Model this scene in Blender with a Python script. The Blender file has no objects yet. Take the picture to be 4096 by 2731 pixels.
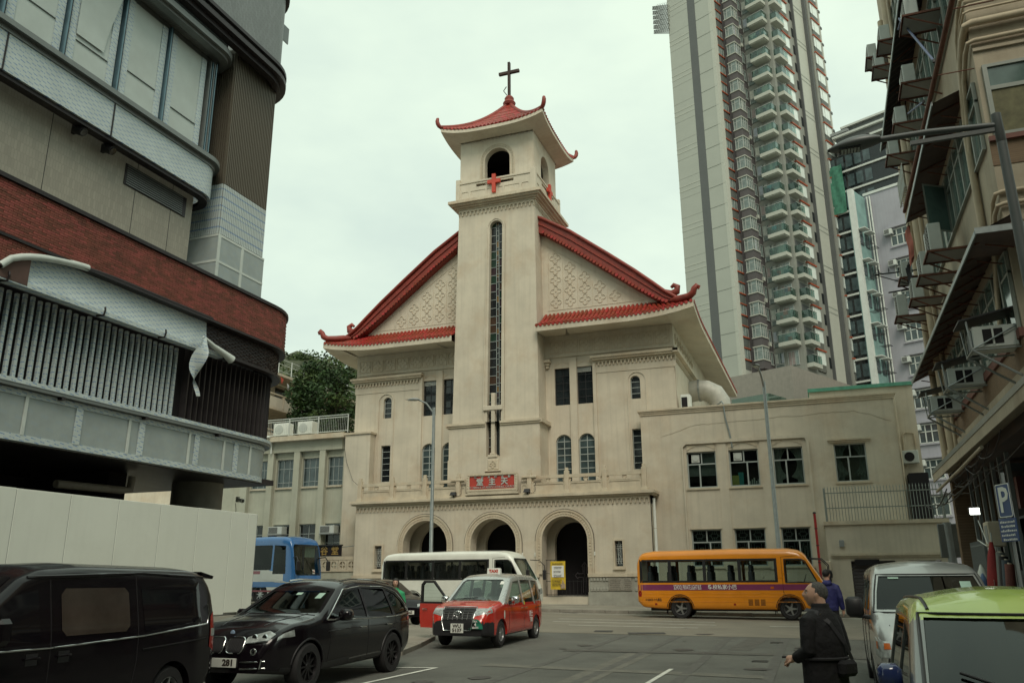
import bpy, bmesh, math, random
from mathutils import Vector, Matrix, Euler
from mathutils.geometry import tessellate_polygon
from mathutils.bvhtree import BVHTree
random.seed(7)
S = bpy.context.scene
COL = S.collection
R = math.radians
# ------------------------------------------------------------------ camera
PITCH, YAW, ROLL, EYE = R(16.03), R(20.2), -0.0061, 1.62
fh = Vector((-math.sin(YAW), math.cos(YAW), 0)); rt = Vector((math.cos(YAW), math.sin(YAW), 0)); zz = Vector((0, 0, 1))
fw = math.cos(PITCH) * fh + math.sin(PITCH) * zz; cu = -math.sin(PITCH) * fh + math.cos(PITCH) * zz
ax = math.cos(ROLL) * rt + math.sin(ROLL) * cu; ay = math.cos(ROLL) * cu - math.sin(ROLL) * rt
cam = bpy.data.cameras.new('camera'); co = bpy.data.objects.new('camera', cam); COL.objects.link(co)
m = Matrix((ax, ay, -fw)).transposed().to_4x4(); m.translation = (0, 0, EYE); co.matrix_world = m
cam.sensor_width = 36; cam.lens = 29.04; cam.clip_start = 0.05; cam.clip_end = 2000
S.camera = co
# ------------------------------------------------------------------ sky: bright even overcast
W = bpy.data.worlds.new('World'); S.world = W; W.use_nodes = True
nt = W.node_tree; nt.nodes.clear()
def wn(t): return nt.nodes.new(t)
sky = wn('ShaderNodeTexSky'); sky.sky_type = 'NISHITA'; sky.sun_disc = False
sky.sun_elevation = R(47); sky.sun_rotation = R(150); sky.dust_density = 5; sky.air_density = 1.5
tc = wn('ShaderNodeTexCoord'); mp = wn('ShaderNodeMapping'); mp.inputs['Scale'].default_value = (1, 1, 2.2)
no = wn('ShaderNodeTexNoise'); no.inputs['Scale'].default_value = 2.2; no.inputs['Detail'].default_value = 5; no.inputs['Roughness'].default_value = .55
cr = wn('ShaderNodeValToRGB'); cr.color_ramp.elements[0].position = .36; cr.color_ramp.elements[1].position = .62
cr.color_ramp.elements[0].color = (6.15, 7.35, 6.5, 1); cr.color_ramp.elements[1].color = (7.6, 8.9, 7.4, 1)
mx = wn('ShaderNodeMix'); mx.data_type = 'RGBA'; mx.inputs['Factor'].default_value = .93
bg = wn('ShaderNodeBackground'); bg.inputs['Strength'].default_value = .088
out = wn('ShaderNodeOutputWorld')
L = nt.links.new
L(tc.outputs['Generated'], mp.inputs['Vector']); L(mp.outputs['Vector'], no.inputs['Vector']); L(no.outputs['Fac'], cr.inputs['Fac'])
L(sky.outputs['Color'], mx.inputs['A']); L(cr.outputs['Color'], mx.inputs['B']); L(mx.outputs['Result'], bg.inputs['Color']); L(bg.outputs['Background'], out.inputs['Surface'])
sun = bpy.data.lights.new('sun', 'SUN'); sun.energy = 1.5; sun.angle = R(30); sun.color = (1, .91, .76)
so = bpy.data.objects.new('sun', sun); COL.objects.link(so)
so.rotation_euler = Vector((-.45, .8, -1.0)).to_track_quat('-Z', 'Y').to_euler()
S.view_settings.view_transform = 'Standard'; S.view_settings.look = 'None'; S.view_settings.gamma = 1; S.view_settings.exposure = .42
S.view_settings.use_curve_mapping = False
try: S.cycles.max_bounces = 8; S.cycles.transparent_max_bounces = 12
except Exception: pass
# ------------------------------------------------------------------ helpers
MATS = {}
def nd(t, k): return t.nodes.new('ShaderNode' + k)
def mat(name, col, rough=.75, metal=0., var=.15, scale=2.5, bump=0., bscale=60, streak=0., stain=None, stain_amt=0., spec=.5, coat=0., island=0., joint=None, trans=0., emit=None, coords='Object'):
    """procedural material: mottling + vertical rain streaks + stains + fine bump (+ optional tile joints)"""
    if name in MATS: return MATS[name]
    M_ = bpy.data.materials.new(name); M_.use_nodes = True; t = M_.node_tree; b = t.nodes['Principled BSDF']; l = t.links.new
    b.inputs['Roughness'].default_value = rough; b.inputs['Metallic'].default_value = metal
    b.inputs['Specular IOR Level'].default_value = spec
    if coat: b.inputs['Coat Weight'].default_value = coat; b.inputs['Coat Roughness'].default_value = .04
    if trans: b.inputs['Transmission Weight'].default_value = trans; b.inputs['IOR'].default_value = 1.1
    if emit: b.inputs['Emission Color'].default_value = (*emit[:3], 1); b.inputs['Emission Strength'].default_value = emit[3]
    tcn = nd(t, 'TexCoord'); v = tcn.outputs[coords]
    n1 = nd(t, 'TexNoise'); n1.inputs['Scale'].default_value = scale; n1.inputs['Detail'].default_value = 6; n1.inputs['Roughness'].default_value = .6; l(v, n1.inputs['Vector'])
    r1 = nd(t, 'ValToRGB'); r1.color_ramp.elements[0].position = .3; r1.color_ramp.elements[1].position = .7
    r1.color_ramp.elements[0].color = (*[c * (1 - var) for c in col], 1); r1.color_ramp.elements[1].color = (*[min(1, c * (1 + var * .7)) for c in col], 1)
    l(n1.outputs['Fac'], r1.inputs['Fac']); cur = r1.outputs['Color']
    def mix(a, bcol, fac, mode='MIX'):
        m_ = nd(t, 'Mix'); m_.data_type = 'RGBA'; m_.blend_type = mode; l(a, m_.inputs['A'])
        if hasattr(bcol, 'links'): l(bcol, m_.inputs['B'])
        else: m_.inputs['B'].default_value = (*bcol, 1)
        if hasattr(fac, 'links'): l(fac, m_.inputs['Factor'])
        else: m_.inputs['Factor'].default_value = fac
        return m_.outputs['Result']
    def ramp(src, p0, p1, a=0, bb=1):
        mr = nd(t, 'MapRange'); l(src, mr.inputs['Value']); mr.inputs[1].default_value = p0; mr.inputs[2].default_value = p1; mr.inputs[3].default_value = a; mr.inputs[4].default_value = bb
        return mr.outputs[0]
    if streak:
        mpn = nd(t, 'Mapping'); mpn.inputs['Scale'].default_value = (6.5, 6.5, .2); l(v, mpn.inputs['Vector'])
        n2 = nd(t, 'TexNoise'); n2.inputs['Scale'].default_value = 1; n2.inputs['Detail'].default_value = 5; l(mpn.outputs['Vector'], n2.inputs['Vector'])
        cur = mix(cur, [c * .62 for c in col], ramp(n2.outputs['Fac'], .5, .78, 0, streak))
    if stain:
        n3 = nd(t, 'TexNoise'); n3.inputs['Scale'].default_value = .55; n3.inputs['Detail'].default_value = 8; n3.inputs['Roughness'].default_value = .68; l(v, n3.inputs['Vector'])
        cur = mix(cur, stain, ramp(n3.outputs['Fac'], .5, .72, 0, stain_amt))
    if island:
        g = nd(t, 'NewGeometry'); oi = nd(t, 'ObjectInfo'); ad = nd(t, 'Math'); ad.operation = 'ADD'; l(g.outputs['Random Per Island'], ad.inputs[0]); l(oi.outputs['Random'], ad.inputs[1])
        fr = nd(t, 'Math'); fr.operation = 'FRACT'; l(ad.outputs[0], fr.inputs[0])
        hs = nd(t, 'HueSaturation'); l(cur, hs.inputs['Color']); l(ramp(fr.outputs[0], 0, 1, 1 - island, 1 + island * .8), hs.inputs['Value'])
        l(ramp(fr.outputs[0], 1, 0, .49, .51), hs.inputs['Hue']); cur = hs.outputs['Color']
    hgt = None
    if joint:   # (width, height, mortar, colour, darken)
        jw, jh, jm, jc, axis = joint
        mp2 = nd(t, 'Mapping'); l(v, mp2.inputs['Vector'])
        mp2.inputs['Rotation'].default_value = {'x': (R(90), 0, 0), 'y': (R(90), 0, R(90)), 'z': (0, 0, 0), 'yv': (R(90), R(90), R(90))}[axis]
        if axis in ('y', 'yv'):
            cx = nd(t, 'SeparateXYZ'); l(v, cx.inputs[0]); cc = nd(t, 'CombineXYZ')
            if axis == 'y': l(cx.outputs[1], cc.inputs[0]); l(cx.outputs[2], cc.inputs[1])
            else: l(cx.outputs[2], cc.inputs[0]); l(cx.outputs[1], cc.inputs[1])
            vv = cc.outputs[0]
        elif axis == 'x':
            cx = nd(t, 'SeparateXYZ'); l(v, cx.inputs[0]); cc = nd(t, 'CombineXYZ'); l(cx.outputs[0], cc.inputs[0]); l(cx.outputs[2], cc.inputs[1]); vv = cc.outputs[0]
        else: vv = v
        bt = nd(t, 'TexBrick'); l(vv, bt.inputs['Vector']); bt.inputs['Scale'].default_value = 1; bt.inputs['Brick Width'].default_value = jw; bt.inputs['Row Height'].default_value = jh; bt.inputs['Mortar Size'].default_value = jm
        bt.inputs['Color1'].default_value = (.85, .85, .85, 1); bt.inputs['Color2'].default_value = (1, 1, 1, 1); bt.inputs['Mortar'].default_value = (jc, jc, jc, 1)
        cur = mix(cur, bt.outputs['Color'], 1.0, 'MULTIPLY'); hgt = bt.outputs['Fac']
    l(cur, b.inputs['Base Color'])
    if bump or hgt:
        bn = nd(t, 'Bump'); bn.inputs['Strength'].default_value = bump or .3; bn.inputs['Distance'].default_value = .02
        if hgt is not None: bn.invert = True; l(hgt, bn.inputs['Height'])
        else:
            n4 = nd(t, 'TexNoise'); n4.inputs['Scale'].default_value = bscale; n4.inputs['Detail'].default_value = 3; l(v, n4.inputs['Vector']); l(n4.outputs['Fac'], bn.inputs['Height'])
        l(bn.outputs['Normal'], b.inputs['Normal'])
    rr = nd(t, 'MapRange'); l(n1.outputs['Fac'], rr.inputs['Value']); rr.inputs[3].default_value = max(.02, rough - .08 * (rough > .15)); rr.inputs[4].default_value = min(1, rough + .08 * (rough > .15)); l(rr.outputs[0], b.inputs['Roughness'])
    MATS[name] = M_; return M_
def glass(name, tint=(.55, .7, .68), rough=.02, alpha=.75):
    """thin pane: mostly see-through, mirror-like at grazing angles"""
    if name in MATS: return MATS[name]
    M_ = bpy.data.materials.new(name); M_.use_nodes = True; t = M_.node_tree; t.nodes.clear(); l = t.links.new
    o = nd(t, 'OutputMaterial'); tr = nd(t, 'BsdfTransparent'); tr.inputs[0].default_value = (*tint, 1); gl = nd(t, 'BsdfGlossy'); gl.inputs['Roughness'].default_value = rough
    gl.inputs['Color'].default_value = (.9, .95, .93, 1)
    fr = nd(t, 'LayerWeight'); fr.inputs[0].default_value = .5; pw = nd(t, 'Math'); pw.operation = 'POWER'; l(fr.outputs['Facing'], pw.inputs[0]); pw.inputs[1].default_value = 3.2
    ad = nd(t, 'Math'); ad.operation = 'MULTIPLY_ADD'; l(pw.outputs[0], ad.inputs[0]); ad.inputs[1].default_value = .75; ad.inputs[2].default_value = max(.02, (1 - alpha) * .12)
    n = nd(t, 'TexNoise'); n.inputs['Scale'].default_value = 1.3; tcn = nd(t, 'TexCoord'); l(tcn.outputs['Object'], n.inputs['Vector']); bm_ = nd(t, 'Bump'); bm_.inputs['Strength'].default_value = .03; l(n.outputs['Fac'], bm_.inputs['Height']); l(bm_.outputs[0], gl.inputs['Normal'])
    mx_ = nd(t, 'MixShader'); l(ad.outputs[0], mx_.inputs[0]); l(tr.outputs[0], mx_.inputs[1]); l(gl.outputs[0], mx_.inputs[2]); l(mx_.outputs[0], o.inputs[0])
    MATS[name] = M_; return M_

class MB:
    def __init__(s): s.v = []; s.f = []
    def quad(s, a, b, c, d): n = len(s.v); s.v += [a, b, c, d]; s.f.append((n, n + 1, n + 2, n + 3)); return s
    def poly(s, pts): n = len(s.v); s.v += list(pts); s.f.append(tuple(range(n, n + len(pts)))); return s
    def box(s, x0, x1, y0, y1, z0, z1):
        n = len(s.v)
        s.v += [(x0, y0, z0), (x1, y0, z0), (x1, y1, z0), (x0, y1, z0), (x0, y0, z1), (x1, y0, z1), (x1, y1, z1), (x0, y1, z1)]
        s.f += [tuple(n + i for i in q) for q in ((0, 3, 2, 1), (4, 5, 6, 7), (0, 1, 5, 4), (1, 2, 6, 5), (2, 3, 7, 6), (3, 0, 4, 7))]; return s
    def bbox(s, x0, x1, y0, y1, z0, z1, b=.01):
        """box with chamfered vertical and horizontal edges"""
        n = len(s.v); P = []
        for z, d in ((z0, b), (z0 + b, 0), (z1 - b, 0), (z1, b)):
            e = b - 0
            P += [(x0 + e, y0 + d, z), (x1 - e, y0 + d, z), (x1 - d, y0 + e, z), (x1 - d, y1 - e, z), (x1 - e, y1 - d, z), (x0 + e, y1 - d, z), (x0 + d, y1 - e, z), (x0 + d, y0 + e, z)]
        s.v += P
        for k in range(3):
            for i in range(8): j = (i + 1) % 8; s.f.append((n + k * 8 + i, n + k * 8 + j, n + k * 8 + 8 + j, n + k * 8 + 8 + i))
        s.f.append(tuple(n + i for i in range(7, -1, -1))); s.f.append(tuple(n + 24 + i for i in range(8))); return s
    def prism(s, pts, d, mp):
        """closed polygon (u,v) extruded over w in d=(w0,w1); mp maps (u,v,w) to xyz"""
        n = len(s.v); k = len(pts)
        s.v += [mp(u, v, d[0]) for u, v in pts] + [mp(u, v, d[1]) for u, v in pts]
        for i in range(k): j = (i + 1) % k; s.f.append((n + i, n + j, n + k + j, n + k + i))
        for tri in tessellate_polygon([[Vector((u, v, 0)) for u, v in pts]]):
            s.f.append(tuple(n + i for i in tri)); s.f.append(tuple(n + k + i for i in reversed(tri)))
        return s
    def xz(s, pts, y0, y1): return s.prism(pts, (y0, y1), lambda u, v, w: (u, w, v))
    def yz(s, pts, x0, x1): return s.prism(pts, (x0, x1), lambda u, v, w: (w, u, v))
    def xy(s, pts, z0, z1): return s.prism(pts, (z0, z1), lambda u, v, w: (u, v, w))
    def wall(s, outer, holes, w0, depth, mp, back=None):
        """flat wall with holes: front face at w0, reveals 'depth' deep, outer edge 'back' deep"""
        loops = [outer] + list(holes); flat = [p for lp in loops for p in lp]; n = len(s.v)
        s.v += [mp(u, v, w0) for u, v in flat]
        for tri in tessellate_polygon([[Vector((u, v, 0)) for u, v in lp] for lp in loops]): s.f.append(tuple(n + i for i in tri))
        for li, lp in enumerate(loops):
            d = (back if li == 0 else depth)
            if not d: continue
            k = len(lp); q = len(s.v); s.v += [mp(u, v, w0) for u, v in lp] + [mp(u, v, w0 + d) for u, v in lp]
            for i in range(k): j = (i + 1) % k; s.f.append((q + i, q + j, q + k + j, q + k + i))
        return s
    def cyl(s, p0, p1, r0, r1=None, n=12, cap=True):
        return s.tube([p0, p1], [r0, r0 if r1 is None else r1], n, cap)
    def tube(s, pts, r, n=8, cap=True):
        pts = [Vector(p) for p in pts]; k = len(pts); rs = r if isinstance(r, (list, tuple)) else [r] * k
        base = len(s.v); up = None
        for i, p in enumerate(pts):
            d = (pts[min(i + 1, k - 1)] - pts[max(i - 1, 0)]).normalized()
            if up is None: up = Vector((0, 0, 1)) if abs(d.z) < .95 else Vector((1, 0, 0))
            a = d.cross(up).normalized(); up = a.cross(d).normalized()
            for j in range(n):
                t_ = 2 * math.pi * (j + .5) / n; s.v.append(tuple(p + (a * math.cos(t_) + up * math.sin(t_)) * rs[i]))
        for i in range(k - 1):
            for j in range(n): q = (j + 1) % n; s.f.append((base + i * n + j, base + i * n + q, base + (i + 1) * n + q, base + (i + 1) * n + j))
        if cap: s.f.append(tuple(base + j for j in range(n - 1, -1, -1))); s.f.append(tuple(base + (k - 1) * n + j for j in range(n)))
        return s
    def lathe(s, prof, c=(0, 0, 0), n=16, ax='z', cap=True):
        b = len(s.v); k = len(prof)
        for r_, h in prof:
            for j in range(n):
                t_ = 2 * math.pi * j / n; x, y = r_ * math.cos(t_), r_ * math.sin(t_)
                p = {'z': (x, y, h), 'y': (x, h, y), 'x': (h, x, y)}[ax]; s.v.append((p[0] + c[0], p[1] + c[1], p[2] + c[2]))
        for i in range(k - 1):
            for j in range(n): q = (j + 1) % n; s.f.append((b + i * n + j, b + i * n + q, b + (i + 1) * n + q, b + (i + 1) * n + j))
        if cap: s.f.append(tuple(b + j for j in range(n))); s.f.append(tuple(b + (k - 1) * n + j for j in range(n)))
        return s
    def grid(s, P):
        """P[i][j] points"""
        b = len(s.v); r_, c_ = len(P), len(P[0])
        for row in P: s.v += [tuple(p) for p in row]
        for i in range(r_ - 1):
            for j in range(c_ - 1): s.f.append((b + i * c_ + j, b + i * c_ + j + 1, b + (i + 1) * c_ + j + 1, b + (i + 1) * c_ + j))
        return s
    def move(s, M_): s.v = [tuple(M_ @ Vector(p)) for p in s.v]; return s
    def add(s, o, M_=None):
        n = len(s.v); s.v += [tuple(M_ @ Vector(p)) for p in o.v] if M_ else list(o.v); s.f += [tuple(n + i for i in f) for f in o.f]; return s
    def mesh(s, name, m_, smooth=None, fixn=True):
        me = bpy.data.meshes.new(name); me.from_pydata([tuple(p) for p in s.v], [], s.f)
        if fixn:
            bm = bmesh.new(); bm.from_mesh(me); bmesh.ops.remove_doubles(bm, verts=bm.verts, dist=1e-5); bmesh.ops.recalc_face_normals(bm, faces=bm.faces); bm.to_mesh(me); bm.free()
        if m_: me.materials.append(m_)
        if smooth:
            me.polygons.foreach_set('use_smooth', [True] * len(me.polygons)); me.set_sharp_from_angle(angle=R(smooth))
        me.update(); return me
    def build(s, name, m_, parent=None, smooth=None, kind=None, fixn=True):
        return inst(name, s.mesh(name, m_, smooth, fixn), parent, kind=kind)
def inst(name, me, parent=None, M_=None, kind=None, local=False):
    o = bpy.data.objects.new(name, me); COL.objects.link(o)
    if parent is not None:
        o.parent = parent
        if not local and 'base' in PB.get(parent.name, {}): o.matrix_parent_inverse = PB[parent.name]['base']
    if M_ is not None: o.matrix_basis = M_
    if kind: o['kind'] = kind
    return o
PB = {}
def thing(name, label, cat, loc=(0, 0, 0), group=None, rot=None):
    """Empty at the thing's base. Without rot the parts are written in world metres; with rot in the thing's own axes."""
    o = bpy.data.objects.new(name, None); COL.objects.link(o); o.location = loc; o.empty_display_size = .3
    if rot is not None: o.rotation_euler = rot if hasattr(rot, '__len__') else (0, 0, rot)
    else: PB[o.name] = {'base': Matrix.Translation(Vector(loc)).inverted()}
    o['label'] = label; o['category'] = cat
    if group: o['group'] = group
    return o
def tag(o, label, cat, group=None, kind=None):
    if label: o['label'] = label
    if cat: o['category'] = cat
    if group: o['group'] = group
    if kind: o['kind'] = kind
    return o
def T(x, y, z, rz=0, sx=1, sy=None, sz=None, rx=0, ry=0):
    return Matrix.Translation((x, y, z)) @ Euler((rx, ry, rz)).to_matrix().to_4x4() @ Matrix.Diagonal((sx, sx if sy is None else sy, sx if sz is None else sz, 1))
def arc(cx, cz, r, a0, a1, n=12, rz=None):
    rz = rz or r
    return [(cx + r * math.cos(R(a0 + (a1 - a0) * i / n)), cz + rz * math.sin(R(a0 + (a1 - a0) * i / n))) for i in range(n + 1)]
def archp(x0, x1, z0, ztop, n=12):
    """arched opening outline: semicircular head"""
    r = (x1 - x0) / 2; return [(x0, z0), (x1, z0)] + arc((x0 + x1) / 2, ztop - r, r, 0, 180, n)
def rectp(x0, x1, z0, z1): return [(x0, z0), (x1, z0), (x1, z1), (x0, z1)]
def rrect(x0, x1, z0, z1, r, n=3):
    return arc(x1 - r, z0 + r, r, -90, 0, n) + arc(x1 - r, z1 - r, r, 0, 90, n) + arc(x0 + r, z1 - r, r, 90, 180, n) + arc(x0 + r, z0 + r, r, 180, 270, n)
mXZ = lambda y: (lambda u, v, w: (u, y + w, v))
def frameloop(mb, outer, inner, mp, w0, w1):
    """ring between two equal-length outlines, from depth w0 (front) to w1"""
    n = len(mb.v); k = len(outer)
    mb.v += [mp(u, v, w0) for u, v in outer] + [mp(u, v, w0) for u, v in inner] + [mp(u, v, w1) for u, v in outer] + [mp(u, v, w1) for u, v in inner]
    for i in range(k):
        j = (i + 1) % k
        mb.f += [(n + i, n + j, n + k + j, n + k + i), (n + i, n + j, n + 2 * k + j, n + 2 * k + i), (n + k + i, n + k + j, n + 3 * k + j, n + 3 * k + i)]
    return mb
def text(name, s_, size, m_, parent, M_, depth=.004, align='CENTER', sx=1.0, bold=0.0, fit=None):
    """lettering as a mesh in its own XY plane, placed with M_"""
    c = bpy.data.curves.new(name, 'FONT'); c.body = s_; c.size = size; c.align_x = align; c.align_y = 'CENTER'; c.extrude = depth; c.resolution_u = 2; c.offset = bold
    o = bpy.data.objects.new(name, c); COL.objects.link(o); dg = bpy.context.evaluated_depsgraph_get(); dg.update()
    me = bpy.data.meshes.new_from_object(o.evaluated_get(dg)); COL.objects.unlink(o); bpy.data.objects.remove(o); bpy.data.curves.remove(c)
    me.materials.clear(); me.materials.append(m_)
    if fit: xs_ = [v.co.x for v in me.vertices]; sx = fit / max(1e-6, max(xs_) - min(xs_))
    if sx != 1.0: me.transform(Matrix.Diagonal((sx, 1, 1, 1)))
    return inst(name, me, parent, M_)
FRONT = Euler((R(90), 0, 0)).to_matrix().to_4x4()      # text standing up, facing -Y
def gz(x, y):
    """height of the road surface"""
    z = -.27 + .015 * min(max(y - 6, 0), 26) + .0125 * min(max(-x - 2, 0), 30) * min(max((y - 18) / 14, 0), 1)
    if x > -.5: z -= .04 * min(x + .5, 4) * min(max((28 - y) / 6, 0), 1)
    return z
def scribble(name, m_, parent, M_, w, rows, pitch, h=.5, seed=1, local=False):
    """print too small to read: rows of little strokes in an XY plane"""
    random.seed(seed); mb = MB()
    for r_ in range(rows):
        x = -w / 2 + random.uniform(0, .1) * w
        while x < w / 2 * random.uniform(.75, 1):
            q = pitch * random.uniform(.3, .7); mb.box(x, x + q, -r_ * pitch - pitch * h / 2, -r_ * pitch + pitch * h / 2 * random.uniform(.2, 1), 0, .002); x += q + pitch * .22
    return inst(name, mb.mesh(name, m_), parent, M_, local=local, kind='stuff')
# ------------------------------------------------------------------ shared materials
PLA = mat('cream_plaster', (.56, .507, .41), .85, var=.12, scale=.9, bump=.12, bscale=45, streak=.34, stain=(.40, .27, .155), stain_amt=.38)
PLB = mat('cream_plaster_trim', (.54, .475, .365), .8, var=.18, scale=1.5, bump=.1, bscale=50, streak=.4, stain=(.42, .25, .13), stain_amt=.45)
TILE = mat('red_glazed_tile', (.27, .034, .02), .4, var=.35, scale=5, island=.3, spec=.4)
RIDGE = mat('red_ridge_plaster', (.225, .03, .018), .55, var=.3, scale=2, bump=.1, streak=.35, stain=(.2, .03, .02), stain_amt=.5)
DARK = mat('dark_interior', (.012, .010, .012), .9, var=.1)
DGLASS = mat('dark_window_glass', (.012, .016, .018), .06, var=.3, scale=1.5, spec=.5)
BGLASS = mat('blue_grey_window_glass', (.05, .075, .08), .1, var=.5, scale=1.2, spec=.6)
FRAME = mat('weathered_window_frame', (.33, .37, .36), .5, var=.1)
WFRAME = mat('pale_window_frame', (.52, .55, .52), .5, var=.1)
IRON = mat('dark_iron', (.02, .02, .022), .5, var=.2)
GALV = mat('galvanised_steel', (.30, .33, .33), .42, .7, var=.15, scale=6)
GREYP = mat('grey_paint', (.25, .27, .27), .5, var=.1)
WPAINT = mat('white_paint', (.72, .74, .69), .55, var=.06, streak=.1)
BLACKP = mat('black_plastic', (.014, .013, .015), .5, var=.2)
RUBBER = mat('tyre_rubber', (.016, .015, .016), .8, var=.2)
CHROME = mat('chrome', (.75, .76, .76), .12, 1., var=.05)
CONC = mat('concrete', (.32, .31, .27), .9, var=.25, scale=1.2, bump=.2, streak=.3)
# ================================================================== ground
def sheet(name, x0, x1, y0, y1, dz, m_, nx=2, ny=2, kind='structure', edge=0, parent=None):
    mb = MB(); P = [[(x0 + (x1 - x0) * i / nx, y0 + (y1 - y0) * j / ny, gz(x0 + (x1 - x0) * i / nx, y0 + (y1 - y0) * j / ny) + dz) for j in range(ny + 1)] for i in range(nx + 1)]
    mb.grid(P)
    if edge:
        for i in range(nx):
            for j in (0, ny): a, b = P[i][j], P[i + 1][j]; mb.quad(a, b, (b[0], b[1], b[2] - edge), (a[0], a[1], a[2] - edge))
        for j in range(ny):
            for i in (0, nx): a, b = P[i][j], P[i][j + 1]; mb.quad(a, b, (b[0], b[1], b[2] - edge), (a[0], a[1], a[2] - edge))
    o = mb.build(name, m_, parent)
    if kind and parent is None: o['kind'] = kind
    return o
ASPH = mat('dark_asphalt', (.135, .137, .12), .88, var=.22, scale=.5, bump=.6, bscale=170, stain=(.085, .083, .074), stain_amt=.85)
ASPL = mat('worn_pale_road', (.205, .187, .148), .9, var=.16, scale=.6, bump=.4, bscale=150, stain=(.15, .13, .11), stain_amt=.5)
PAVE = mat('pavement_concrete', (.27, .25, .205), .9, var=.2, scale=.8, bump=.3, bscale=90, stain=(.15, .13, .11), stain_amt=.5, joint=(1.2, 1.2, .015, .7, 'z'))
KERB = mat('kerb_stone', (.25, .235, .2), .85, var=.25, scale=3, bump=.2)
LINE = mat('worn_road_paint', (.62, .62, .56), .8, var=.25, scale=7)
far = MB(); far.quad((-900, -300, -.5), (900, -300, -.5), (900, 1300, -.5), (-900, 1300, -.5)); far.build('ground', CONC, kind='structure')
sheet('road', -45, 34, -14, 60, 0, ASPH, 60, 60)
sheet('road', -45, 34, 25.2, 35.6, .006, ASPL, 60, 12)
pv = sheet('pavement', -45, 34, 35.75, 64, .14, PAVE, 50, 20, edge=.3)
for i in range(34):
    x = -26 + i * 1.0
    k = MB().bbox(0, .985, 0, .15, -.2, .145, .012).mesh('kerb_stone', KERB) if i == 0 else k
    inst('kerb_stone', k, pv, T(x, 35.6, gz(x + .5, 35.6)))
# near pavement that carries the hoarding; its kerb bends beside the taxi
pl = MB(); edge = [(-9.35, 8.0), (-9.45, 18.4), (-9.9, 20.2), (-10.5, 22.2), (-11.6, 24.4), (-13.4, 26.1), (-17, 27.6), (-30, 28.2)]
n = len(edge); top = [(x, y, gz(x, y) + .1) for x, y in edge]; back = [(-34 - .001 * i, 6 + i * 3.2, gz(-30, 6 + i * 3.2) + .1) for i in range(n)]
# keep the parked cars on the road: pavement only from y=17.2 on
edge2 = [(-20.6, 17.0), (-12.2, 17.1), (-10.2, 17.5), (-9.55, 18.4), (-9.95, 20.2), (-10.5, 22.2), (-11.6, 24.4), (-13.4, 26.1), (-17, 27.6), (-20.6, 28.0)]
cx, cy = -16.5, 22.5
for i in range(len(edge2) - 1):
    (xa, ya), (xb, yb) = edge2[i], edge2[i + 1]
    A, B, C_ = (xa, ya, gz(xa, ya) + .11), (xb, yb, gz(xb, yb) + .11), (cx, cy, gz(cx, cy) + .11)
    pl.poly([A, B, C_]); pl.quad(A, B, (xb, yb, B[2] - .3), (xa, ya, A[2] - .3))
pl.poly([(-20.6, 28.0, gz(-20.6, 28) + .11), (-20.6, 17, gz(-20.6, 17) + .11), (cx, cy, gz(cx, cy) + .11)])
pvl = pl.build('pavement', PAVE, kind='structure')
for i in range(2, 8):
    a, b = Vector(edge2[i]), Vector(edge2[i + 1]); d = b - a; nseg = max(1, int(d.length / .95))
    for j in range(nseg):
        p = a + d * j / nseg; q = a + d * (j + 1) / nseg; L_ = (q - p).length; ang = math.atan2(d.y, d.x)
        inst('kerb_stone', k, pvl, T(p.x, p.y, gz(p.x, p.y) - .02, ang, L_, 1, 1))
def ribbon(name, pts, w, m_, dz=.01, kind='structure', parent=None):
    mb = MB()
    for (xa, ya), (xb, yb) in zip(pts, pts[1:]):
        d = Vector((xb - xa, yb - ya)).normalized(); nx_, ny_ = -d.y * w / 2, d.x * w / 2; N = max(1, int(math.hypot(xb - xa, yb - ya) / 1.5))
        mb.grid([[(xa + (xb - xa) * i / N + s_ * nx_, ya + (yb - ya) * i / N + s_ * ny_, gz(xa + (xb - xa) * i / N, ya + (yb - ya) * i / N) + dz) for s_ in (-1, 1)] for i in range(N + 1)])
    o = mb.build(name, m_, parent)
    if kind and parent is None: o['kind'] = kind
    return o
for p in ([(-8.1, 12.6), (-7.72, 16.4)], [(-9.9, 15.9), (-7.72, 16.38)]): ribbon('parking_line', p, .1, LINE)
for y0, x0, x1 in ((30.9, -9.6, -3.9), (29.6, -9.4, -3.7), (28.2, -8.4, -4.1), (29.6, -2.0, -.2), (34.9, -12, 3)): ribbon('road_line', [(x0, y0), (x1, y0)], .12, LINE)
ribbon('road_line', [(-3.15, 15.2), (-3.1, 17.4)], .09, LINE, .008)
PATCH_ = mat('gully_iron', (.05, .048, .046), .6, .5, var=.3, scale=20)
PAT2 = mat('old_trench_patch', (.112, .108, .094), .9, var=.25, scale=3, bump=.5, bscale=160); PAT3 = mat('pale_trench_patch', (.165, .16, .135), .9, var=.22, scale=3, bump=.5, bscale=160); TYR = mat('tyre_mark', (.105, .103, .092), .8, var=.3, scale=6); OIL = mat('oil_stain', (.06, .057, .055), .5, var=.4, scale=7)
for pts, w_, m_ in (([(-6.2, 20.6), (3.2, 20.9)], .75, PAT2), ([(-4.6, 6), (-4.3, 20.2)], .6, PAT3), ([(-2.2, 21.4), (-2.0, 25.1)], .55, PAT2), ([(-7.0, 17.2), (-1.2, 16.6)], .5, PAT3), ([(-1.9, 9), (-1.7, 14)], .7, PAT2)): ribbon('road_patch', pts, w_, m_, .004)
for x0, dx in ((-6.0, .3), (-4.5, .3), (-2.6, -.2), (-1.1, -.2)): ribbon('tyre_mark', [(x0, 5), (x0 + dx * .4, 14), (x0 + dx, 25)], .2, TYR, .005)
random.seed(17)
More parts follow.
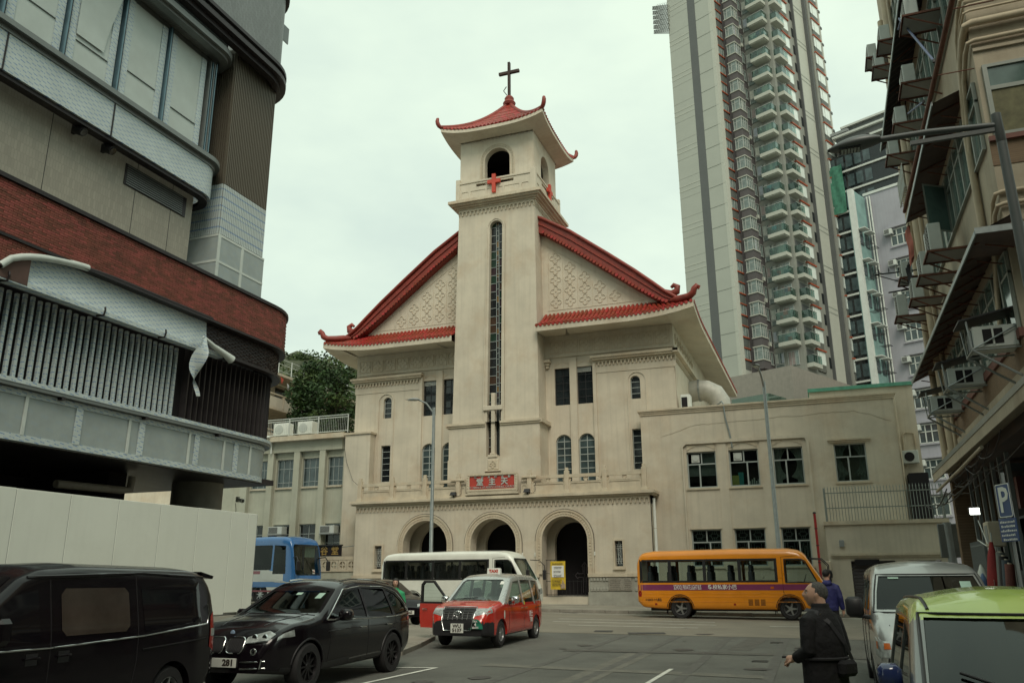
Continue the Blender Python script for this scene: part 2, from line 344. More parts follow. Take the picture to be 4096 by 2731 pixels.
for i in range(26):
    x, y, r_ = random.uniform(-7.5, 0), random.uniform(9, 30), random.uniform(.06, .3); MB().poly([(x + r_ * random.uniform(.7, 1.2) * math.cos(R(a_)), y + r_ * random.uniform(.7, 1.4) * math.sin(R(a_)), gz(x, y) + .0075) for a_ in range(0, 360, 30)]).build('oil_stain', OIL, kind='structure')
for x in (-10.5, -3.2):
    g_ = MB(); z = gz(x, 35.4) + .012; frameloop(g_, rectp(x - .3, x + .3, 35.2, 35.55), rectp(x - .27, x + .27, 35.23, 35.52), lambda u, v, w: (u, v, z + w), 0, -.03)
    for i in range(9): g_.box(x - .25 + i * .06, x - .22 + i * .06, 35.23, 35.52, z - .03, z - .002)
    g_.build('gully_grating', PATCH_, kind='structure')
PATCH = mat('asphalt_patch', (.07, .068, .062), .85, var=.3, scale=4, bump=.3, bscale=150)
ribbon('road_patch', [(-5.8, 25.6), (-4.75, 25.9)], .75, PATCH, .012); ribbon('road_patch', [(-6.95, 26.1), (-6.4, 26.2)], .8, PATCH, .012)
IRONC = mat('cast_iron_cover', (.06, .058, .055), .6, .5, var=.3, scale=20)
for x, y in ((-1.45, 23.7), (-1.55, 19.2)):
    c_ = thing('drain_cover', 'flat iron cover in the road ' + ('midway to the yellow bus' if y > 20 else 'nearest the man in black'), 'drain cover', (x, y, gz(x, y)))
    mb = MB(); z = gz(x, y) + .012
    frameloop(mb, rectp(x - .16, x + .16, y - .16, y + .16), rectp(x - .13, x + .13, y - .13, y + .13), lambda u, v, w: (u, v, z + w), 0, -.03); mb.build('rim', IRONC, c_)
    for i in range(5): MB().box(x - .125 + i * .05, x - .095 + i * .05, y - .13, y + .13, z - .03, z - .003).build('bar', IRONC, c_)

# ================================================================== church
AXX = -16.35
CH = thing('church', 'cream church with red Chinese tiled roofs and a tall pagoda bell tower', 'church', (AXX, 41.4, .25))
YP, YT1, YT, YB = 41.4, 41.65, 41.85, 43.2
# ---- portico
arches = [(-21.62, -19.0, 4.70), (-17.62, -15.08, 4.70), (-13.66, -11.25, 4.70)]
holes = [archp(a, b, .75, z, 16) for a, b, z in arches]
swin = [(-23.36, -22.92), (-9.85, -9.46)]
holes += [rectp(a, b, 2.2, 3.42) for a, b in swin]
mb = MB(); mb.wall(rectp(-24.66, -7.98, 0, 5.66), holes, 0, .75, mXZ(YP), back=2.6)
mb.box(-24.66, -7.98, YP + .01, 43.3, 5.2, 5.62)
mb.build('portico_wall', PLA, CH)
inner = MB(); inner.wall(rectp(-24.2, -8.4, 0, 5.2), [archp(a + .2, b - .12, .75, 4.5, 14) for a, b, z in arches], 0, .3, mXZ(YP + 1.55)); inner.build('porch_wall', PLA, CH)
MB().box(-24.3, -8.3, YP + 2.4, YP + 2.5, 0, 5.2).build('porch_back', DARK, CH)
MB().box(-24.2, -8.3, YP + .76, YP + 2.4, .2, .78).build('porch_floor', CONC, CH)
BOX = lambda *a: MB().box(*a)
for a, b, z in arches:      # ornate mouldings round each arch
    cx_, r_ = (a + b) / 2, (b - a) / 2; e = .30
    mo = MB(); o_ = archp(a - e, b + e, 1.85, z + e, 18); i_ = archp(a, b, 1.85, z, 18); frameloop(mo, o_, i_, mXZ(YP), -.05, 0); 
    frameloop(mo, archp(a - e - .03, b + e + .03, 1.85, z + e + .03, 18), archp(a - e + .05, b + e - .05, 1.85, z + e - .05, 18), mXZ(YP), -.09, -.02)
    am = mo.build('arch_moulding', PLB, CH, smooth=40)
    bead = MB().bbox(-.055, .055, -.075, -.03, -.045, .045, .012).mesh('bead', PLB)
    rm = r_ + .14; cz = z - r_
    for i in range(31):
        t_ = R(180 * i / 30); inst('bead', bead, am, T(cx_ + rm * math.cos(t_), YP, cz + rm * math.sin(t_), 0, 1, ry=-(t_ - R(90))))
    for sx_ in (a - .14, b + .14):
        for q in range(8): inst('bead', bead, am, T(sx_, YP, cz - .12 - q * .15))
    cb = MB(); cb.tube([(p[0], YP - .03, p[1]) for p in archp(a - e - .06, b + e + .06, 2.9, z + e + .06, 18)[1:]], .012, 5); cb.build('cable', IRON, CH)
    for sx_ in (a - e - .06, b + e + .06): MB().bbox(sx_ - .03, sx_ + .03, YP - .07, YP, 2.72, 2.92, .008).build('switch_box', WPAINT, CH)
for a, b in swin:            # slit windows with wavy iron grille
    fr = MB(); frameloop(fr, rectp(a - .08, b + .08, 2.1, 3.5), rectp(a, b, 2.2, 3.42), mXZ(YP), -.06, 0); fr.box(a - .12, b + .12, YP - .1, YP, 2.04, 2.1)
    w_ = fr.build('window', PLB, CH); BOX(a, b, YP + .3, YP + .32, 2.2, 3.42).build('pane', DGLASS, w_)
    g_ = MB(); c_ = (a + b) / 2
    for dx in (-.07, .07): g_.box(c_ + dx - .01, c_ + dx + .01, YP + .1, YP + .12, 2.32, 3.25)
    for z_ in (2.32, 2.45, 2.55, 3.05, 3.15, 3.25): g_.box(a, b, YP + .1, YP + .12, z_ - .008, z_ + .008)
    g_.tube([(c_ + .03 * math.sin(i * .9), YP + .11, 2.36 + i * .035) for i in range(26)], .008, 5)
    for dx in (-.04, .04): g_.box(c_ + dx - .008, c_ + dx + .008, YP + .1, YP + .12, 3.25, 3.42)
    g_.build('grille', WFRAME, w_)
# base ledge, plinth and flutes either side of the gate
LST = mat('grey_granolithic', (.34, .335, .29), .85, var=.14, scale=2, bump=.2, bscale=120, streak=.25, stain=(.2, .18, .15), stain_amt=.5)
for x0, x1 in ((-24.7, -21.75), (-18.9, -17.75), (-15.0, -13.8), (-11.25, -7.95)):
    BOX(x0, x1, YP - .14, YP + .05, 1.7, 1.86).build('ledge', PLB, CH); BOX(x0 + .05, x1 - .05, YP - .06, YP + .05, .98, 1.7).build('plinth', LST, CH)
    BOX(x0 + .0, x1 - .0, YP - .12, YP + .05, 0, .98).build('plinth_base', LST, CH)
    fl = MB().bbox(0, .13, -.05, 0, 0, .17, .02).mesh('flute', LST)
    for i in range(int((x1 - x0 - .2) / .16)):
        for z_ in (1.5, 1.02):
            if not (-10.3 < x0 + .1 + i * .16 < -9.0): inst('flute', fl, CH, T(x0 + .1 + i * .16, YP - .06, z_))
PLQ = mat('engraved_stone', (.27, .25, .21), .8, var=.2, scale=12, bump=.5, bscale=60)
pq = MB().bbox(-10.23, -9.06, YP - .12, YP - .03, 1.05, 1.64, .01).build('memorial_stone', PLQ, CH)
INK = mat('engraved_lettering', (.13, .115, .095), .9)
scribble('inscription', INK, pq, T(-9.88, YP - .1225, 1.56) @ FRONT, .55, 6, .085, .55, 2); scribble('inscription', INK, pq, T(-9.28, YP - .1225, 1.56) @ FRONT, .3, 6, .085, .6, 3)
# cornice, corbel table and balustrade over the portico
for z0, z1, ov in ((5.62, 5.70, .2), (5.70, 5.82, .3), (5.82, 5.86, .26)): BOX(-24.66 - ov, -7.98 + ov, YP - ov, YP + 2.4, z0, z1).build('cornice', PLB, CH)
def corbels(x0, x1, y, ztop, zbot, pitch, parent, axis='x', m_=PLB, th=.07):
    """row of little round-headed corbel arches; axis 'x' faces -Y, 'y' runs along +Y facing +X"""
    n_ = max(1, round((x1 - x0) / pitch)); p = (x1 - x0) / n_; h = ztop - zbot; r_ = p * .34
    pts = [(0, h), (0, 0), (p * .16, 0)] + [(p / 2 + r_ * math.cos(R(a_)), h * .42 + r_ * math.sin(R(a_))) for a_ in range(180, -1, -30)] + [(p * .84, 0), (p, 0), (p, h)]
    if axis == 'x': me = MB().prism(pts, (-th, 0), lambda u, v, w: (u, w, v)).mesh('corbel', m_)
    else: me = MB().prism(pts, (0, th), lambda u, v, w: (w, u, v)).mesh('corbel', m_)
    for i in range(n_): inst('corbel', me, parent, T(x0 + i * p, y, zbot) if axis == 'x' else T(y, x0 + i * p, zbot))
corbels(-24.62, -8.02, YP, 5.62, 5.25, .232, CH)
YBL = 41.35
posts = [-24.43, -22.39, -20.37, -18.37, -14.28, -12.25, -10.24, -8.21]
pm = MB().bbox(-.12, .12, -.09, .13, 5.86, 7.0, .015); pm.bbox(-.08, .08, -.06, .1, 7.0, 7.16, .015); pm.bbox(-.16, .16, -.11, .15, 5.86, 6.0, .01)
pme = pm.mesh('post', PLB)
crossm = MB().bbox(-.4, .4, -.12, -.05, 6.72, 6.84, .02).mesh('cross_arm', PLB)
vol = MB()
for s_ in (-1, 1): vol.tube([(s_ * (.07 + .05 * math.cos(R(a_)) * (1 - a_ / 900)), .0, 6.58 + .05 * math.sin(R(a_)) * (1 - a_ / 900)) for a_ in range(-90, 400, 45)], .022, 6)
vol.bbox(-.07, .07, -.05, .08, 6.45, 6.55, .01); vol.bbox(-.1, .1, -.03, .06, 6.56, 6.66, .01)
vme = vol.mesh('volute_baluster', PLB)
BAL = inst('balustrade', MB().box(-24.5, -8.1, YBL - .05, YBL + .12, 5.86, 5.94).mesh('balustrade', PLB), CH)
for i, x in enumerate(posts):
    inst('post', pme, BAL, T(x, YBL, 0))
    if i in (3, 4): inst('cross_arm', crossm, BAL, T(x, YBL, 0))
segs = [(posts[i], posts[i + 1]) for i in (0, 1, 2, 4, 5, 6)] + [(-18.37, -17.8), (-14.88, -14.28)]
for a, b in segs:
    a += .12; b -= .12
    BOX(a, b, YBL - .02, YBL + .1, 6.66, 6.82).build('rail', PLB, BAL)
    pn = MB(); pn.wall(rectp(a, b, 5.94, 6.45), [rrect(a + .08, b - .08, 6.04, 6.36, .07)], YBL - .0, .03, lambda u, v, w: (u, w, v), back=.1)
    pn.box(a + .05, b - .05, YBL + .03, YBL + .07, 6.0, 6.4); pn.box(a, b, YBL - .01, YBL + .1, 6.44, 6.46); pn.build('panel', PLB, BAL)
    if b - a > 1:
        inst('volute_baluster', vme, BAL, T((a + b) / 2, YBL + .05, 0))
        for q in (a + .02, b - .02): inst('volute_baluster', vme, BAL, T(q, YBL + .06, 0, 0, .7, .7, 1))
# name sign
sg = MB(); frameloop(sg, rrect(-17.79, -14.88, 6.04, 7.07, .1), rrect(-17.62, -15.05, 6.22, 6.92, .06), mXZ(41.2), -.08, .1); sg.box(-17.85, -14.82, 41.1, 41.3, 5.94, 6.03)
SG = sg.build('sign_frame', PLB, CH, smooth=40)
BOX(-17.65, -15.02, 41.17, 41.28, 6.2, 6.94).build('sign_panel', mat('red_sign_paint', (.42, .05, .035), .6, var=.15, scale=3), SG)
nub = MB().bbox(-.05, .05, -.03, 0, -.04, .04, .012).mesh('scroll_ornament', PLB)
for i in range(22): 
    for z_ in (6.98, 6.15): inst('scroll_ornament', nub, SG, T(-17.66 + i * .126, 41.125, z_, 0, 1, ry=.5 * (-1) ** i))
for i in range(5):
    for x_ in (-17.71, -14.97): inst('scroll_ornament', nub, SG, T(x_, 41.125, 6.3 + i * .14, 0, .8))
SIL = mat('silver_lettering', (.42, .46, .44), .5, var=.1)
for ch, x_ in zip('堂主天', (-17.02, -16.32, -15.62)): text('character', ch, .40, SIL, SG, T(x_, 41.15, 6.58) @ FRONT, .015, bold=.012)
for i, ch in enumerate('各濟方傷五聖'): text('character', ch, .15, SIL, SG, T(-17.27 + i * .385, 41.15, 6.85) @ FRONT, .01, bold=.004)
text('lettering', "ST. FRANCIS OF ASSISI'S CATHOLIC CHURCH", .155, SIL, SG, T(-16.33, 41.15, 6.315) @ FRONT, .01, sx=.83)
for x_ in (-18.55, -14.35):   # floodlights on the cornice
    f_ = thing('floodlight', 'black floodlight standing on the portico cornice ' + ('left' if x_ < -16 else 'right') + ' of the red sign', 'floodlight', (x_, 41.15, 5.86))
    MB().prism([(-.17, .1), (.17, .1), (.13, .28), (-.13, .28)], (-.12, .08), lambda u, v, w: (x_ + u, 41.15 + w + (v - .2) * .5, 5.86 + v)).build('housing', BLACKP, f_)
    BOX(x_ - .03, x_ + .03, 41.13, 41.2, 5.86, 5.97).build('bracket', BLACKP, f_)
    MB().tube([(x_ + .1, 41.2, 5.95), (x_ + .3, 41.2, 5.92), (x_ + .42, 41.24, 6.05), (x_ + .38, 41.27, 6.3), (x_ + .45, 41.3, 6.5)], .012, 6).build('cable', IRON, f_)
# ---- tower
def frus(mb, cx, x0, x1, z0, y0, yb0, X0, X1, z1, Y0, YB0):
    n_ = len(mb.v); mb.v += [(x0, y0, z0), (x1, y0, z0), (x1, yb0, z0), (x0, yb0, z0), (X0, Y0, z1), (X1, Y0, z1), (X1, YB0, z1), (X0, YB0, z1)]
    mb.f += [tuple(n_ + i for i in q) for q in ((4, 5, 6, 7), (1, 2, 6, 5), (2, 3, 7, 6), (3, 0, 4, 7))]; return n_
tw = MB()
frus(tw, AXX, -19.0, -13.86, 9.95, YT, YT + 5, -18.74, -13.97, 22.95, YT, YT + 4.7)
slot = [(-16.88, 9.95), (-16.06, 9.95), (-15.95, 21.5)] + arc(-16.345, 21.55, .4, 0, 180, 12) + [(-16.74, 21.5)]
tw.wall([(-19.0, 9.95), (-13.86, 9.95), (-13.97, 22.95), (-18.74, 22.95)], [slot[:2] + slot[2:]], 0, .35, mXZ(YT))
tw.build('tower_shaft', PLA, CH)
pl_ = MB(); pl_.wall(rectp(-19.1, -13.78, 5.8, 9.9), [rectp(-16.88, -16.06, 8.02, 9.9)], 0, .5, mXZ(YT1), back=1.6); pl_.build('tower_plinth', PLA, CH)
BOX(-19.14, -13.74, YT1 - .03, YT1, 5.86, 7.93).build('tower_plinth', PLA, CH)
for a, b in ((-19.16, -16.9), (-16.04, -13.72)):
    BOX(a, b, YT1 - .07, YT + .3, 9.7, 9.8).build('string_course', PLB, CH); BOX(a - (a < -18) * .06, b + (b > -14) * .06, YT1 - .13, YT + .3, 9.8, 9.93).build('string_course', PLB, CH)
BOX(-13.74, -13.6, YT1 - .1, YB, 9.72, 9.92).build('string_course', PLB, CH); BOX(-19.28, -19.16, YT1 - .1, YB, 9.72, 9.92).build('string_course', PLB, CH)
# stained slot window: hood mould, glass, bars
hm = MB(); o_ = [(-17.14, 9.95), (-15.88, 9.95), (-15.78, 21.45)] + arc(-16.345, 21.55, .565, 0, 180, 12) + [(-16.93, 21.45)]
frameloop(hm, o_, slot, mXZ(YT), -.05, 0); frameloop(hm, o_, [(x_ + (.07 if x_ < AXX - .05 else -.07), z_ - (.06 if z_ > 21.6 else 0)) for x_, z_ in o_], mXZ(YT), -.085, 0)
SW = hm.build('slot_window', PLA, CH, smooth=35)
BOX(-16.95, -15.95, YT + .3, YT + .33, 8.0, 22.0).build('pane', DGLASS, SW)
SG_ = [mat('stained_glass_%s' % n_, c_, .25, var=.3, scale=4) for n_, c_ in (('green', (.012, .035, .022)), ('amber', (.16, .085, .02)), ('plum', (.03, .015, .02)), ('brown', (.055, .03, .018)), ('dark', (.012, .014, .016)))]
random.seed(3); bars = MB(); z_ = 8.1
while z_ < 21.7:
    bars.box(-16.92, -16.42, YT + .255, YT + .28, z_, z_ + .03); bars.box(-16.28, -15.9, YT + .255, YT + .28, z_ + .05, z_ + .08)
    for a, b in ((-16.9, -16.45), (-16.25, -15.92)): BOX(a, b, YT + .27, YT + .29, z_ + .04, z_ + .46).build('glass_panel', random.choice(SG_[2:] + SG_[4:] * 3 + SG_[:1]), SW)
    z_ += .5
bars.box(-16.44, -16.41, YT + .255, YT + .28, 8.0, 21.9); bars.box(-16.29, -16.26, YT + .255, YT + .28, 8.0, 21.9)
z_ = 11
while z_ < 21.8:
    h_ = random.choice((.14, .3, .38)); bars.box(-16.41, -16.29, YT + .255, YT + .28, z_, z_ + .025); BOX(-16.41, -16.29, YT + .27, YT + .285, z_ + .03, z_ + h_).build('glass_panel', random.choice(SG_[1:4] + SG_[3:]), SW); z_ += h_ + .03
bars.build('glazing_bars', FRAME, SW)
cr_ = MB().bbox(-16.62, -16.4, YT - .12, YT + .2, 8.0, 11.55, .02).bbox(-17.1, -15.94, YT - .16, YT - .1, 10.58, 10.84, .02).bbox(-16.75, -16.2, YT1 - .08, YT + .1, 7.95, 8.1, .02).bbox(-16.64, -16.34, YT1 - .06, YT + .1, 8.1, 8.2, .02)
cr_.build('relief_cross', PLA, CH)
md = MB().bbox(-16.74, -16.12, YT1 - .1, YT1, 7.28, 7.84, .03).bbox(-16.9, -15.98, YT1 - .14, YT1, 7.18, 7.26, .02)
MD = md.build('medallion', PLB, CH)
def quatre(r_, w_=.03, n_=8):
    mb = MB()
    for k_ in range(4):
        a_ = k_ * 90; cx_, cz_ = r_ * .6 * math.cos(R(a_)), r_ * .6 * math.sin(R(a_))
        mb.tube([(cx_ + r_ * .38 * math.cos(R(a_ + t_)), -.02, cz_ + r_ * .38 * math.sin(R(a_ + t_))) for t_ in range(-125, 126, 25)], w_, 5)
    mb.box(-r_ * .14, r_ * .14, -.03, 0, -r_ * .14, r_ * .14); return mb
inst('quatrefoil', quatre(.19, .02).mesh('quatrefoil', PLB), MD, T(-16.43, YT1 - .1, 7.56))
# top of the shaft: corbels and deep cornice
corbels(-18.74, -13.97, YT, 22.95, 22.55, .25, CH); corbels(YT, YT + 4.7, -13.97, 22.95, 22.55, .25, CH, 'y')
for z0, z1, ov in ((22.93, 23.02, .12), (23.02, 23.12, .25), (23.12, 23.22, .42), (23.22, 23.4, .55)): BOX(-18.70 - ov, -13.95 + ov, YT - ov, YT + 4.65 + ov, z0, z1).build('tower_cornice', PLB, CH)
# belfry
bx0, bx1, by0, by1 = -18.76, -14.02, YT + .15, YT + 4.55
bf = MB(); bf.wall(rectp(bx0, bx1, 23.4, 27.9), [archp(-17.14, -15.52, 24.2, 26.8, 14)], 0, .4, mXZ(by0))
bf.wall([(by0, 23.4), (by1, 23.4), (by1, 27.9), (by0, 27.9)], [archp(by0 + 1.4, by1 - 1.4, 24.2, 26.8, 14)], bx1, -.4, lambda u, v, w: (w, u, v))
bf.wall([(by0, 23.4), (by1, 23.4), (by1, 27.9), (by0, 27.9)], [], bx0, .4, lambda u, v, w: (w, u, v)); bf.wall(rectp(bx0, bx1, 23.4, 27.9), [], 0, .4, mXZ(by1))
bf.build('belfry_wall', PLA, CH)
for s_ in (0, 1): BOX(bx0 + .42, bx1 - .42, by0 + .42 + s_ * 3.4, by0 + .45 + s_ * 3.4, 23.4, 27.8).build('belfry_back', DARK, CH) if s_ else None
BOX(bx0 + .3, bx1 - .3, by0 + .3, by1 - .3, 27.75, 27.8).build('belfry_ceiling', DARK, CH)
key = MB(); key.box(-.1, .1, -.03, 0, -.06, -.035).box(.07, .1, -.03, 0, -.06, .06).box(-.05, .07, -.03, 0, .035, .06).box(-.05, -.02, -.03, 0, -.01, .035).box(-.05, .03, -.03, 0, -.02, .0)
kme = key.mesh('fret_ornament', PLB); bm_ = MB(); frameloop(bm_, archp(-17.44, -15.22, 24.2, 27.1, 14), archp(-17.40, -15.26, 24.2, 27.06, 14), mXZ(by0), -.03, 0); frameloop(bm_, archp(-17.18, -15.48, 24.2, 26.84, 14), archp(-17.14, -15.52, 24.2, 26.8, 14), mXZ(by0), -.04, 0)
BM_ = bm_.build('fret_band', PLB, CH)
for i in range(17): t_ = R(180 * i / 16); inst('fret_ornament', kme, BM_, T(-16.33 + .98 * math.cos(t_), by0, 25.98 + .98 * math.sin(t_), 0, .85, ry=-(t_ - R(90))))
for i in range(6):
    for x_ in (-17.31, -15.35): inst('fret_ornament', kme, BM_, T(x_, by0, 25.8 - .19 * i, 0, .85, ry=R(90)))
corbels(bx0, bx1, by0, 27.85, 27.5, .25, CH); corbels(by0, by1, bx1, 27.85, 27.5, .25, CH, 'y')
# belfry parapet with red crosses
for (a, b, yy, ax_) in ((-18.86, -13.95, YT - .1, 'x'), (YT - .1, YT + 4.75, -13.85, 'y')):
    mp_ = (lambda u, v, w: (u, yy + w, v)) if ax_ == 'x' else (lambda u, v, w: (yy - w, u, v)); c_ = (a + b) / 2
    pp = MB(); pp.wall([(a, 23.4), (b, 23.4), (b, 24.62), (c_ + 1.2, 24.62), (c_ + 1.2, 24.32), (c_ - 1.2, 24.32), (c_ - 1.2, 24.62), (a, 24.62)], [rrect(a + .3, a + .75, 23.72, 24.08, .08), rrect(a + .9, c_ - .6, 23.72, 24.08, .06), rrect(c_ - .5, c_ - .22, 23.72, 24.08, .06), rrect(c_ + .22, c_ + .5, 23.72, 24.08, .06), rrect(c_ + .6, b - .9, 23.72, 24.08, .06), rrect(b - .75, b - .3, 23.72, 24.08, .08)], 0, .03, mp_, back=.16)
    pp.prism(rectp(a + .2, b - .2, 23.6, 24.2), (.03, .15), mp_); pp.prism(rectp(a + .05, b - .05, 24.62, 24.72), (-.05, .2), mp_)
    pp.prism(rectp(a - .06, a + .2, 23.4, 24.95), (-.04, .2), mp_); pp.prism(rectp(b - .2, b + .06, 23.4, 24.95), (-.04, .2), mp_); pp.prism(rectp(c_ - 1.2, c_ + 1.2, 24.5, 24.62), (0, .12), mp_)
    pp.build('belfry_parapet', PLA, CH)
    rc = MB().prism(rectp(c_ - .11, c_ + .11, 23.7, 24.88), (-.2, -.05), mp_).prism(rectp(c_ - .4, c_ + .4, 24.3, 24.52), (-.195, -.045), mp_); rc.build('red_cross', mat('red_cross_paint', (.5, .055, .03), .5, var=.1), CH)

# ---- curved tile roofs
def tiles_on(surf, nu, nv, parent, m_, r_=.075, lift=.0, name='roof_tile', seg=None):
    """rows of barrel tiles on surf(u,v): u across the eave, v up the slope; each column of tiles is laid tile by tile"""
    unit = MB()
    prof = [(r_ * math.cos(R(a_)), r_ * math.sin(R(a_))) for a_ in range(0, 181, 36)]
    unit.v = [(x_, 0, z_) for x_, z_ in prof] + [(x_ * .86, 1, z_ * .86) for x_, z_ in prof]; k_ = len(prof)
    unit.f = [(i, i + 1, k_ + i + 1, k_ + i) for i in range(k_ - 1)] + [tuple(range(k_ - 1, -1, -1))]
    me = unit.mesh(name, m_, smooth=50)
    for i in range(nu):
        u = (i + .5) / nu; vmax = seg(u) if seg else 1.0; n_ = max(1, round(nv * vmax))
        for j in range(n_):
            v0, v1 = vmax * j / n_, vmax * (j + 1) / n_; p, q = Vector(surf(u, v0)), Vector(surf(u, v1)); e = Vector(surf(min(1, u + .01), v0)) - Vector(surf(max(0, u - .01), v0)); d = q - p
            if d.length < .01: continue
            yv = d; xv = e.normalized(); zv = xv.cross(yv.normalized()).normalized(); xv = yv.normalized().cross(zv)
            M4 = Matrix((xv, yv * 1.08, zv)).transposed().to_4x4(); M4.translation = p + zv * (lift + .012); inst(name, me, parent, M4)
def hip_roof(cx, cy, half, zeave, zap, lift_tip, sag, parent, nu, nv, finial):
    """square hipped roof with concave slopes and upturned corners"""
    def surf_side(k_):
        ca, sa = [(1, 0), (0, 1), (-1, 0), (0, -1)][k_]
        def f_(u, v):
            w_ = half * (1 - v); t_ = (2 * u - 1); x_ = t_ * w_; y_ = -w_
            z_ = zeave + (zap - zeave) * (v ** 1.0 * (1 - sag) + sag * v ** 2.4) + lift_tip * (abs(t_) ** 3) * (1 - v) ** 2
            return (cx + x_ * ca - y_ * sa, cy + x_ * sa + y_ * ca, z_)
        return f_
    for k_ in range(4):
        f_ = surf_side(k_); g_ = MB(); g_.grid([[f_(i / 16, j / 10) for j in range(11)] for i in range(17)]); g_.build('roof_slope', RIDGE, parent, smooth=40, fixn=False)
        if k_ in (0, 1): tiles_on(lambda u, v: f_(u, v), nu, nv, parent, TILE, half * 2 / nu * .42)
        # fascia and soffit
        fa = MB(); top = [f_(i / 16, 0) for i in range(17)]; fa.grid([top, [(p[0], p[1], p[2] - .2) for p in top]]); ins = [(cx + (p[0] - cx) * .72, cy + (p[1] - cy) * .72, zeave - .28) for p in top]
        fa.grid([[(p[0], p[1], p[2] - .2) for p in top], ins]); fa.build('eave', PLA, parent, smooth=30, fixn=False)
    for sx_, sy_ in ((-1, -1), (1, -1), (1, 1), (-1, 1)):      # hip ridges with curled finials
        pts = []
        for j in range(13):
            v = 1 - j / 12; w_ = half * (1 - v); z_ = zeave + (zap - zeave) * (v * (1 - sag) + sag * v ** 2.4) + lift_tip * (1 - v) ** 2; pts.append((cx + sx_ * w_, cy + sy_ * w_, z_ + .1))
        e = pts[-1]; curl = [(e[0] + sx_ * .12 * k_, e[1] + sy_ * .12 * k_, e[2] + h_) for k_, h_ in ((.7, .07), (1.2, .2), (1.45, .38), (1.3, .52), (.95, .56))]
        MB().tube(pts + curl, [.13] * 13 + [.13, .13, .12, .1, .07], 8).build('hip_ridge', RIDGE, parent, smooth=50)
hip_roof(AXX, YT + 2.35, 3.28, 27.78, 31.1, .42, .42, CH, 26, 9, None)
MB().lathe([(.05, 30.9), (.36, 31.0), (.42, 31.15), (.34, 31.28), (.28, 31.34), (.31, 31.5), (.22, 31.64), (.05, 31.68)], (AXX, YT + 2.35, 0), 16).build('roof_knob', RIDGE, CH, smooth=40)
xc = MB().box(AXX - .075, AXX + .075, YT + 2.25, YT + 2.45, 31.65, 34.2).box(AXX - .70, AXX + .70, YT + 2.252, YT + 2.448, 33.36, 33.54); xc.build('roof_cross', mat('bronze_cross', (.05, .03, .025), .4, .6, var=.3), CH)
MB().tube([(AXX - .1, YT + 2.2, 31.7), (AXX - .3, YT + 2.1, 32.0), (AXX - .12, YT + 2.15, 32.3)], .03, 6).build('cross_stay', IRON, CH)

# ---- body: wall, pavilions, frieze
bL, bR = -26.1, -6.65
ho = []
def both(a, b): return [(a, b), (2 * AXX - b, 2 * AXX - a)]
sm = both(-24.16, -23.62); low = both(-24.22, -23.6); twin = both(-21.54, -20.64) + both(-20.24, -19.34); tw_z = (10.86, 12.97)
ho += [archp(a, b, 10.9, 12.18, 10) for a, b in sm] + [rectp(a, b, 7.13, 9.27) for a, b in low] + [rectp(a, b, *tw_z) for a, b in twin] + [archp(a, b, 6.6, 9.22, 10) for a, b in twin]
bw = MB(); bw.wall(rectp(bL, bR, 5, 14.9), ho, 0, .22, mXZ(YB)); bw.box(bL, bR, YB + .25, 64, 5, 14.9)
bw.v = [(x_, y_, z_) for x_, y_, z_ in bw.v]; bw.build('church_wall', PLA, CH)
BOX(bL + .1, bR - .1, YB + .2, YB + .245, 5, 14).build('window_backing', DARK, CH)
def panes(x0, x1, z0, z1, y, nx_, nz_, parent, name='window', fm=FRAME, gm=DGLASS, b=.035, arch=False, hb=None):
    """window of one thing: frame, bars, panes"""
    f_ = MB(); out_ = archp(x0, x1, z0, z1, 10) if arch else rectp(x0, x1, z0, z1); in_ = archp(x0 + b, x1 - b, z0 + b, z1 - b, 10) if arch else rectp(x0 + b, x1 - b, z0 + b, z1 - b)
    frameloop(f_, out_, in_, mXZ(y), 0, .05)
    for i in range(1, nx_): x_ = x0 + (x1 - x0) * i / nx_; f_.box(x_ - b * .4, x_ + b * .4, y + .003, y + .04, z0, z1 - (.02 if arch else 0))
    zs = hb or [z0 + (z1 - z0) * j / nz_ for j in range(1, nz_)]
    for z_ in zs:
        d_ = 0
        if arch:
            r_ = (x1 - x0) / 2; q = z_ - (z1 - r_); d_ = r_ - math.sqrt(max(0, r_ * r_ - q * q)) if q > 0 else 0
        f_.box(x0 + d_, x1 - d_, y + .005, y + .042, z_ - b * .45, z_ + b * .45)
    w_ = f_.build(name, fm, parent); xs = [x0 + (x1 - x0) * i / nx_ for i in range(nx_ + 1)]; zz_ = [z0] + list(zs) + [z1]
    for i in range(nx_):
        for j in range(len(zz_) - 1):
            t_ = random.uniform(-.012, .012); za, zb = zz_[j], zz_[j + 1]; xa, xb = xs[i], xs[i + 1]
            if arch and zb > z1 - (x1 - x0) / 2 + .02:
                r_ = (x1 - x0) / 2; c_ = (x0 + x1) / 2; tp = lambda x_: z1 - r_ + math.sqrt(max(0, r_ * r_ - (x_ - c_) ** 2)); nn = 6
                top = [(xa + (xb - xa) * q / nn, min(zb, max(za, tp(xa + (xb - xa) * q / nn)))) for q in range(nn + 1)]
                MB().xz([(xa, za), (xb, za)] + top[::-1], y + .028, y + .034).build('pane', gm, w_); continue
            MB().poly([(xa, y + .03 + t_ * 0, za), (xb, y + .03, za), (xb, y + .03 + t_, zb), (xa, y + .03 + t_, zb)]).build('pane', gm, w_)
    return w_
random.seed(5)
for a, b in sm: panes(a, b, 10.9, 12.18, YB + .15, 1, 4, CH, arch=True, fm=FRAME)
for a, b in low: panes(a, b, 7.13, 9.27, YB + .15, 1, 6, CH)
for a, b in twin:
    panes(a, b, *tw_z, YB + .15, 2, 5, CH, fm=IRON); panes(a, b, 6.6, 9.22, YB + .12, 2, 7, CH, arch=True, fm=FRAME, gm=BGLASS, b=.05)
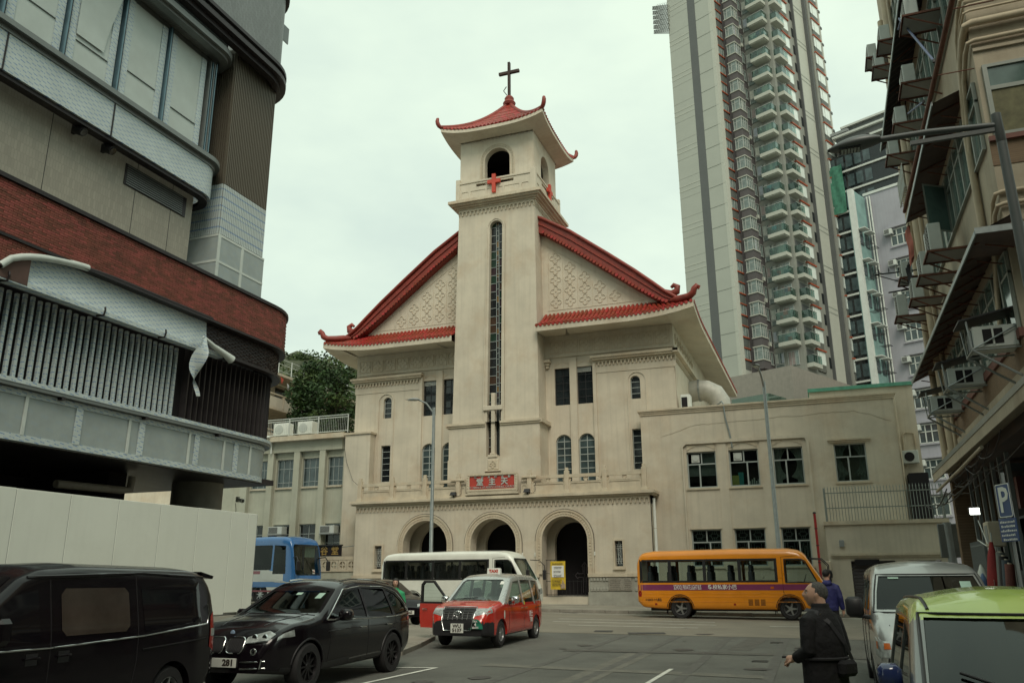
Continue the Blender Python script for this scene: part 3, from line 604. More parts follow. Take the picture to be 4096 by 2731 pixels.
for a in (-21.52, -12.13):
    for k_ in range(6): BOX(a + .03, a + .87, YB + .1, YB + .16, 12.68 + k_ * .045, 12.70 + k_ * .045).build('louvre', WFRAME, CH)
for a, b in both(-24.45, -23.5):       # tall round-headed recess strips
    q = MB(); frameloop(q, archp(a - .06, b + .06, 5.9, 12.42, 12), archp(a, b, 5.9, 12.36, 12), mXZ(YB), -.05, 0); q.build('strip_mould', PLA, CH, smooth=40)
for a, b in both(-20.64, -20.24) + both(-21.75, -21.56): BOX(a, b, YB - .1, YB, 5.8, 13.5).build('pilaster', PLA, CH)
for a, b in both(-26.15, -21.7):       # projecting corner pavilions with corbels
    BOX(a, b, YB - .03, YB - .0, 12.5, 13.2).build('pavilion_band', PLA, CH); corbels(a + .02, b, YB - .03, 13.2, 12.9, .215, CH, th=.1)
    BOX(a - .12, b + .12, YB - .28, YB, 13.2, 13.3).build('pavilion_cornice', PLB, CH); BOX(a - .2, b + .18, YB - .36, YB, 13.3, 13.43).build('pavilion_cornice', PLB, CH)
corbels(YB, YB + 12, bR, 13.2, 12.9, .25, CH, 'y'); BOX(bR, bR + .3, YB - .36, YB + 14, 13.22, 13.43).build('pavilion_cornice', PLB, CH)
for x_ in (-13.75, 2 * AXX + 13.75):
    MB().bbox(x_ - .2, x_ + .2, YB - .3, YB, 13.3, 13.5, .02).bbox(x_ - .14, x_ + .14, YB - .2, YB, 13.15, 13.3, .02).bbox(x_ - .1, x_ + .1, YB - .14, YB, 12.98, 13.15, .03).build('bracket', PLB, CH)
for a, b in twin:
    for sx_ in (0, 1):
        x_ = b if sx_ else a; d = -1 if sx_ else 1; MB().xz([(x_, 13.28), (x_ + d * .4, 13.28), (x_ + d * .28, 13.2), (x_ + d * .12, 13.14), (x_, 13.03)], YB - .02, YB - .002).build('spandrel_ornament', PLB, CH)
qf = quatre(.3, .02).mesh('quatrefoil', PLB); sq = MB(); frameloop(sq, rrect(-.39, .39, -.37, .37, .06), rrect(-.355, .355, -.335, .335, .1), lambda u, v, w: (u, w, v), -.03, 0); sqm = sq.mesh('panel_frame', PLB)
FZ = BOX(bL + .05, bR + .028, YB - .08, YB, 13.6, 14.85).build('frieze', PLA, CH)
fx = [-25.5 + .855 * i for i in range(8)]; fx += [2 * AXX - x_ for x_ in fx]
for x_ in fx: inst('panel_frame', sqm, FZ, T(x_, YB - .08, 14.17)); inst('quatrefoil', qf, FZ, T(x_, YB - .08, 14.17, 0, 1, .7, 1))
BOX(bR - .05, bR + .03, YB, YB + 20, 13.6, 14.85).build('frieze', PLA, CH)
for i in range(8): inst('quatrefoil', qf, FZ, T(bR + .03, YB + .6 + i * .86, 14.17, R(90)))
# ---- main roof: flared eaves, gable with quatrefoils, thick red verges
def eavez(x_):   # eave line at the front: flat, flicking up to the corner tips
    d = abs(x_ - AXX); return 15.02 + .42 * max(0, (d - 7.2) / 3.95) ** 2.2
XE = 11.15
def skirt(u, v):
    x_ = AXX - XE + 2 * XE * u; y_ = 41.45 + 1.55 * v; d = abs(x_ - AXX); return (x_ * (1 - .0) + (AXX - x_) * .06 * v * (d > 9), y_, eavez(x_) + v * (1.0 - .3 * max(0, (d - 8) / 3)) * (.6 + .4 * v) + .05)
nT = 92
ULO, UHI = (-18.95 - (AXX - XE)) / (2 * XE), (-13.85 - (AXX - XE)) / (2 * XE)
for ua, ub in ((0, ULO), (UHI, 1)):
    us = [ua + (ub - ua) * i / 30 for i in range(31)]
    sk = MB(); sk.grid([[skirt(u, j / 5) for j in range(6)] for u in us]); sk.build('roof_slope', RIDGE, CH, smooth=40, fixn=False)
    fa = MB(); tp = [skirt(u, 0) for u in us]; fa.grid([tp, [(p[0], p[1] + .02, p[2] - .32) for p in tp], [(AXX + (p[0] - AXX) * .88 if abs(p[0] - AXX) > 4 else p[0], YB - .05, 14.86) for p in tp]]); fa.build('eave', PLA, CH, smooth=30, fixn=False)
    tiles_on(lambda u, v: skirt(ua + (ub - ua) * u, v), round(nT * (ub - ua)), 3, CH, TILE, .1)
dr = MB().lathe([(.0, -.03), (.09, -.03), (.09, 0), (0, 0)], (0, 0, 0), 10, 'y').mesh('tile_end', TILE, smooth=40)
for i in range(nT):
    u = (i + .5) / nT
    if u < ULO or u > UHI: p = skirt(u, 0); inst('tile_end', dr, CH, T(p[0], p[1] - .01, p[2] + .02))
for s_ in (-1, 1):       # side eaves running back along the nave
    def side(u, v): y_ = 41.45 + 1.7 * v + (22 - 1.7 * v) * u; x_ = AXX + s_ * (XE - 2.4 * v); d = .42 * max(0, 1 - u * 6) ** 2 * (1 - v) ** 2; return (x_, y_, 15.05 + d + v * 1.6 * (.7 + .3 * v))
    g_ = MB(); g_.grid([[side(i / 40, j / 4) for j in range(5)] for i in range(41)]); g_.build('roof_slope', RIDGE, CH, smooth=40, fixn=False)
    tp = [side(i / 40, 0) for i in range(41)]; e_ = MB(); e_.grid([tp, [(p[0], p[1], p[2] - .3) for p in tp], [(AXX + s_ * (bR - AXX), p[1], 14.86) for p in tp]]); e_.build('eave', PLA, CH, smooth=30, fixn=False)
    if s_ > 0:
        for i in range(100): p = side((i + .5) / 100, 0); inst('tile_end', dr, CH, T(p[0] + .02, p[1], p[2] + .02, R(90)))
vz = [(0, 23.1), (2.65, 21.9), (4.3, 20.85), (6.4, 19.2), (7.9, 17.98), (8.9, 17.1), (9.5, 16.55), (10.1, 16.12), (10.6, 15.9)]      # top of verge by distance from the axis
vl = [(0, 22.25), (2.65, 20.98), (4.3, 19.78), (6.4, 18.14), (7.9, 16.97), (8.9, 16.25), (9.5, 15.88), (10.1, 15.72), (10.6, 15.66)]
gw = MB(); gl_ = [(AXX - d, z_) for d, z_ in vl[::-1]] + [(AXX + d, z_) for d, z_ in vl[1:]] ; gw.xz(gl_ + [(AXX + 9.5, 15.6), (AXX - 9.5, 15.6)], 43.0, 43.3); gw.build('gable_wall', PLA, CH)
for s_ in (-1, 1):
    vb = MB(); o_ = [(AXX + s_ * d, z_) for d, z_ in vz] + [(AXX + s_ * d, z_ - .02) for d, z_ in vl[::-1]]; vb.xz(o_, 42.55, 43.0)
    VB = vb.build('verge_ridge', RIDGE, CH)
    MB().tube([(AXX + s_ * d, 42.5, z_ + .02) for d, z_ in vz], .1, 8).build('verge_cap', RIDGE, CH, smooth=50); MB().tube([(AXX + s_ * d, 42.52, .55 * z_ + .45 * y_) for (d, z_), (d2, y_) in zip(vz, vl)], .04, 6).build('verge_bead', RIDGE, CH, smooth=50)
    e = (9.7, 16.45); x_, z_ = AXX + s_ * e[0], e[1]       # curled verge end
    MB().tube([(x_ - s_ * .3, 42.75, z_ + .1), (x_ + s_ * .15, 42.75, z_ - .05), (x_ + s_ * .45, 42.75, z_ + .08), (x_ + s_ * .5, 42.75, z_ + .33), (x_ + s_ * .3, 42.75, z_ + .45), (x_ + s_ * .15, 42.75, z_ + .33)], [.2, .22, .2, .17, .13, .08], 8).build('verge_scroll', RIDGE, CH, smooth=50)
    # diagonal hip ridge from the verge foot to the corner tip, ending in an upturned curl
    hp = [(x_ + s_ * .2, 42.5, z_ - .5), (x_ + s_ * .5, 42.2, z_ - .56), (AXX + s_ * (XE - .6), 41.8, 15.78), (AXX + s_ * (XE - .2), 41.55, 15.76)]
    ti = [(AXX + s_ * (XE + .02), 41.45, 15.9), (AXX + s_ * (XE + .1), 41.42, 16.12), (AXX + s_ * (XE + .25), 41.42, 16.26), (AXX + s_ * (XE + .34), 41.42, 16.2), (AXX + s_ * (XE + .3), 41.42, 16.06)]
    MB().tube(hp + ti, [.12, .2, .2, .19, .18, .16, .14, .1, .06], 8).build('hip_ridge', RIDGE, CH, smooth=50)
    # nave roof slope behind the verge
    g_ = MB(); g_.grid([[(AXX + s_ * d, 43.25 + j * 7, z_ - .5) for j in range(4)] for d, z_ in vz[:-1]]); g_.build('roof_slope', RIDGE, CH, smooth=40, fixn=False)
    for q in range(40):      # tile ends along the verge
        d = 2.7 + 6.9 * q / 39
        for (d0, z0), (d1, z1) in zip(vl, vl[1:]):
            if d0 <= d <= d1: zz_ = z0 + (z1 - z0) * (d - d0) / (d1 - d0)
        inst('tile_end', dr, CH, T(AXX + s_ * d, 42.5, zz_ + .1, 0, 1.05, 3)); 
    for i_ in range(5):      # raised quatrefoils and panel lines on the gable
        for j_ in range(5 - i_):
            inst('quatrefoil', qf, CH, T(AXX + s_ * (3.24 + .86 * i_), 43.0, 16.81 + .68 * j_, 0, 1.08, .8, 1.08))
    for i_ in range(6):
        x_ = AXX + s_ * (2.82 + .86 * i_); top = 19.9 - .66 * i_; BOX(x_ - .012, x_ + .012, 42.985, 43.0, 16.35, top).build('panel_line', PLB, CH)
    ln = MB().tube([(AXX + s_ * 2.75, 42.995, 20.3), (AXX + s_ * 8.3, 42.995, 16.5)], .02, 4).tube([(AXX + s_ * 2.75, 42.995, 16.35), (AXX + s_ * 8.3, 42.995, 16.35)], .02, 4); ln.build('panel_line', PLB, CH)
# gate, steps and doorway
GT = MB()
for i in range(4): BOX(-13.6 + 0, -11.3, YP - .55 + i * .28, YP + .9, 0, .22 + .14 * (i + .3)).build('step', CONC, CH)
gt = thing('iron_gate', 'black wrought iron gate with outlined cross in the right church arch', 'gate', (-12.5, YP + .3, .75))
gm_ = MB(); yg = YP + .25
for i in range(12): x_ = -13.5 + i * .2; gm_.cyl((x_, yg, .8), (x_, yg, 1.55 if i > 3 else 2.55), .012, n=5)
for z_ in (.85, 1.5): gm_.box(-13.55, -11.3, yg - .012, yg + .012, z_ - .015, z_ + .015)
gm_.box(-13.55, -12.9, yg - .012, yg + .012, 2.53, 2.56); gm_.tube([(-13.5 + .55 * math.sin(R(a_)), yg, 1.5 + .75 * math.cos(R(a_)) - .35) for a_ in range(-10, 100, 10)], .012, 5); gm_.build('bars', IRON, gt)
oc = MB(); cx_, cz_ = -11.78, 1.78; IR2 = mat('grey_wrought_iron', (.10, .085, .10), .6, var=.1)
pts = [(-.09, -.85), (-.09, -.09), (-.36, -.09), (-.36, -.16), (-.52, 0), (-.36, .16), (-.36, .09), (-.09, .09), (-.09, .45), (-.16, .45), (0, .66), (.16, .45), (.09, .45), (.09, .09), (.36, .09), (.36, .16), (.52, 0), (.36, -.16), (.36, -.09), (.09, -.09), (.09, -.85)]
oc.tube([(cx_ + a, yg + 1.0, cz_ + b) for a, b in pts], .012, 5); oc.tube([(cx_, yg + 1.0, cz_ - .85), (cx_, yg + 1.0, cz_ + .6)], .008, 4); oc.build('outlined_cross', IR2, gt)
# banner on the gate
YEL = mat('yellow_banner_vinyl', (.60, .42, .03), .55, var=.08); bn = thing('banner', 'tall yellow parish banner with white notice hung on the church gate', 'banner', (-12.74, YP - .3, 1.1))
MB().grid([[(-13.13 + .78 * i / 8, YP - .32 + .012 * math.sin(i * 1.3 + j), 1.11 + 1.36 * j / 10) for j in range(11)] for i in range(9)]).build('sheet', YEL, bn, smooth=60)
WH = mat('white_print', (.74, .75, .72), .6, var=.05); BOX(-13.05, -12.42, YP - .35, YP - .343, 1.7, 2.26).build('notice', WH, bn)
BLK = mat('black_print', (.03, .03, .03), .6)
scribble('lettering', BLK, bn, T(-12.74, YP - .356, 2.35) @ FRONT, .6, 1, .07, .8, 5)
for i in range(3): scribble('lettering', BLK, bn, T(-12.76, YP - .356, 2.19 - i * .19) @ FRONT, .42, 2, .07, .6, 6 + i)
scribble('lettering', BLK, bn, T(-12.82, YP - .356, 1.58) @ FRONT, .5, 5, .07, .5, 12)
RB = mat('printed_church_picture', (.4, .3, .22), .6, var=.3, scale=9)
MB().xz([(-12.6, 1.16), (-12.37, 1.16), (-12.37, 1.36), (-12.44, 1.42), (-12.46, 1.55), (-12.5, 1.57), (-12.53, 1.42), (-12.6, 1.33)], YP - .35, YP - .345).build('picture', RB, bn)
# ================================================================== right wing beside the church
CLR = glass('clear_pane', (.62, .68, .66), alpha=.78)
CURT = mat('pale_curtain', (.42, .44, .40), .9, var=.2, scale=6); BLIND = mat('grey_blind', (.2, .22, .21), .8, var=.15, scale=5)
WG = thing('church_hall', 'cream two storey hall wing right of the church with parapet crack', 'building', (-2.4, 42.4, .15))
YW = 42.4
up = [(-6.2, -4.75), (-4.12, -2.7), (-2.02, -.62)]; lo = [(-6.2, -4.75), (-4.12, -2.68), (-1.95, -.65)]
wh = [rectp(a, b, 5.95, 7.75) for a, b in up] + [rectp(a, b, 2.15, 3.92) for a, b in lo] + [rectp(.8, 2.22, 5.97, 7.75)]
w_ = MB(); w_.wall(rectp(-8.46, 3.66, 0, 9.9), wh, 0, .2, mXZ(YW), back=8); w_.build('wall', PLA, WG)
BOX(-8.4, 3.6, YW + 1.2, YW + 1.3, 0, 9.8).build('room_back', DARK, WG)
BOX(-8.4, 3.6, YW + .3, YW + 12, 9.4, 9.6).build('roof', CONC, WG)
for z0, z1, ov in ((9.78, 9.88, .05), (9.88, 9.97, .09), (9.97, 10.06, .14)): BOX(-8.46 - ov, 3.66 + ov, YW - ov, YW + .3, z0, z1).build('coping', PLB, WG)
hx = MB(); hx.xz([(-6.42, 2.0), (-6.34, 2.0), (-6.34, 8.0), (-6.2, 8.14), (-.5, 8.14), (-.42, 8.05), (-.42, 2.0), (-.3, 2.0), (-.3, 8.15), (-.42, 8.3), (-6.3, 8.3), (-6.42, 8.15)], YW - .12, YW - .002); hx.build('window_surround', PLA, WG)
for a, b in ((-4.72, -4.16), (-2.66, -2.06)): BOX(a + .06, b - .06, YW - .05, YW - .001, 2.0, 8.13).build('pilaster', PLA, WG)
for i, (a, b) in enumerate(up + lo + [(.8, 2.22)]):
    top = i < 3 or i == 6; z0, z1 = (5.95, 7.75) if top else (2.15, 3.92); y = YW + .12
    f_ = MB(); frameloop(f_, rectp(a, b, z0, z1), rectp(a + .06, b - .06, z0 + .06, z1 - .06), mXZ(y), 0, .07); zt = z1 - .62; xm = (a + b) / 2; xl = a + (b - a) * (.42 if i % 2 == 0 else .6)
    f_.box(a + .05, b - .05, y + .002, y + .065, zt - .03, zt + .03); f_.box(xm - .03, xm + .03, y + .003, y + .064, zt + .03, z1 - .05); f_.box(xl - .035, xl + .035, y + .003, y + .064, z0 + .05, zt - .03)
    wo = f_.build('window', FRAME, WG)
    for xa, xb, za, zb in ((a, xm, zt, z1), (xm, b, zt, z1), (a, xl, z0, zt), (xl, b, z0, zt)): BOX(xa + .03, xb - .03, y + .03, y + .036, za + .03, zb - .03).build('pane', CLR, wo)
    BOX(a - .07, b + .1, YW - .07, YW + .1, z0 - .1, z0 - .02).build('sill', PLB, wo)
    if not top: BOX(a - .05, b + .05, YW - .06, YW, z1 + .0, z1 + .05).build('lintel', PLB, wo)
    if i in (0,): BOX(a + .05, b - .05, y + .15, y + .16, 6.55, 7.2).build('blind', BLIND, wo); BOX(xm, b - .05, y + .16, y + .17, 7.1, 7.7).build('blind', BLIND, wo)
    if i in (2, 6):      # tied-back curtains
        for s_ in (0, 1):
            P = []
            for q in range(15):
                row = []
                for j in range(13):
                    v = j / 12; wid = (.68 - .42 * math.sin(min(1, v * 1.15) * math.pi) ** .7 * (v < .87)) if v < .9 else .3
                    z_ = z1 - .05 - v * 1.65; off = q / 14 * wid * (.95 if v < .1 else 1); x_ = (a + .05 + off) if s_ == 0 else (b - .05 - off); row.append((x_, y + .2 + .03 * math.sin(q * 2.2), z_))
                P.append(row)
            MB().grid(P).build('curtain', CURT, wo, smooth=60)
    if i in (0, 1):
        fx_ = a + .42; MB().lathe([(.0, -.02), (.13, -.02), (.16, 0), (.16, .04)], (fx_, y + .0, 7.42), 14, 'y').box(fx_ - .2, fx_ + .2, y + .02, y + .035, 7.22, 7.62).build('extractor_fan', WFRAME, wo)
    if i == 1: BOX(-4.05, -3.72, y + .1, y + .12, 6.03, 6.5).build('card', mat('yellow_card', (.5, .5, .14), .7), wo); BOX(-3.75, -3.5, y + .12, y + .14, 6.03, 6.65).build('card', mat('teal_card', (.05, .33, .33), .7), wo)
    if i == 1: 
        for q in range(5): MB().cyl((-3.2 + q * .1, y + .2, 6.0), (-3.2 + q * .1, y + .2, 6.2 + .08 * (q % 3)), .035, n=8).build('bottle', WPAINT, wo)
    if 3 <= i < 6:        # geometric grilles
        g_ = MB()
        for xa, xb, za, zb in ((a, xm, zt, z1), (xm, b, zt, z1), (a, xl, z0, zt), (xl, b, z0, zt)):
            cx_, cz_ = (xa + xb) / 2, (za + zb) / 2; yy = y + .09; hw, hh = (xb - xa) * .5 - .08, (zb - za) * .5 - .08
            def bar(x0, x1, z0_, z1_): g_.box(x0, x1, yy, yy + .012, z0_, z1_)
            t_ = .009
            for z_ in (cz_ - hh, cz_ + hh): bar(xa + .05, xb - .05, z_ - t_, z_ + t_)
            if zb - za < .8:
                for z_ in (cz_ - .09, cz_ + .09): bar(cx_ - hw * .55, cx_ + hw * .55, z_ - t_, z_ + t_)
                for x_ in (cx_ - hw * .55, cx_ + hw * .55): bar(x_ - t_, x_ + t_, cz_ - .09, cz_ + .09)
                for z_ in (cz_ - .03, cz_ + .03): bar(cx_ - hw * .9, cx_ - hw * .55, z_ - t_, z_ + t_); bar(cx_ + hw * .55, cx_ + hw * .9, z_ - t_, z_ + t_)
                for x_ in (cx_ - hw * .35, cx_, cx_ + hw * .35): bar(x_ - t_, x_ + t_, cz_ - hh, cz_ - .09); bar(x_ - t_, x_ + t_, cz_ + .09, cz_ + hh)
            else:
                for x_ in (-.9, -.5, .5, .9): bar(cx_ + hw * x_ - t_, cx_ + hw * x_ + t_, za + .05, zb - .08)
                for x_ in (-.22, .22): bar(cx_ + hw * x_ - t_, cx_ + hw * x_ + t_, cz_ - hh * .45, cz_ + hh * .65)
                for z_ in (-.45, .65): bar(cx_ - hw * .22, cx_ + hw * .22, cz_ + hh * z_ - t_, cz_ + hh * z_ + t_)
                for z_ in (-.2, -.05): bar(cx_ - hw * .5, cx_ - hw * .22, cz_ + hh * z_ - t_, cz_ + hh * z_ + t_); bar(cx_ + hw * .22, cx_ + hw * .5, cz_ + hh * z_ - t_, cz_ + hh * z_ + t_)
        g_.build('grille', FRAME, wo)
for a, b in up:
    for x_, d in ((a + .02, 1), (b - .02, -1)): MB().xz([(x_, 8.08), (x_ + d * .5, 8.08), (x_ + d * .4, 8.0), (x_ + d * .22, 7.95), (x_ + d * .08, 7.86), (x_, 7.84)], YW - .03, YW - .001).build('corner_ornament', PLB, WG)
BOX(.56, 2.47, YW - .16, YW, 7.9, 7.98).build('window_hood', PLB, WG); BOX(.62, 2.41, YW - .1, YW, 7.82, 7.9).build('window_hood', PLB, WG)
cr = MB(); random.seed(11); pts = []; x_, z_ = -7.4, 8.62
while x_ < 3.6:
    pts.append((x_, YW - .004, z_ + .05 * math.sin(x_ * 3) * .4 + random.uniform(-.02, .02))); x_ += .16; z_ += .045 if x_ < -5.6 else (.004 if x_ < 2.0 else -.06)
cr.tube(pts, .007, 4); cr.build('crack', mat('crack_line', (.2, .16, .11), .9), WG)  # thin dark tube drawn along the crack
MB().tube([(-4.9, YW + .6, 9.95), (-4.25, YW - .06, 10.22), (-4.18, YW - .1, 10.1), (-4.12, YW - .08, 9.3), (-3.98, YW - .08, 8.6), (-3.9, YW - .06, 7.85)], .04, 8).build('conduit', GALV, WG, smooth=50)
MB().cyl((3.72, YW - .03, 5.4), (3.72, YW - .03, 9.8), .035, n=8).build('rain_pipe', PLB, WG)
dp = MB().cyl((-7.83, 41.6, 4.0), (-7.83, 41.6, 5.45), .075, n=10).cyl((-7.83, 41.6, 1), (-7.83, 41.6, 3.97), .08, n=10); dp.build('rain_pipe', WPAINT, WG, smooth=50)
MB().cyl((-7.97, 41.5, 1), (-7.97, 41.5, 5.5), .025, n=6).build('cable', IRON, WG)
# set-back block with green coping
BOX(-.05, 4.66, 43.4, 52, 0, 10.55).build('rear_block', PLA, WG); BOX(-.1, 4.72, 43.3, 52, 10.55, 10.72).build('green_coping', mat('green_coping_paint', (.10, .32, .23), .6, var=.25, scale=3, streak=.4), WG)
MB().tube([(3.95, 43.36, 6.6), (3.95, 43.36, 8.1), (4.1, 43.36, 8.25), (4.45, 43.36, 8.2), (4.5, 43.36, 6.9)], .03, 6).build('pipe', PLB, WG)
acw = thing('air_conditioner', 'cream outdoor air conditioner on the side wall above the spiked railing', 'air conditioner', (4.1, 43.2, 6.9)); MB().bbox(3.8, 4.5, 43.0, 43.35, 6.75, 7.35, .02).build('case', WFRAME, acw); MB().lathe([(0, 0), (.22, 0), (.22, .02), (0, .02)], (4.1, 42.98, 7.05), 14, 'y').build('fan', DARK, acw)
BOX(3.9, 4.7, 42.2, 43.3, 4.1, 6.2).build('doorway', DARK, WG)
# roof duct and a small outdoor unit on the hall roof
DUCT = mat('dull_duct', (.40, .40, .36), .55, .1, var=.15, scale=3, streak=.3)
DU = thing('roof_duct', 'fat silver exhaust duct elbow on the church side wall', 'duct', (-5.4, 48.5, 10))
MB().tube([(-6.7, 48.6, 12.2), (-6.2, 48.6, 12.25), (-5.7, 48.6, 12.2), (-5.25, 48.6, 11.95), (-5.0, 48.6, 11.5), (-4.95, 48.6, 11.0), (-4.95, 48.6, 9.6)], .62, 18).build('elbow', DUCT, DU, smooth=30)
for x_, z_ in ((-6.2, 0),): MB().lathe([(.66, -.05), (.66, .05)], (-6.1, 48.6, 12.25), 18, 'x').build('flange', GALV, DU)
MB().lathe([(.66, 10.6), (.66, 10.7)], (-4.95, 48.6, 0), 18).build('flange', GALV, DU)
uo = thing('air_conditioner', 'white outdoor air conditioner on the hall roof beside the church', 'air conditioner', (-6.2, 43.6, 9.6)); MB().bbox(-6.45, -5.95, 43.3, 43.9, 9.6, 10.95, .02).build('case', WPAINT, uo); BOX(-6.4, -6.1, 43.28, 43.3, 9.9, 10.8).build('grille', DARK, uo)
# ================================================================== low garage block with spiked railing
GA = thing('garage_block', 'low cream garage block with stained coping and shuttered openings', 'building', (2.5, 40.5, .1)); YG = 40.5
g_ = MB(); g_.wall(rectp(.03, 5.0, -.1, 3.86), [rectp(.95, 2.75, -.05, 2.3), rectp(3.25, 4.55, -.05, 2.3)], 0, .35, mXZ(YG), back=2.5); g_.build('wall', PLA, GA)
BOX(-.02, 5.06, YG - .1, YG + 2.2, 3.86, 4.02).build('coping', PLB, GA); BOX(.15, 4.95, YG - .14, YG, 2.52, 2.62).build('ledge', PLB, GA); BOX(.2, 4.9, YG - .08, YG, 2.44, 2.52).build('ledge', PLB, GA)
SH = mat('dark_shutter', (.09, .08, .085), .7, var=.2)
for a, b in ((.95, 2.75), (3.25, 4.55)):
    for i in range(16): BOX(a, b, YG + .25, YG + .28, -.05 + i * .147, .08 + i * .147).build('shutter_slat', SH, GA)
BOX(1.1, 2.1, YG - .05, YG + .2, 2.12, 2.36).build('sign_board', DARK, GA); MB().bbox(.55, .75, YG - .16, YG, 2.9, 3.2, .02).build('wall_lamp', GREYP, GA); MB().bbox(-.1, .12, YG - .2, YG, 1.9, 2.3, .03).build('meter_box', PLB, GA); MB().lathe([(0, 1.55), (.12, 1.6), (.14, 1.75), (.1, 1.9), (0, 1.92)], (0, YG - .15, 0), 10).build('meter', DARK, GA)
RL = thing('spiked_railing', 'grey spiked steel railing on top of the garage block', 'railing', (2.5, YG, 4.02)); RM = mat('weathered_grey_steel', (.24, .27, .25), .55, .3, var=.2)
barm = MB().cyl((0, 0, 0), (0, 0, 1.42), .014, n=5).cyl((0, 0, 1.42), (0, 0, 1.56), .026, .002, 5).mesh('bar', RM)
for i in range(37): inst('bar', barm, RL, T(.18 + i * .13, YG + .02, 4.02))
for z_ in (4.6, 5.27): BOX(.15, 4.95, YG, YG + .04, z_ - .02, z_ + .02).build('rail', RM, RL)
for x_ in (.14, 4.93): BOX(x_ - .04, x_ + .04, YG - .02, YG + .06, 4.02, 5.5).build('post', RM, RL)
# ================================================================== left wing
PLG = mat('greenish_plaster', (.44, .44, .355), .85, var=.12, scale=.9, bump=.12, bscale=45, streak=.35, stain=(.33, .27, .17), stain_amt=.3)
LW = thing('church_annex', 'pale annex left of the church with tall windows and flat roof terrace', 'building', (-30, 44, .5)); YL = 44.0
wx = [(-33.95, -32.63), (-32.05, -30.72), (-30.15, -28.83), (-28.33, -27.26)]
l_ = MB(); l_.wall(rectp(-38, -27.2, 0, 10), [rectp(a, b, 7.18, 8.93) for a, b in wx] + [rectp(a, b, 3.2, 4.92) for a, b in wx], 0, .25, mXZ(YL), back=10); l_.build('wall', PLG, LW)
BOX(-37.9, -27.3, YL + .8, YL + .85, 0, 10).build('room_back', DARK, LW)
for a, b in ((-34.6, -34.05), (-32.59, -32.17), (-30.66, -30.23), (-28.8, -28.39)): BOX(a, b, YL - .28, YL, 0, 9.35).build('pilaster', PLG, LW)
BOX(-38, -27.2, YL - .3, YL, 9.35, 9.6).build('beam', PLG, LW); BOX(-38, -26.9, YL - .7, YL + 12, 10.0, 10.3).build('roof_slab', PLB, LW); BOX(-38, -27.2, YL - .3, YL, 9.6, 10.0).build('beam', PLG, LW)
for a, b in wx:
    panes(a + .02, b - .02, 7.2, 8.92, YL + .1, 3, 3, LW, fm=FRAME, gm=BGLASS, hb=[7.5, 8.35]); panes(a + .02, b - .02, 3.22, 4.9, YL + .1, 2, 3, LW, fm=FRAME, gm=DGLASS); BOX(a, b, YL - .1, YL + .1, 7.08, 7.18).build('sill', PLB, LW)
BLI = mat('green_blind', (.22, .28, .25), .8, var=.1)
for a, b in wx: BOX(a + .08, b - .08, YL + .16, YL + .17, 7.55, 8.3).build('blind', BLI, LW)
rl = thing('terrace_railing', 'thin pale metal railing along the annex roof terrace', 'railing', (-30, YL - .5, 10.3)); rb = MB().cyl((0, 0, 0), (0, 0, .95), .008, n=4).mesh('bar', WFRAME)
for z_ in (11.42, 11.28, 10.42): MB().cyl((-37.5, YL - .5, z_), (-26.75, YL - .5, z_), .028, n=6).build('rail', WFRAME, rl)
for x_ in (-35.2, -33.1, -31.0, -28.87, -26.75): MB().cyl((x_, YL - .5, 10.3), (x_, YL - .5, 11.42), .04, n=6).build('post', WFRAME, rl)
for i in range(66): inst('bar', rb, rl, T(-35.1 + i * .126, YL - .5, 10.38))
acm = MB().bbox(-.55, .55, -.3, .3, 0, .8, .03).mesh('case', WPAINT); acf = MB().lathe([(0, -.02), (.3, -.02), (.32, 0), (0, 0)], (-.12, -.3, .4), 16, 'y').mesh('fan_grille', WFRAME, smooth=40)
for x_, w in ((-32.0, 'left'), (-30.2, 'right')):
    a_ = thing('air_conditioner', 'white outdoor air conditioner on the annex terrace, %s one of two' % w, 'air conditioner', (x_, YL + .3, 10.3)); inst('case', acm, a_, T(x_, YL + .3, 10.5)); inst('fan_grille', acf, a_, T(x_, YL + .3, 10.5)); BOX(x_ - .4, x_ + .4, YL + .1, YL + .5, 10.3, 10.5).build('stand', GREYP, a_)
MB().tube([(-32.2, YL - .8, 10.3), (-32.9, YL - .8, 10.35), (-32.9, YL - .8, 9.9)], .07, 8).build('gutter_pipe', WPAINT, LW); MB().cyl((-32.3, YL - .4, 9.3), (-32.3, YL - .4, 10.2), .05, n=8).build('rain_pipe', WPAINT, LW)
def window_ac(x_, y_, z_, label, parent_rot=0, w=1.0, h=.46, d=.45, group=None, face='y'):
    a_ = thing('air_conditioner', label, 'air conditioner', (x_, y_, z_), group, rot=parent_rot)
    MB().bbox(-w / 2, w / 2, -d, .1, 0, h, .015).build('case', WFRAME, a_); MB().box(-w / 2 + .05, w * .18, -d - .01, -d + .01, .05, h - .05).build('grille', DARK, a_)
    for i in range(6): MB().box(-w / 2 + .05, w * .18, -d - .018, -d - .008, .07 + i * (h - .12) / 6, .085 + i * (h - .12) / 6).build('louvre', WFRAME, a_)
    MB().box(-w / 2 - .03, w / 2 + .03, -d - .02, .1, -.05, -.005).build('shelf', GREYP, a_); return a_
window_ac(-31.58, YL + .0, 4.33, 'white window air conditioner above the blue coach roof'); window_ac(-27.9, YL + .0, 4.31, 'white window air conditioner above the black gold lettered sign')
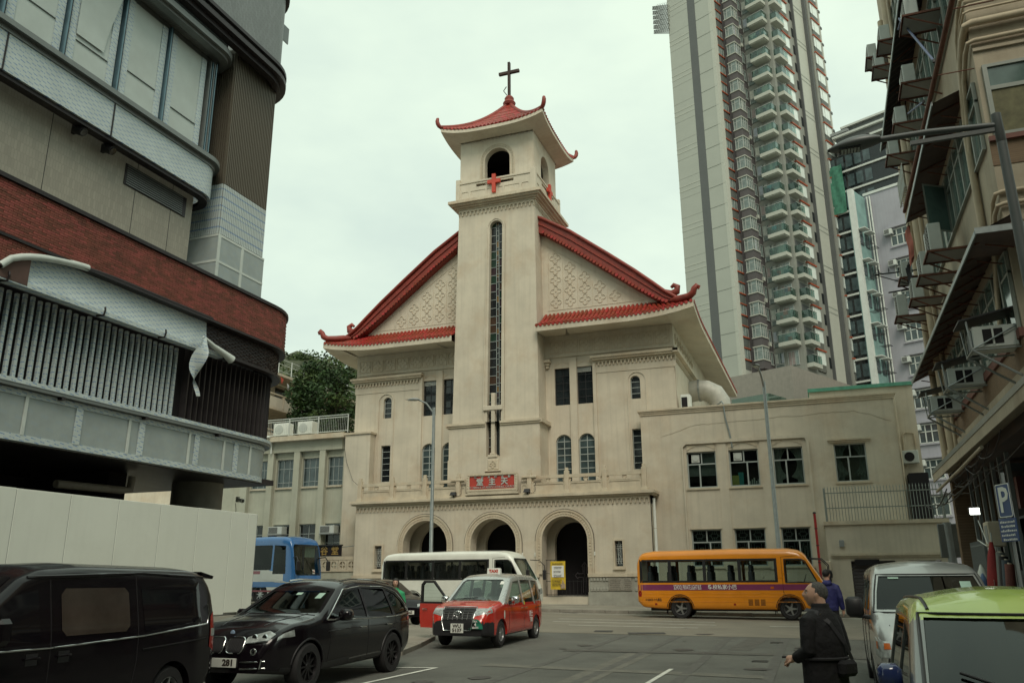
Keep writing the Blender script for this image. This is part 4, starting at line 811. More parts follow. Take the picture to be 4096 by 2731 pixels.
# projecting block at the church corner
LB = MB(); LB.box(-26.33, -24.63, 42.6, 43.25, 0, 9.95); LB.box(-26.3, -24.7, 43.2, 52, 0, 9.9); LB.build('corner_block', PLA, CH); BOX(-26.4, -24.55, 42.52, 43.25, 9.95, 10.06).build('coping', PLB, CH)
BOX(-27.3, -24.66, 41.9, 44.2, 0, 2.1).build('terrace_base', PLG, LW); MB().tube([(-26.36, 42.55, 9.9), (-26.3, 42.5, 9.2), (-26.1, 42.5, 8.3), (-25.6, 42.45, 7.2), (-24.75, 42.3, 6.6)], .012, 5).build('slack_cable', IRON, LW)
pb = thing('pierced_parapet', 'cream pierced parapet with round cross blocks beside the portico', 'parapet', (-26, 41.9, 2.1)); BOX(-28.2, -24.75, 41.85, 42.05, 2.72, 2.9).build('cap', PLB, pb); BOX(-28.2, -24.75, 41.85, 42.05, 2.08, 2.16).build('base', PLB, pb)
blk = MB(); blk.wall(rectp(-.27, .27, 0, .56), [[(.0 + .2 * math.cos(R(a_)) , .28 + .2 * math.sin(R(a_))) for a_ in range(0, 360, 30)]], 0, .15, lambda u, v, w: (u, w, v), back=.15)
for k_ in range(4): blk.move(Matrix.Identity(4)); a_ = R(45 + 90 * k_)
blk.box(-.03, .03, .02, .12, .08, .48).box(-.2, .2, .022, .118, .25, .31); bme = blk.mesh('pierced_block', PLB)
for i in range(6): inst('pierced_block', bme, pb, T(-27.9 + i * .56, 41.87, 2.16))
sb = thing('sign_board', 'black hall sign board with gold Chinese characters beside the coach', 'sign', (-26.6, 42, 2.9)); BOX(-28.6, -25.87, 42.0, 42.08, 2.93, 3.5).build('board', mat('black_lacquer', (.02, .015, .018), .3), sb); BOX(-28.7, -25.82, 41.9, 42.1, 3.5, 3.57).build('cap', IRON, sb)
GOLD = mat('gold_leaf', (.45, .3, .1), .4, .4)
for ch, x_ in (('谷', -26.98), ('堂', -26.27)): text('character', ch, .5, GOLD, sb, T(x_, 41.99, 3.2) @ FRONT, .01, bold=.01)
MB().cyl((-25.85, 42.05, 3.42), (-24.9, 42.0, 3.5), .02, n=6).build('stay', GALV, sb)
# ================================================================== street lamps on the far pavement, red pole
def lamp(x_, y_, top, label, hx_, hy_, hz_):
    z0 = gz(x_, y_) + .14; l_ = thing('street_lamp', label, 'street lamp', (x_, y_, z0))
    MB().tube([(x_, y_, z0), (x_, y_, z0 + 1.6), (x_, y_, z0 + 1.65), (x_, y_, top)], [.12, .12, .1, .075], 12).build('pole', GALV, l_, smooth=40)
    MB().tube([(x_, y_, top - .3), (x_ + hx_ * .5, y_ + hy_ * .5, top + hz_ * .55), (x_ + hx_, y_ + hy_, top + hz_)], .045, 8).build('arm', GALV, l_, smooth=40)
    d = Vector((hx_, hy_, 0)).normalized(); ang = math.atan2(d.y, d.x); hd = MB(); P = []
    for i in range(9):
        t_ = i / 8; wd = .17 * math.sin(math.pi * (t_ * .8 + .15)) ; row = [(t_ * .75 - .05, wd * math.cos(R(a_)), .1 * math.sin(R(a_)) * math.sin(math.pi * min(1, t_ + .15)) * (1 if a_ < 180 else .5)) for a_ in range(0, 360, 30)]; P.append(row + [row[0]])
    hd.grid(P); h_ = inst('lamp_head', hd.mesh('lamp_head', GREYP, smooth=50), l_, T(x_ + hx_, y_ + hy_, top + hz_, ang)); MB().box(.1, .55, -.1, .1, -.055, -.045).build('lens', WFRAME, None).parent = h_
    return l_
lamp(-18.3, 38.0, 10.15, 'grey street lamp in front of the left church arch', -.75, -.3, .42); lamp(-1.93, 38.4, 10.2, 'grey street lamp in front of the hall wing windows', -.15, -.75, .5)
rp = thing('red_pole', 'slim red pole standing at the corner of the hall wing', 'pole', (-.36, 38.5, .2)); MB().cyl((-.34, 38.5, .2), (-.34, 38.5, 4.25), .055, n=10).build('shaft', mat('red_pole_paint', (.36, .02, .02), .5, var=.2), rp, smooth=40); MB().lathe([(.07, 0), (.07, .05), (.02, .08)], (-.34, 38.5, 4.25), 10).build('cap', IRON, rp)
for z_ in (2.2, 2.9, 3.6): MB().lathe([(.065, 0), (.065, .04)], (-.34, 38.5, z_), 10).build('band', IRON, rp)
# ================================================================== residential tower behind (own grid, turned 26 degrees)
TGL = mat('light_grey_tile', (.345, .36, .32), .6, var=.05, scale=.4); TGD = mat('dark_grey_tile', (.09, .095, .095), .6, var=.08, scale=.5); TGM = mat('mid_grey_tile', (.22, .225, .2), .65, var=.08, scale=.5); TDB = mat('plum_grey_tile', (.085, .075, .078), .6, var=.1, scale=.6)
TLT = mat('pale_tile_edge', (.41, .42, .37), .6, var=.06); REDS = mat('red_sill_paint', (.34, .075, .03), .6, var=.15); LOUV = mat('grey_louvre', (.12, .13, .12), .6, .3); WWIN = mat('white_blind_glass', (.70, .76, .72), .12, var=.08, spec=.6); TEAL = glass('balcony_glass', (.55, .68, .64), alpha=.6); TWG = mat('curtained_glass', (.16, .2, .19), .1, var=.55, scale=1.3, spec=.7)
SFR = mat('tower_window_frame', (.36, .38, .36), .5, var=.12)
SK = thing('apartment_tower', 'tall grey apartment tower with glass balconies and red window sills', 'tower block', (-7.35, 99.73, 20), rot=R(-26)); Z0 = -20
def skb(name, m_, *b): return inst(name, MB().box(b[0], b[1], b[2], b[3], b[4] - 20, b[5] - 20).mesh(name, m_), SK, local=True)
ZT, ZB = 92, 8
skb('wing_wall', TGL, -7.03, 0, 0, 9, 24.7, ZT); skb('dark_strip', TGD, -3.75, -2.55, -.02, .5, 24.7, ZT); skb('corner_strip', TLT, -.45, .02, -.03, .9, 24.7, ZT)
skb('side_wall', TDB, -.4, -.02, .9, 2.4, 24.7, ZT); skb('bay_wall', TDB, 0, 1.5, 2.31, 9, 24.7, ZT); skb('grey_wall', TGM, 1.5, 5.45, 5.28, 12, 24.7, ZT); skb('grey_wall', TGM, 3, 5.44, 8, 12.3, 24.7, ZT); skb('recess_wall', TGD, 3, 5.8, 12.3, 12.5, 20, ZT); skb('pale_wall', TLT, 3, 5.82, 12.5, 15.16, 20, ZT); skb('recess_wall', TGD, 3, 6.3, 15.16, 15.6, 20, ZT); skb('end_wall', TGM, 3, 6.47, 15.6, 19.27, 20, ZT); skb('end_strip', TLT, 6.2, 6.5, 18.9, 19.3, 20, ZT)
skb('core', TGD, -6, 4.5, 8, 19, 10, ZT + 3)
skb('podium', mat('podium_tile', (.25, .23, .2), .7, var=.12, streak=.3), -7.2, 6.6, -.6, 16, 6, 24.75); skb('terrace_wall', mat('pale_stone_cladding', (.42, .4, .34), .7, var=.12, joint=(.6, .3, .01, .7, 'x')), 1.5, 5.5, -4.5, -.6, 10, 19.6); skb('terrace_glass', TEAL, 1.2, 5.8, -4.9, -4.85, 19.6, 21.0); skb('terrace_glass', TEAL, 5.78, 5.83, -4.85, -1, 19.6, 21.0)
FL = 2.84
def M2(mb, name, m_): return mb.mesh(name, m_)
mz = {}
mz['band'] = M2(MB().box(-7.05, -3.75, -.03, .1, 4.45, 4.58).box(-7.05, -3.75, -.03, .1, 5.15, 5.28), 'band', TLT)
mz['window'] = M2(MB().box(-.02, .02, 1.0, 2.15, .2, 1.5), 'window', TWG); mz['wf'] = M2(MB().box(.0, .05, 1.0, 1.06, .2, 1.5).box(.0, .05, 1.55, 1.61, .2, 1.5).box(.0, .05, 2.1, 2.16, .2, 1.5), 'window_frame', SFR)
mz['sill'] = M2(MB().box(-.05, .14, .85, 2.28, .02, .17), 'sill', REDS); mz['sill2'] = M2(MB().box(-.05, .14, .85, 2.28, 1.5, 1.62), 'sill', REDS); mz['louvre'] = M2(sum_ if False else MB().box(-.02, .03, .95, 2.2, -1.15, 0), 'louvre', LOUV)
b_ = MB().box(.62, 1.98, 1.86, 3.5, -.12, 0).box(.62, 1.98, 1.86, 3.5, 1.55, 1.68); mz['bay_ledge'] = M2(b_, 'bay_ledge', TLT); mz['bay_box'] = M2(MB().box(.72, 1.88, 1.96, 3.4, -1.16, -.12), 'bay_wall', TDB)
mz['bay_glass'] = M2(MB().box(.74, 1.86, 1.98, 3.38, 0, 1.55), 'bay_glass', TWG)
f_ = MB()
for x_ in (.7, 1.1, 1.82): f_.box(x_, x_ + .08, 1.94, 2.02, 0, 1.55)
for y_ in (2.45, 2.9, 3.34): f_.box(1.84, 1.92, y_, y_ + .08, 0, 1.55)
f_.box(.7, 1.9, 1.95, 2.0, 1.05, 1.11).box(1.85, 1.9, 1.98, 3.4, 1.05, 1.11); mz['bay_frame'] = M2(f_, 'window_frame', SFR)
mz['slim'] = M2(MB().box(1.48, 1.53, 4.35, 4.95, -.2, 1.3), 'window', TWG); mz['slimf'] = M2(MB().box(1.5, 1.56, 4.35, 4.4, -.2, 1.3).box(1.5, 1.56, 4.9, 4.95, -.2, 1.3).box(1.5, 1.62, 4.3, 5.0, -.3, -.2).box(1.5, 1.62, 4.3, 5.0, 1.3, 1.38), 'window_frame', SFR)
mz['gw'] = M2(MB().box(1.68, 2.9, 5.2, 5.27, -.85, 1.15), 'window', TWG); mz['gwf'] = M2(MB().box(1.64, 1.72, 5.15, 5.22, -.9, 1.2).box(2.24, 2.3, 5.16, 5.22, -.22, 1.2).box(2.84, 2.92, 5.15, 5.22, -.9, 1.2).box(1.64, 2.92, 5.15, 5.22, -.26, -.18), 'window_frame', SFR)
mz['slab'] = M2(MB().box(2.9, 5.2, 4.0, 5.28, -1.2, -.72).box(3.05, 5.05, 4.15, 5.28, -1.3, -1.2), 'balcony_slab', TLT); mz['rail'] = M2(MB().box(2.92, 5.18, 4.03, 4.06, -.72, .25).box(2.92, 2.95, 4.06, 5.28, -.72, .25).box(5.15, 5.18, 4.06, 5.28, -.72, .25), 'balcony_glass', TEAL); mz['hand'] = M2(MB().box(2.9, 5.2, 4.0, 4.07, .25, .3).box(5.13, 5.2, 4.07, 5.28, .25, .3), 'handrail', SFR)
mz['door'] = M2(MB().box(3.4, 4.8, 5.2, 5.27, -.7, 1.05), 'balcony_door', TWG); mz['doorf'] = M2(MB().box(3.36, 3.44, 5.14, 5.22, -.7, 1.1).box(3.85, 3.91, 5.15, 5.22, -.7, 1.1).box(4.3, 4.36, 5.15, 5.22, -.7, 1.1).box(4.76, 4.84, 5.14, 5.22, -.7, 1.1).box(3.36, 4.84, 5.14, 5.22, 1.05, 1.12), 'window_frame', SFR)
mz['rslab'] = M2(MB().box(5.45, 6.35, 5.7, 7.85, -1.1, -.6), 'balcony_slab', TLT); mz['rrail'] = M2(MB().box(6.3, 6.33, 5.72, 7.83, -.6, .35).box(5.46, 6.3, 5.72, 5.75, -.6, .35), 'balcony_glass', TEAL); mz['rhand'] = M2(MB().box(6.28, 6.36, 5.68, 7.87, .35, .4).box(6.28, 6.34, 6.75, 6.8, -.6, .35).box(6.28, 6.34, 7.4, 7.45, -.6, .35), 'handrail', SFR); mz['rrec'] = M2(MB().box(5.44, 5.48, 5.9, 7.8, -.6, 1.3), 'balcony_recess', TGD)
mz['ww'] = M2(MB().box(5.46, 5.62, 8.35, 10.45, -.15, 1.55), 'window', WWIN); mz['wwf'] = M2(MB().box(5.5, 5.66, 8.3, 8.38, -.15, 1.55).box(5.5, 5.65, 8.85, 8.9, -.15, 1.55).box(5.5, 5.65, 8.38, 8.85, .45, .5).box(5.5, 5.66, 10.42, 10.5, -.15, 1.55), 'window_frame', SFR); mz['wsill'] = M2(MB().box(5.45, 5.8, 8.25, 10.6, 1.55, 1.72), 'sill', REDS); mz['wlou'] = M2(MB().box(5.46, 5.6, 8.4, 10.4, -1.1, -.15), 'louvre', LOUV)
ls = MB()
for i in range(7): ls.box(5.59, 5.64, 8.4, 10.4, -1.05 + i * .13, -.99 + i * .13)
mz['wls'] = M2(ls, 'louvre_blades', TGM)
mz['nar'] = M2(MB().box(5.44, 5.5, 11.7, 12.2, -.2, 1.2), 'window', DGLASS)
mz['ew'] = M2(MB().box(6.46, 6.6, 16.2, 18.4, -.15, 1.55), 'window', WWIN); mz['es'] = M2(MB().box(6.46, 6.75, 16.1, 18.5, 1.55, 1.72), 'sill', REDS); mz['el'] = M2(MB().box(6.46, 6.58, 16.3, 18.3, -1.1, -.15), 'louvre', LOUV); mz['ewf'] = M2(MB().box(6.5, 6.63, 16.15, 16.22, -.15, 1.55).box(6.5, 6.63, 16.8, 16.86, -.15, 1.55).box(6.5, 6.63, 18.38, 18.45, -.15, 1.55), 'window_frame', SFR)
mz['ring'] = M2(MB().box(5.7, 5.86, 12.45, 15.2, 4.45, 4.58).box(5.7, 5.86, 12.45, 15.2, 5.15, 5.28), 'band', TGL)
mz['hood'] = M2(MB().box(6.3, 6.6, 19.0, 19.5, 1.4, 1.75), 'wall_vent', TGD)
k_ = 0; z_ = 69.5 + 6 * FL
while z_ > 25.6:
    for n_, me in mz.items():
        if n_ in ('band', 'ring') and k_ % 2: continue
        if z_ < 28.5 and n_ in ('slab', 'rail', 'hand'): continue
        o = inst(me.name.split('.')[0], me, SK, T(0, 0, z_ - 20), local=True)
    k_ += 1; z_ -= FL
jt = MB()
for i in range(26): z_ = 24.7 + i * FL; jt.box(-7.04, -3.76, -.012, 0, z_ - 20, z_ - 19.97).box(-2.54, 0, -.034, 0, z_ - 20, z_ - 19.97)
jo = jt.mesh('movement_joint', TGM); inst('movement_joint', jo, SK, local=True)
random.seed(2); CURTS = [mat('curtain_%d' % i, c_, .9, var=.2) for i, c_ in enumerate(((.4, .42, .38), (.3, .25, .24), (.35, .38, .42), (.5, .5, .44)))]
for i in range(22):
    z_ = 69.5 + (5 - i) * FL - 20
    if z_ < 6: break
    for x0, x1 in ((1.75, 2.2 + random.uniform(-.1, .3)), (2.5 + random.uniform(-.1, .2), 2.84)): inst('curtain', MB().box(x0, x1, 5.17, 5.195, z_ - .1, z_ + 1.1).mesh('curtain', random.choice(CURTS)), SK, local=True)
    inst('curtain', MB().box(3.5, 3.5 + random.uniform(.2, .9), 5.17, 5.195, z_ - .6, z_ + 1).mesh('curtain', random.choice(CURTS)), SK, local=True)
ITEMS = [mat('balcony_item_%d' % i, c_, .8, var=.2) for i, c_ in enumerate(((.05, .06, .12), (.35, .1, .08), (.4, .4, .38), (.1, .25, .3), (.02, .02, .02)))]
for i in range(46):
    z_ = 69.5 + random.randint(-14, 4) * FL - 20; k_ = random.random()
    if k_ < .35: x_ = random.uniform(3.1, 4.8); inst('balcony_item', MB().bbox(x_, x_ + random.uniform(.2, .5), 4.2, 4.6, z_ - .7, z_ - random.uniform(-.1, .4), .03).mesh('balcony_item', random.choice(ITEMS)), SK, local=True)
    elif k_ < .6: x_ = random.uniform(3.0, 4.4); inst('laundry', MB().grid([[(x_ + a_ * .12, 4.5 + .03 * math.sin(a_ * 2), z_ + .5 - b_ * .2) for a_ in range(6)] for b_ in range(4)]).mesh('laundry', random.choice(ITEMS)), SK, local=True)
    elif k_ < .8: inst('air_conditioner_box', MB().bbox(1.52, 1.9, 3.9, 4.3, z_ - .9, z_ - .4, .02).mesh('air_conditioner_box', TLT), SK, local=True)
    else: y_ = random.uniform(2.1, 3.0); inst('curtain', MB().box(1.862, 1.872, y_, y_ + .35, z_ + .05, z_ + 1.5).mesh('curtain', random.choice(CURTS)), SK, local=True)
SCF = mat('bamboo_scaffold', (.04, .04, .035), .8); sc = thing('rooftop_scaffold', 'dark scaffold frame jutting from the tower top left edge', 'scaffold', (-14.3, 103, 78)); m_ = MB()
for i in range(8):
    for j in range(6): m_.cyl((-15.6 + i * .28 + j * .05, 102.6, 76.5 + j * .8), (-15.3 + i * .28 + j * .05, 102.9, 77.6 + j * .8), .03, n=4); m_.cyl((-15.8, 102.6 + i * .05, 76.6 + j * .8 + i * .12), (-13.6, 102.8, 76.2 + j * .8 + i * .12), .03, n=4)
m_.build('poles', SCF, sc)
# dark glazed block with green netting, behind
DG = thing('glazed_block', 'dark glazed block with white floor ledges and green netting on top', 'tower block', (5.4, 112, 5), rot=R(-26)); Lb = lambda n_, m2, *b: inst(n_, MB().box(*b).mesh(n_, m2), DG, local=True)
Lb('glass_body', DGLASS, -.5, 14, 0, 8, 0, 52); Lb('upper_body', TGD, 1.2, 14, 1.2, 8, 52, 55.6); Lb('upper_body', mat('slate_roof', (.12, .13, .13), .6), 2.2, 14, 2, 8, 55.6, 57)
for i in range(18): Lb('floor_ledge', WFRAME, -.7, 14.2, -.25, .1, 2.9 * i, 2.9 * i + .25)
for i in range(18):
    for j in range(5): Lb('window', BGLASS, .2 + j * 1.2, 1.1 + j * 1.2, -.08, .02, 2.9 * i + .7, 2.9 * i + 2.4)
Lb('roof_ledge', WFRAME, .8, 14, .8, 8, 55.3, 55.6); Lb('roof_ledge', WFRAME, 1.8, 14, 1.6, 8, 56.8, 57.1); Lb('roof_ledge', WFRAME, .3, 14, .3, 8, 53.6, 53.9); Lb('jib', GREYP, -3.6, 3, 1, 1.5, 55.9, 56.3)
NET = glass('green_netting', (.10, .42, .28), .6, .6); NETM = mat('green_net', (.055, .19, .13), .9, var=.4, scale=2)
inst('safety_net', MB().grid([[(.1 + i * .35 + .05 * math.sin(j), -.5 + .12 * math.sin(i * 1.7 + j), 43.5 + j * 1.0) for j in range(8)] for i in range(7)]).mesh('safety_net', NETM, smooth=60), DG, local=True)
# lavender tenement
LAV = mat('lavender_render', (.33, .33, .37), .85, var=.08, scale=.6, streak=.3, stain=(.2, .2, .22), stain_amt=.3); TEA = mat('teal_render', (.19, .31, .3), .8, var=.25, scale=1, streak=.4)
LV = thing('lavender_block', 'pale lavender apartment block with window air conditioners and drain pipes', 'apartment block', (6.8, 79.7, 5), rot=R(-26)); Vb = lambda n_, m2, *b, **k: inst(n_, MB().box(*b).mesh(n_, m2), LV, local=True)
Vb('wall', LAV, 0, 16, 0, 9, -4, 31.7); Vb('parapet', WFRAME, -.1, 16.1, -.1, 9.1, 31.7, 31.95); Vb('side_wall', TEA, -.45, 0, -2.9, 6, -4, 31.5); Vb('side_edge', WFRAME, -.35, .06, -3.0, -2.4, -4, 31.5)
for x_ in (.25, .5): inst('drain_pipe', MB().cyl((x_, -.12, -4), (x_, -.12, 31.5), .08, n=8).mesh('drain_pipe', WFRAME, smooth=50), LV, local=True)
random.seed(9)
for i in range(12):
    z_ = 21.5 + 5 - i * 3.05
    for c_ in range(4):
        x0 = 1.95 + c_ * 3.1
        w_ = inst('window', MB().box(x0, x0 + 1.6, -.03, .1, z_ - .55, z_ + .95).mesh('window', BGLASS), LV, local=True)
        fr = MB()
        for q in range(4): fr.box(x0 - .04 + q * .53, x0 + .04 + q * .53, -.08, .02, z_ - .6, z_ + 1.0)
        for q in (-.6, .35, .96): fr.box(x0 - .05, x0 + 1.66, -.08, .02, z_ + q, z_ + q + .08)
        o = inst('window_frame', fr.mesh('window_frame', WFRAME), LV, local=True); Vb('hood', LAV, x0 - .3, x0 + 2.4, -.35, 0, z_ + 1.15, z_ + 1.3); Vb('sill', LAV, x0 - .15, x0 + 1.75, -.15, 0, z_ - .75, z_ - .62)
        if c_ == 0 and i < 9:
            p = LV.matrix_basis @ Vector((x0 - .1, 0, z_ + .55)); window_ac(p.x, p.y, p.z + 0, 'window air conditioner on the lavender block, %s down its column' % ['first', 'second', 'third', 'fourth', 'fifth', 'sixth', 'seventh', 'eighth', 'ninth'][i], R(-26), .7, .5, .5, 'window air conditioners on the lavender block')
            a_ = bpy.data.objects; 
    for j in range(2):      # clutter on the narrow teal side: racks, hoods, frames
        y_ = -2.5 + j * 1.3; zz_ = z_ + random.uniform(-.4, .6)
        Vb('side_window', BGLASS, 0, .06, y_, y_ + .8, z_ - .4, z_ + .9); Vb('side_hood', WFRAME, 0, .7, y_ - .1, y_ + .9, z_ + 1, z_ + 1.08)
        r_ = MB()
        for q in range(5): r_.cyl((.05, y_ + q * .2, zz_ - .5), (.9, y_ + q * .2, zz_ - .5), .02, n=4)
        r_.cyl((.9, y_, zz_ - .5), (.9, y_ + .8, zz_ - .5), .02, n=4); inst('drying_rack', r_.mesh('drying_rack', IRON), LV, local=True)
LAU = [mat('laundry_%d' % i, c_, .9, var=.2) for i, c_ in enumerate(((.03, .02, .03), (.3, .08, .06), (.4, .4, .4), (.08, .1, .25)))]
# hillside, school building and trees on the left
HG = mat('hillside_soil', (.05, .06, .03), .95, var=.4, scale=.3)
hl = MB(); hl.grid([[(-130 + i * 5, 66 + j * 6, (9 + 30.5 * (j / 9) ** .85 * (1 - .25 * abs((i - 9) / 12)) + 1.5 * math.sin(i * 1.3 + j)) if j < 10 else 25) for j in range(12)] for i in range(25)]); hl.build('hill', HG, kind='structure', smooth=60)
LEAF = [mat('foliage_%s' % n_, c_, .6, var=.45, scale=.8, island=.5, spec=.3) for n_, c_ in (('deep', (.028, .062, .018)), ('mid', (.05, .085, .024)), ('olive', (.075, .09, .035)))]
def leaves(mb, c, r, n_, size, squash=.8):
    for _ in range(n_):
        while True:
            p = Vector((random.uniform(-1, 1), random.uniform(-1, 1), random.uniform(-1, 1)))
            if .35 < p.length < 1: break
        q = Vector((c[0] + p.x * r, c[1] + p.y * r, c[2] + p.z * r * squash)); a_ = Vector((random.gauss(0, 1), random.gauss(0, 1), random.gauss(0, .6))).normalized(); b_ = a_.cross(Vector((random.gauss(0, 1), random.gauss(0, 1), random.gauss(0, 1)))).normalized(); s_ = size * random.uniform(.6, 1.3)
        mb.poly([tuple(q - a_ * s_), tuple(q + b_ * s_ * .42), tuple(q + a_ * s_), tuple(q - b_ * s_ * .42)])
random.seed(21); st = MB(); st2 = MB()
for _ in range(210):
    x_ = random.uniform(-98, -52); y_ = random.uniform(70, 121); j = (y_ - 66) / 6; i = (x_ + 130) / 5; z_ = 9 + 30.5 * max(0, min(1, j / 9)) ** .85 * (1 - .25 * abs((i - 9) / 12)); r_ = random.uniform(1.3, 2.9); leaves(st if random.random() < .55 else st2, (x_, y_, z_ + r_ * .6), r_, 150, .33)
tag(st.build('hillside_wood', LEAF[1], kind='stuff', fixn=False), 'dense wooded hillside rising behind the school building', 'wood'); tag(st2.build('hillside_wood', LEAF[2], kind='stuff', fixn=False), 'olive toned trees mixed into the wooded hillside', 'wood')
def tree(x_, y_, z0, h, rad, label, seed, nclump=26, m_=0):
    random.seed(seed); t_ = thing('tree', label, 'tree', (x_, y_, z0)); top = Vector((x_ + .3, y_, z0 + h * .75)); br = MB().tube([(x_, y_, z0), (x_ + .1, y_, z0 + h * .35), tuple(top)], [.28, .22, .07], 8); cw = MB(); cw2 = MB()
    for i in range(nclump):
        a_ = random.uniform(0, 2 * math.pi); rr = rad * math.sqrt(random.random()) * .85; zc = z0 + h * random.uniform(.36, .95); rr *= 1 - .55 * max(0, (zc - z0) / h - .6); c = (x_ + rr * math.cos(a_), y_ + rr * math.sin(a_), zc); br.tube([(x_, y_, z0 + h * random.uniform(.3, .55)), ((x_ + c[0]) / 2, (y_ + c[1]) / 2, zc - .4), c], [.1, .06, .02], 5); leaves(cw if i % 2 else cw2, c, random.uniform(.7, 1.25), 230, .17)
    br.build('trunk', mat('bark', (.06, .05, .04), .9, var=.3), t_); cw.build('crown', LEAF[m_], t_, fixn=False); cw2.build('crown', LEAF[(m_ + 1) % 3], t_, fixn=False)
tree(-38.9, 57, 10, 9.0, 1.75, 'dark leafy tree in front of the hillside school terraces', 4, 34); tree(-35.4, 55.5, 9.5, 8.2, 1.5, 'smaller bushy tree right beside the church corner', 8, 24)
SC = thing('school_block', 'cream hillside school block with open balcony corridors and roof fence', 'building', (-40, 56, 9)); XS = -41.5
BOX(-50, XS - 2, 48, 70, -1, 18.0).build('wall', PLA, SC)
BOX(XS - 2.2, XS - .3, 48, 70, -1, 12.1).build('wall', PLA, SC)
for z_ in (12.3, 15.3, 18.25):
    BOX(XS - 2.2, XS, 48, 70, z_ - .15, z_ + .05).build('floor_slab', PLB, SC)
for z_ in (12.35, 15.35):
    BOX(XS - .12, XS, 48, 70, z_, z_ + .85).build('balcony_wall', PLA, SC); BOX(XS - .16, XS + .03, 48, 70, z_ + 1.05, z_ + 1.15).build('rail', PLB, SC)
    for i in range(8): BOX(XS - .14, XS + .02, 49 + i * 2.7, 49.2 + i * 2.7, z_, z_ + 1.05).build('post', PLB, SC)
for i in range(6):
    for z_ in (12.8, 15.8): BOX(XS - 2.0, XS - 1.95, 49 + i * 3.2, 51.3 + i * 3.2, z_ + .3, z_ + 1.9).build('window', DGLASS, SC)
for i in range(12): MB().cyl((XS, 49 + i * 1.8, 18.3), (XS, 49 + i * 1.8, 19.6), .04, n=5).build('fence_post', WFRAME, SC)
for z_ in (18.5, 19.1, 19.55): MB().cyl((XS, 48.5, z_), (XS, 69.5, z_), .02, n=4).build('fence_rail', WFRAME, SC)
FLG = [mat('flag_%d' % i, c_, .8) for i, c_ in enumerate(((.5, .08, .05), (.6, .6, .6), (.5, .3, .1)))]
for i in range(9): y_ = 56 + i * .9; z_ = 17.9 - i * .38; MB().poly([(XS + .4, y_, z_), (XS + .4, y_ + .45, z_ - .15), (XS + .4, y_ + .2, z_ - .62)]).build('bunting_flag', FLG[i % 3], SC)
# ================================================================== left: new building still wrapped in protective film, behind a hoarding
def film_mat(name, col, blue, sy=.30, sz=.085, strength=.8, rough=.42):
    M_ = mat(name, col, rough, var=.12, scale=1.6, bump=.25, bscale=4); t = M_.node_tree; b = t.nodes['Principled BSDF']; l = t.links.new; src = b.inputs['Base Color'].links[0].from_socket
    tcn = nd(t, 'TexCoord'); sp = nd(t, 'SeparateXYZ'); l(tcn.outputs['Object'], sp.inputs[0])
    def mth(op, a, b_=None, c_=None):
        q = nd(t, 'Math'); q.operation = op
        for i, v in enumerate((a, b_, c_)):
            if v is None: continue
            if hasattr(v, 'links'): l(v, q.inputs[i])
            else: q.inputs[i].default_value = v
        return q.outputs[0]
    u = mth('SUBTRACT', sp.outputs[1], sp.outputs[0]); z = mth('DIVIDE', mth('MULTIPLY_ADD', u, .18, sp.outputs[2]), sz); row = mth('FLOOR', z)
    fu = mth('FRACT', mth('MULTIPLY_ADD', row, .43, mth('DIVIDE', u, sy))); fz = mth('FRACT', z)
    m1 = mth('LESS_THAN', fu, .5); m2 = mth('LESS_THAN', mth('ABSOLUTE', mth('SUBTRACT', fz, .5)), .17); n_ = nd(t, 'TexNoise'); n_.inputs['Scale'].default_value = 30; l(tcn.outputs['Object'], n_.inputs['Vector'])
    fac = mth('MULTIPLY', mth('MULTIPLY', mth('MULTIPLY', m1, m2), mth('GREATER_THAN', n_.outputs['Fac'], .42)), strength)
    mx_ = nd(t, 'Mix'); mx_.data_type = 'RGBA'; l(fac, mx_.inputs['Factor']); l(src, mx_.inputs['A']); mx_.inputs['B'].default_value = (*blue, 1); l(mx_.outputs['Result'], b.inputs['Base Color']); return M_
FILM = film_mat('printed_protective_film', (.47, .535, .53), (.09, .2, .42)); FILM2 = film_mat('clear_protective_film', (.30, .345, .34), (.25, .33, .4), .5, .3, .25)
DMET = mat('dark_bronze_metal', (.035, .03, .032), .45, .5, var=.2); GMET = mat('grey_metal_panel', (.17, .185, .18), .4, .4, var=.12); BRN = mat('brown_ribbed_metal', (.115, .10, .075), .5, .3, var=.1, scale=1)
BEI = mat('beige_wall_tile', (.34, .32, .265), .6, var=.08, scale=.7, joint=(.10, .3, .006, .74, 'y')); GRT = mat('grey_wall_tile', (.19, .21, .21), .5, var=.12, scale=.9, joint=(.34, .085, .008, .55, 'yv'))
LB_ = thing('new_building', 'unfinished left building with red brick band and film wrapped cladding', 'building', (-24, 20, 0))
def outl(xf, r, ye, y0=-14.0, n=10, xend=-34):
    pts = [(xf, y0 + (ye - r - y0) * i / 16) for i in range(17)] + [(xf - r + r * math.cos(R(90 * i / n)), ye - r + r * math.sin(R(90 * i / n))) for i in range(1, n + 1)]
    return pts + [(xend, ye)]
def band(name, m_, xf, r, ye, z0, z1, th=.3, y0=-14.0, lip=None):
    o_ = outl(xf, r, ye, y0); i_ = outl(xf - th, max(.05, r - th), ye - th, y0); mb = MB()
    mb.grid([[(x_, y_, z0) for x_, y_ in o_], [(x_, y_, z1) for x_, y_ in o_]]); mb.grid([[(x_, y_, z1) for x_, y_ in o_], [(x_, y_, z1) for x_, y_ in i_]]); mb.grid([[(x_, y_, z0) for x_, y_ in o_], [(x_, y_, z0) for x_, y_ in i_]])
    return mb.build(name, m_, LB_, smooth=35)
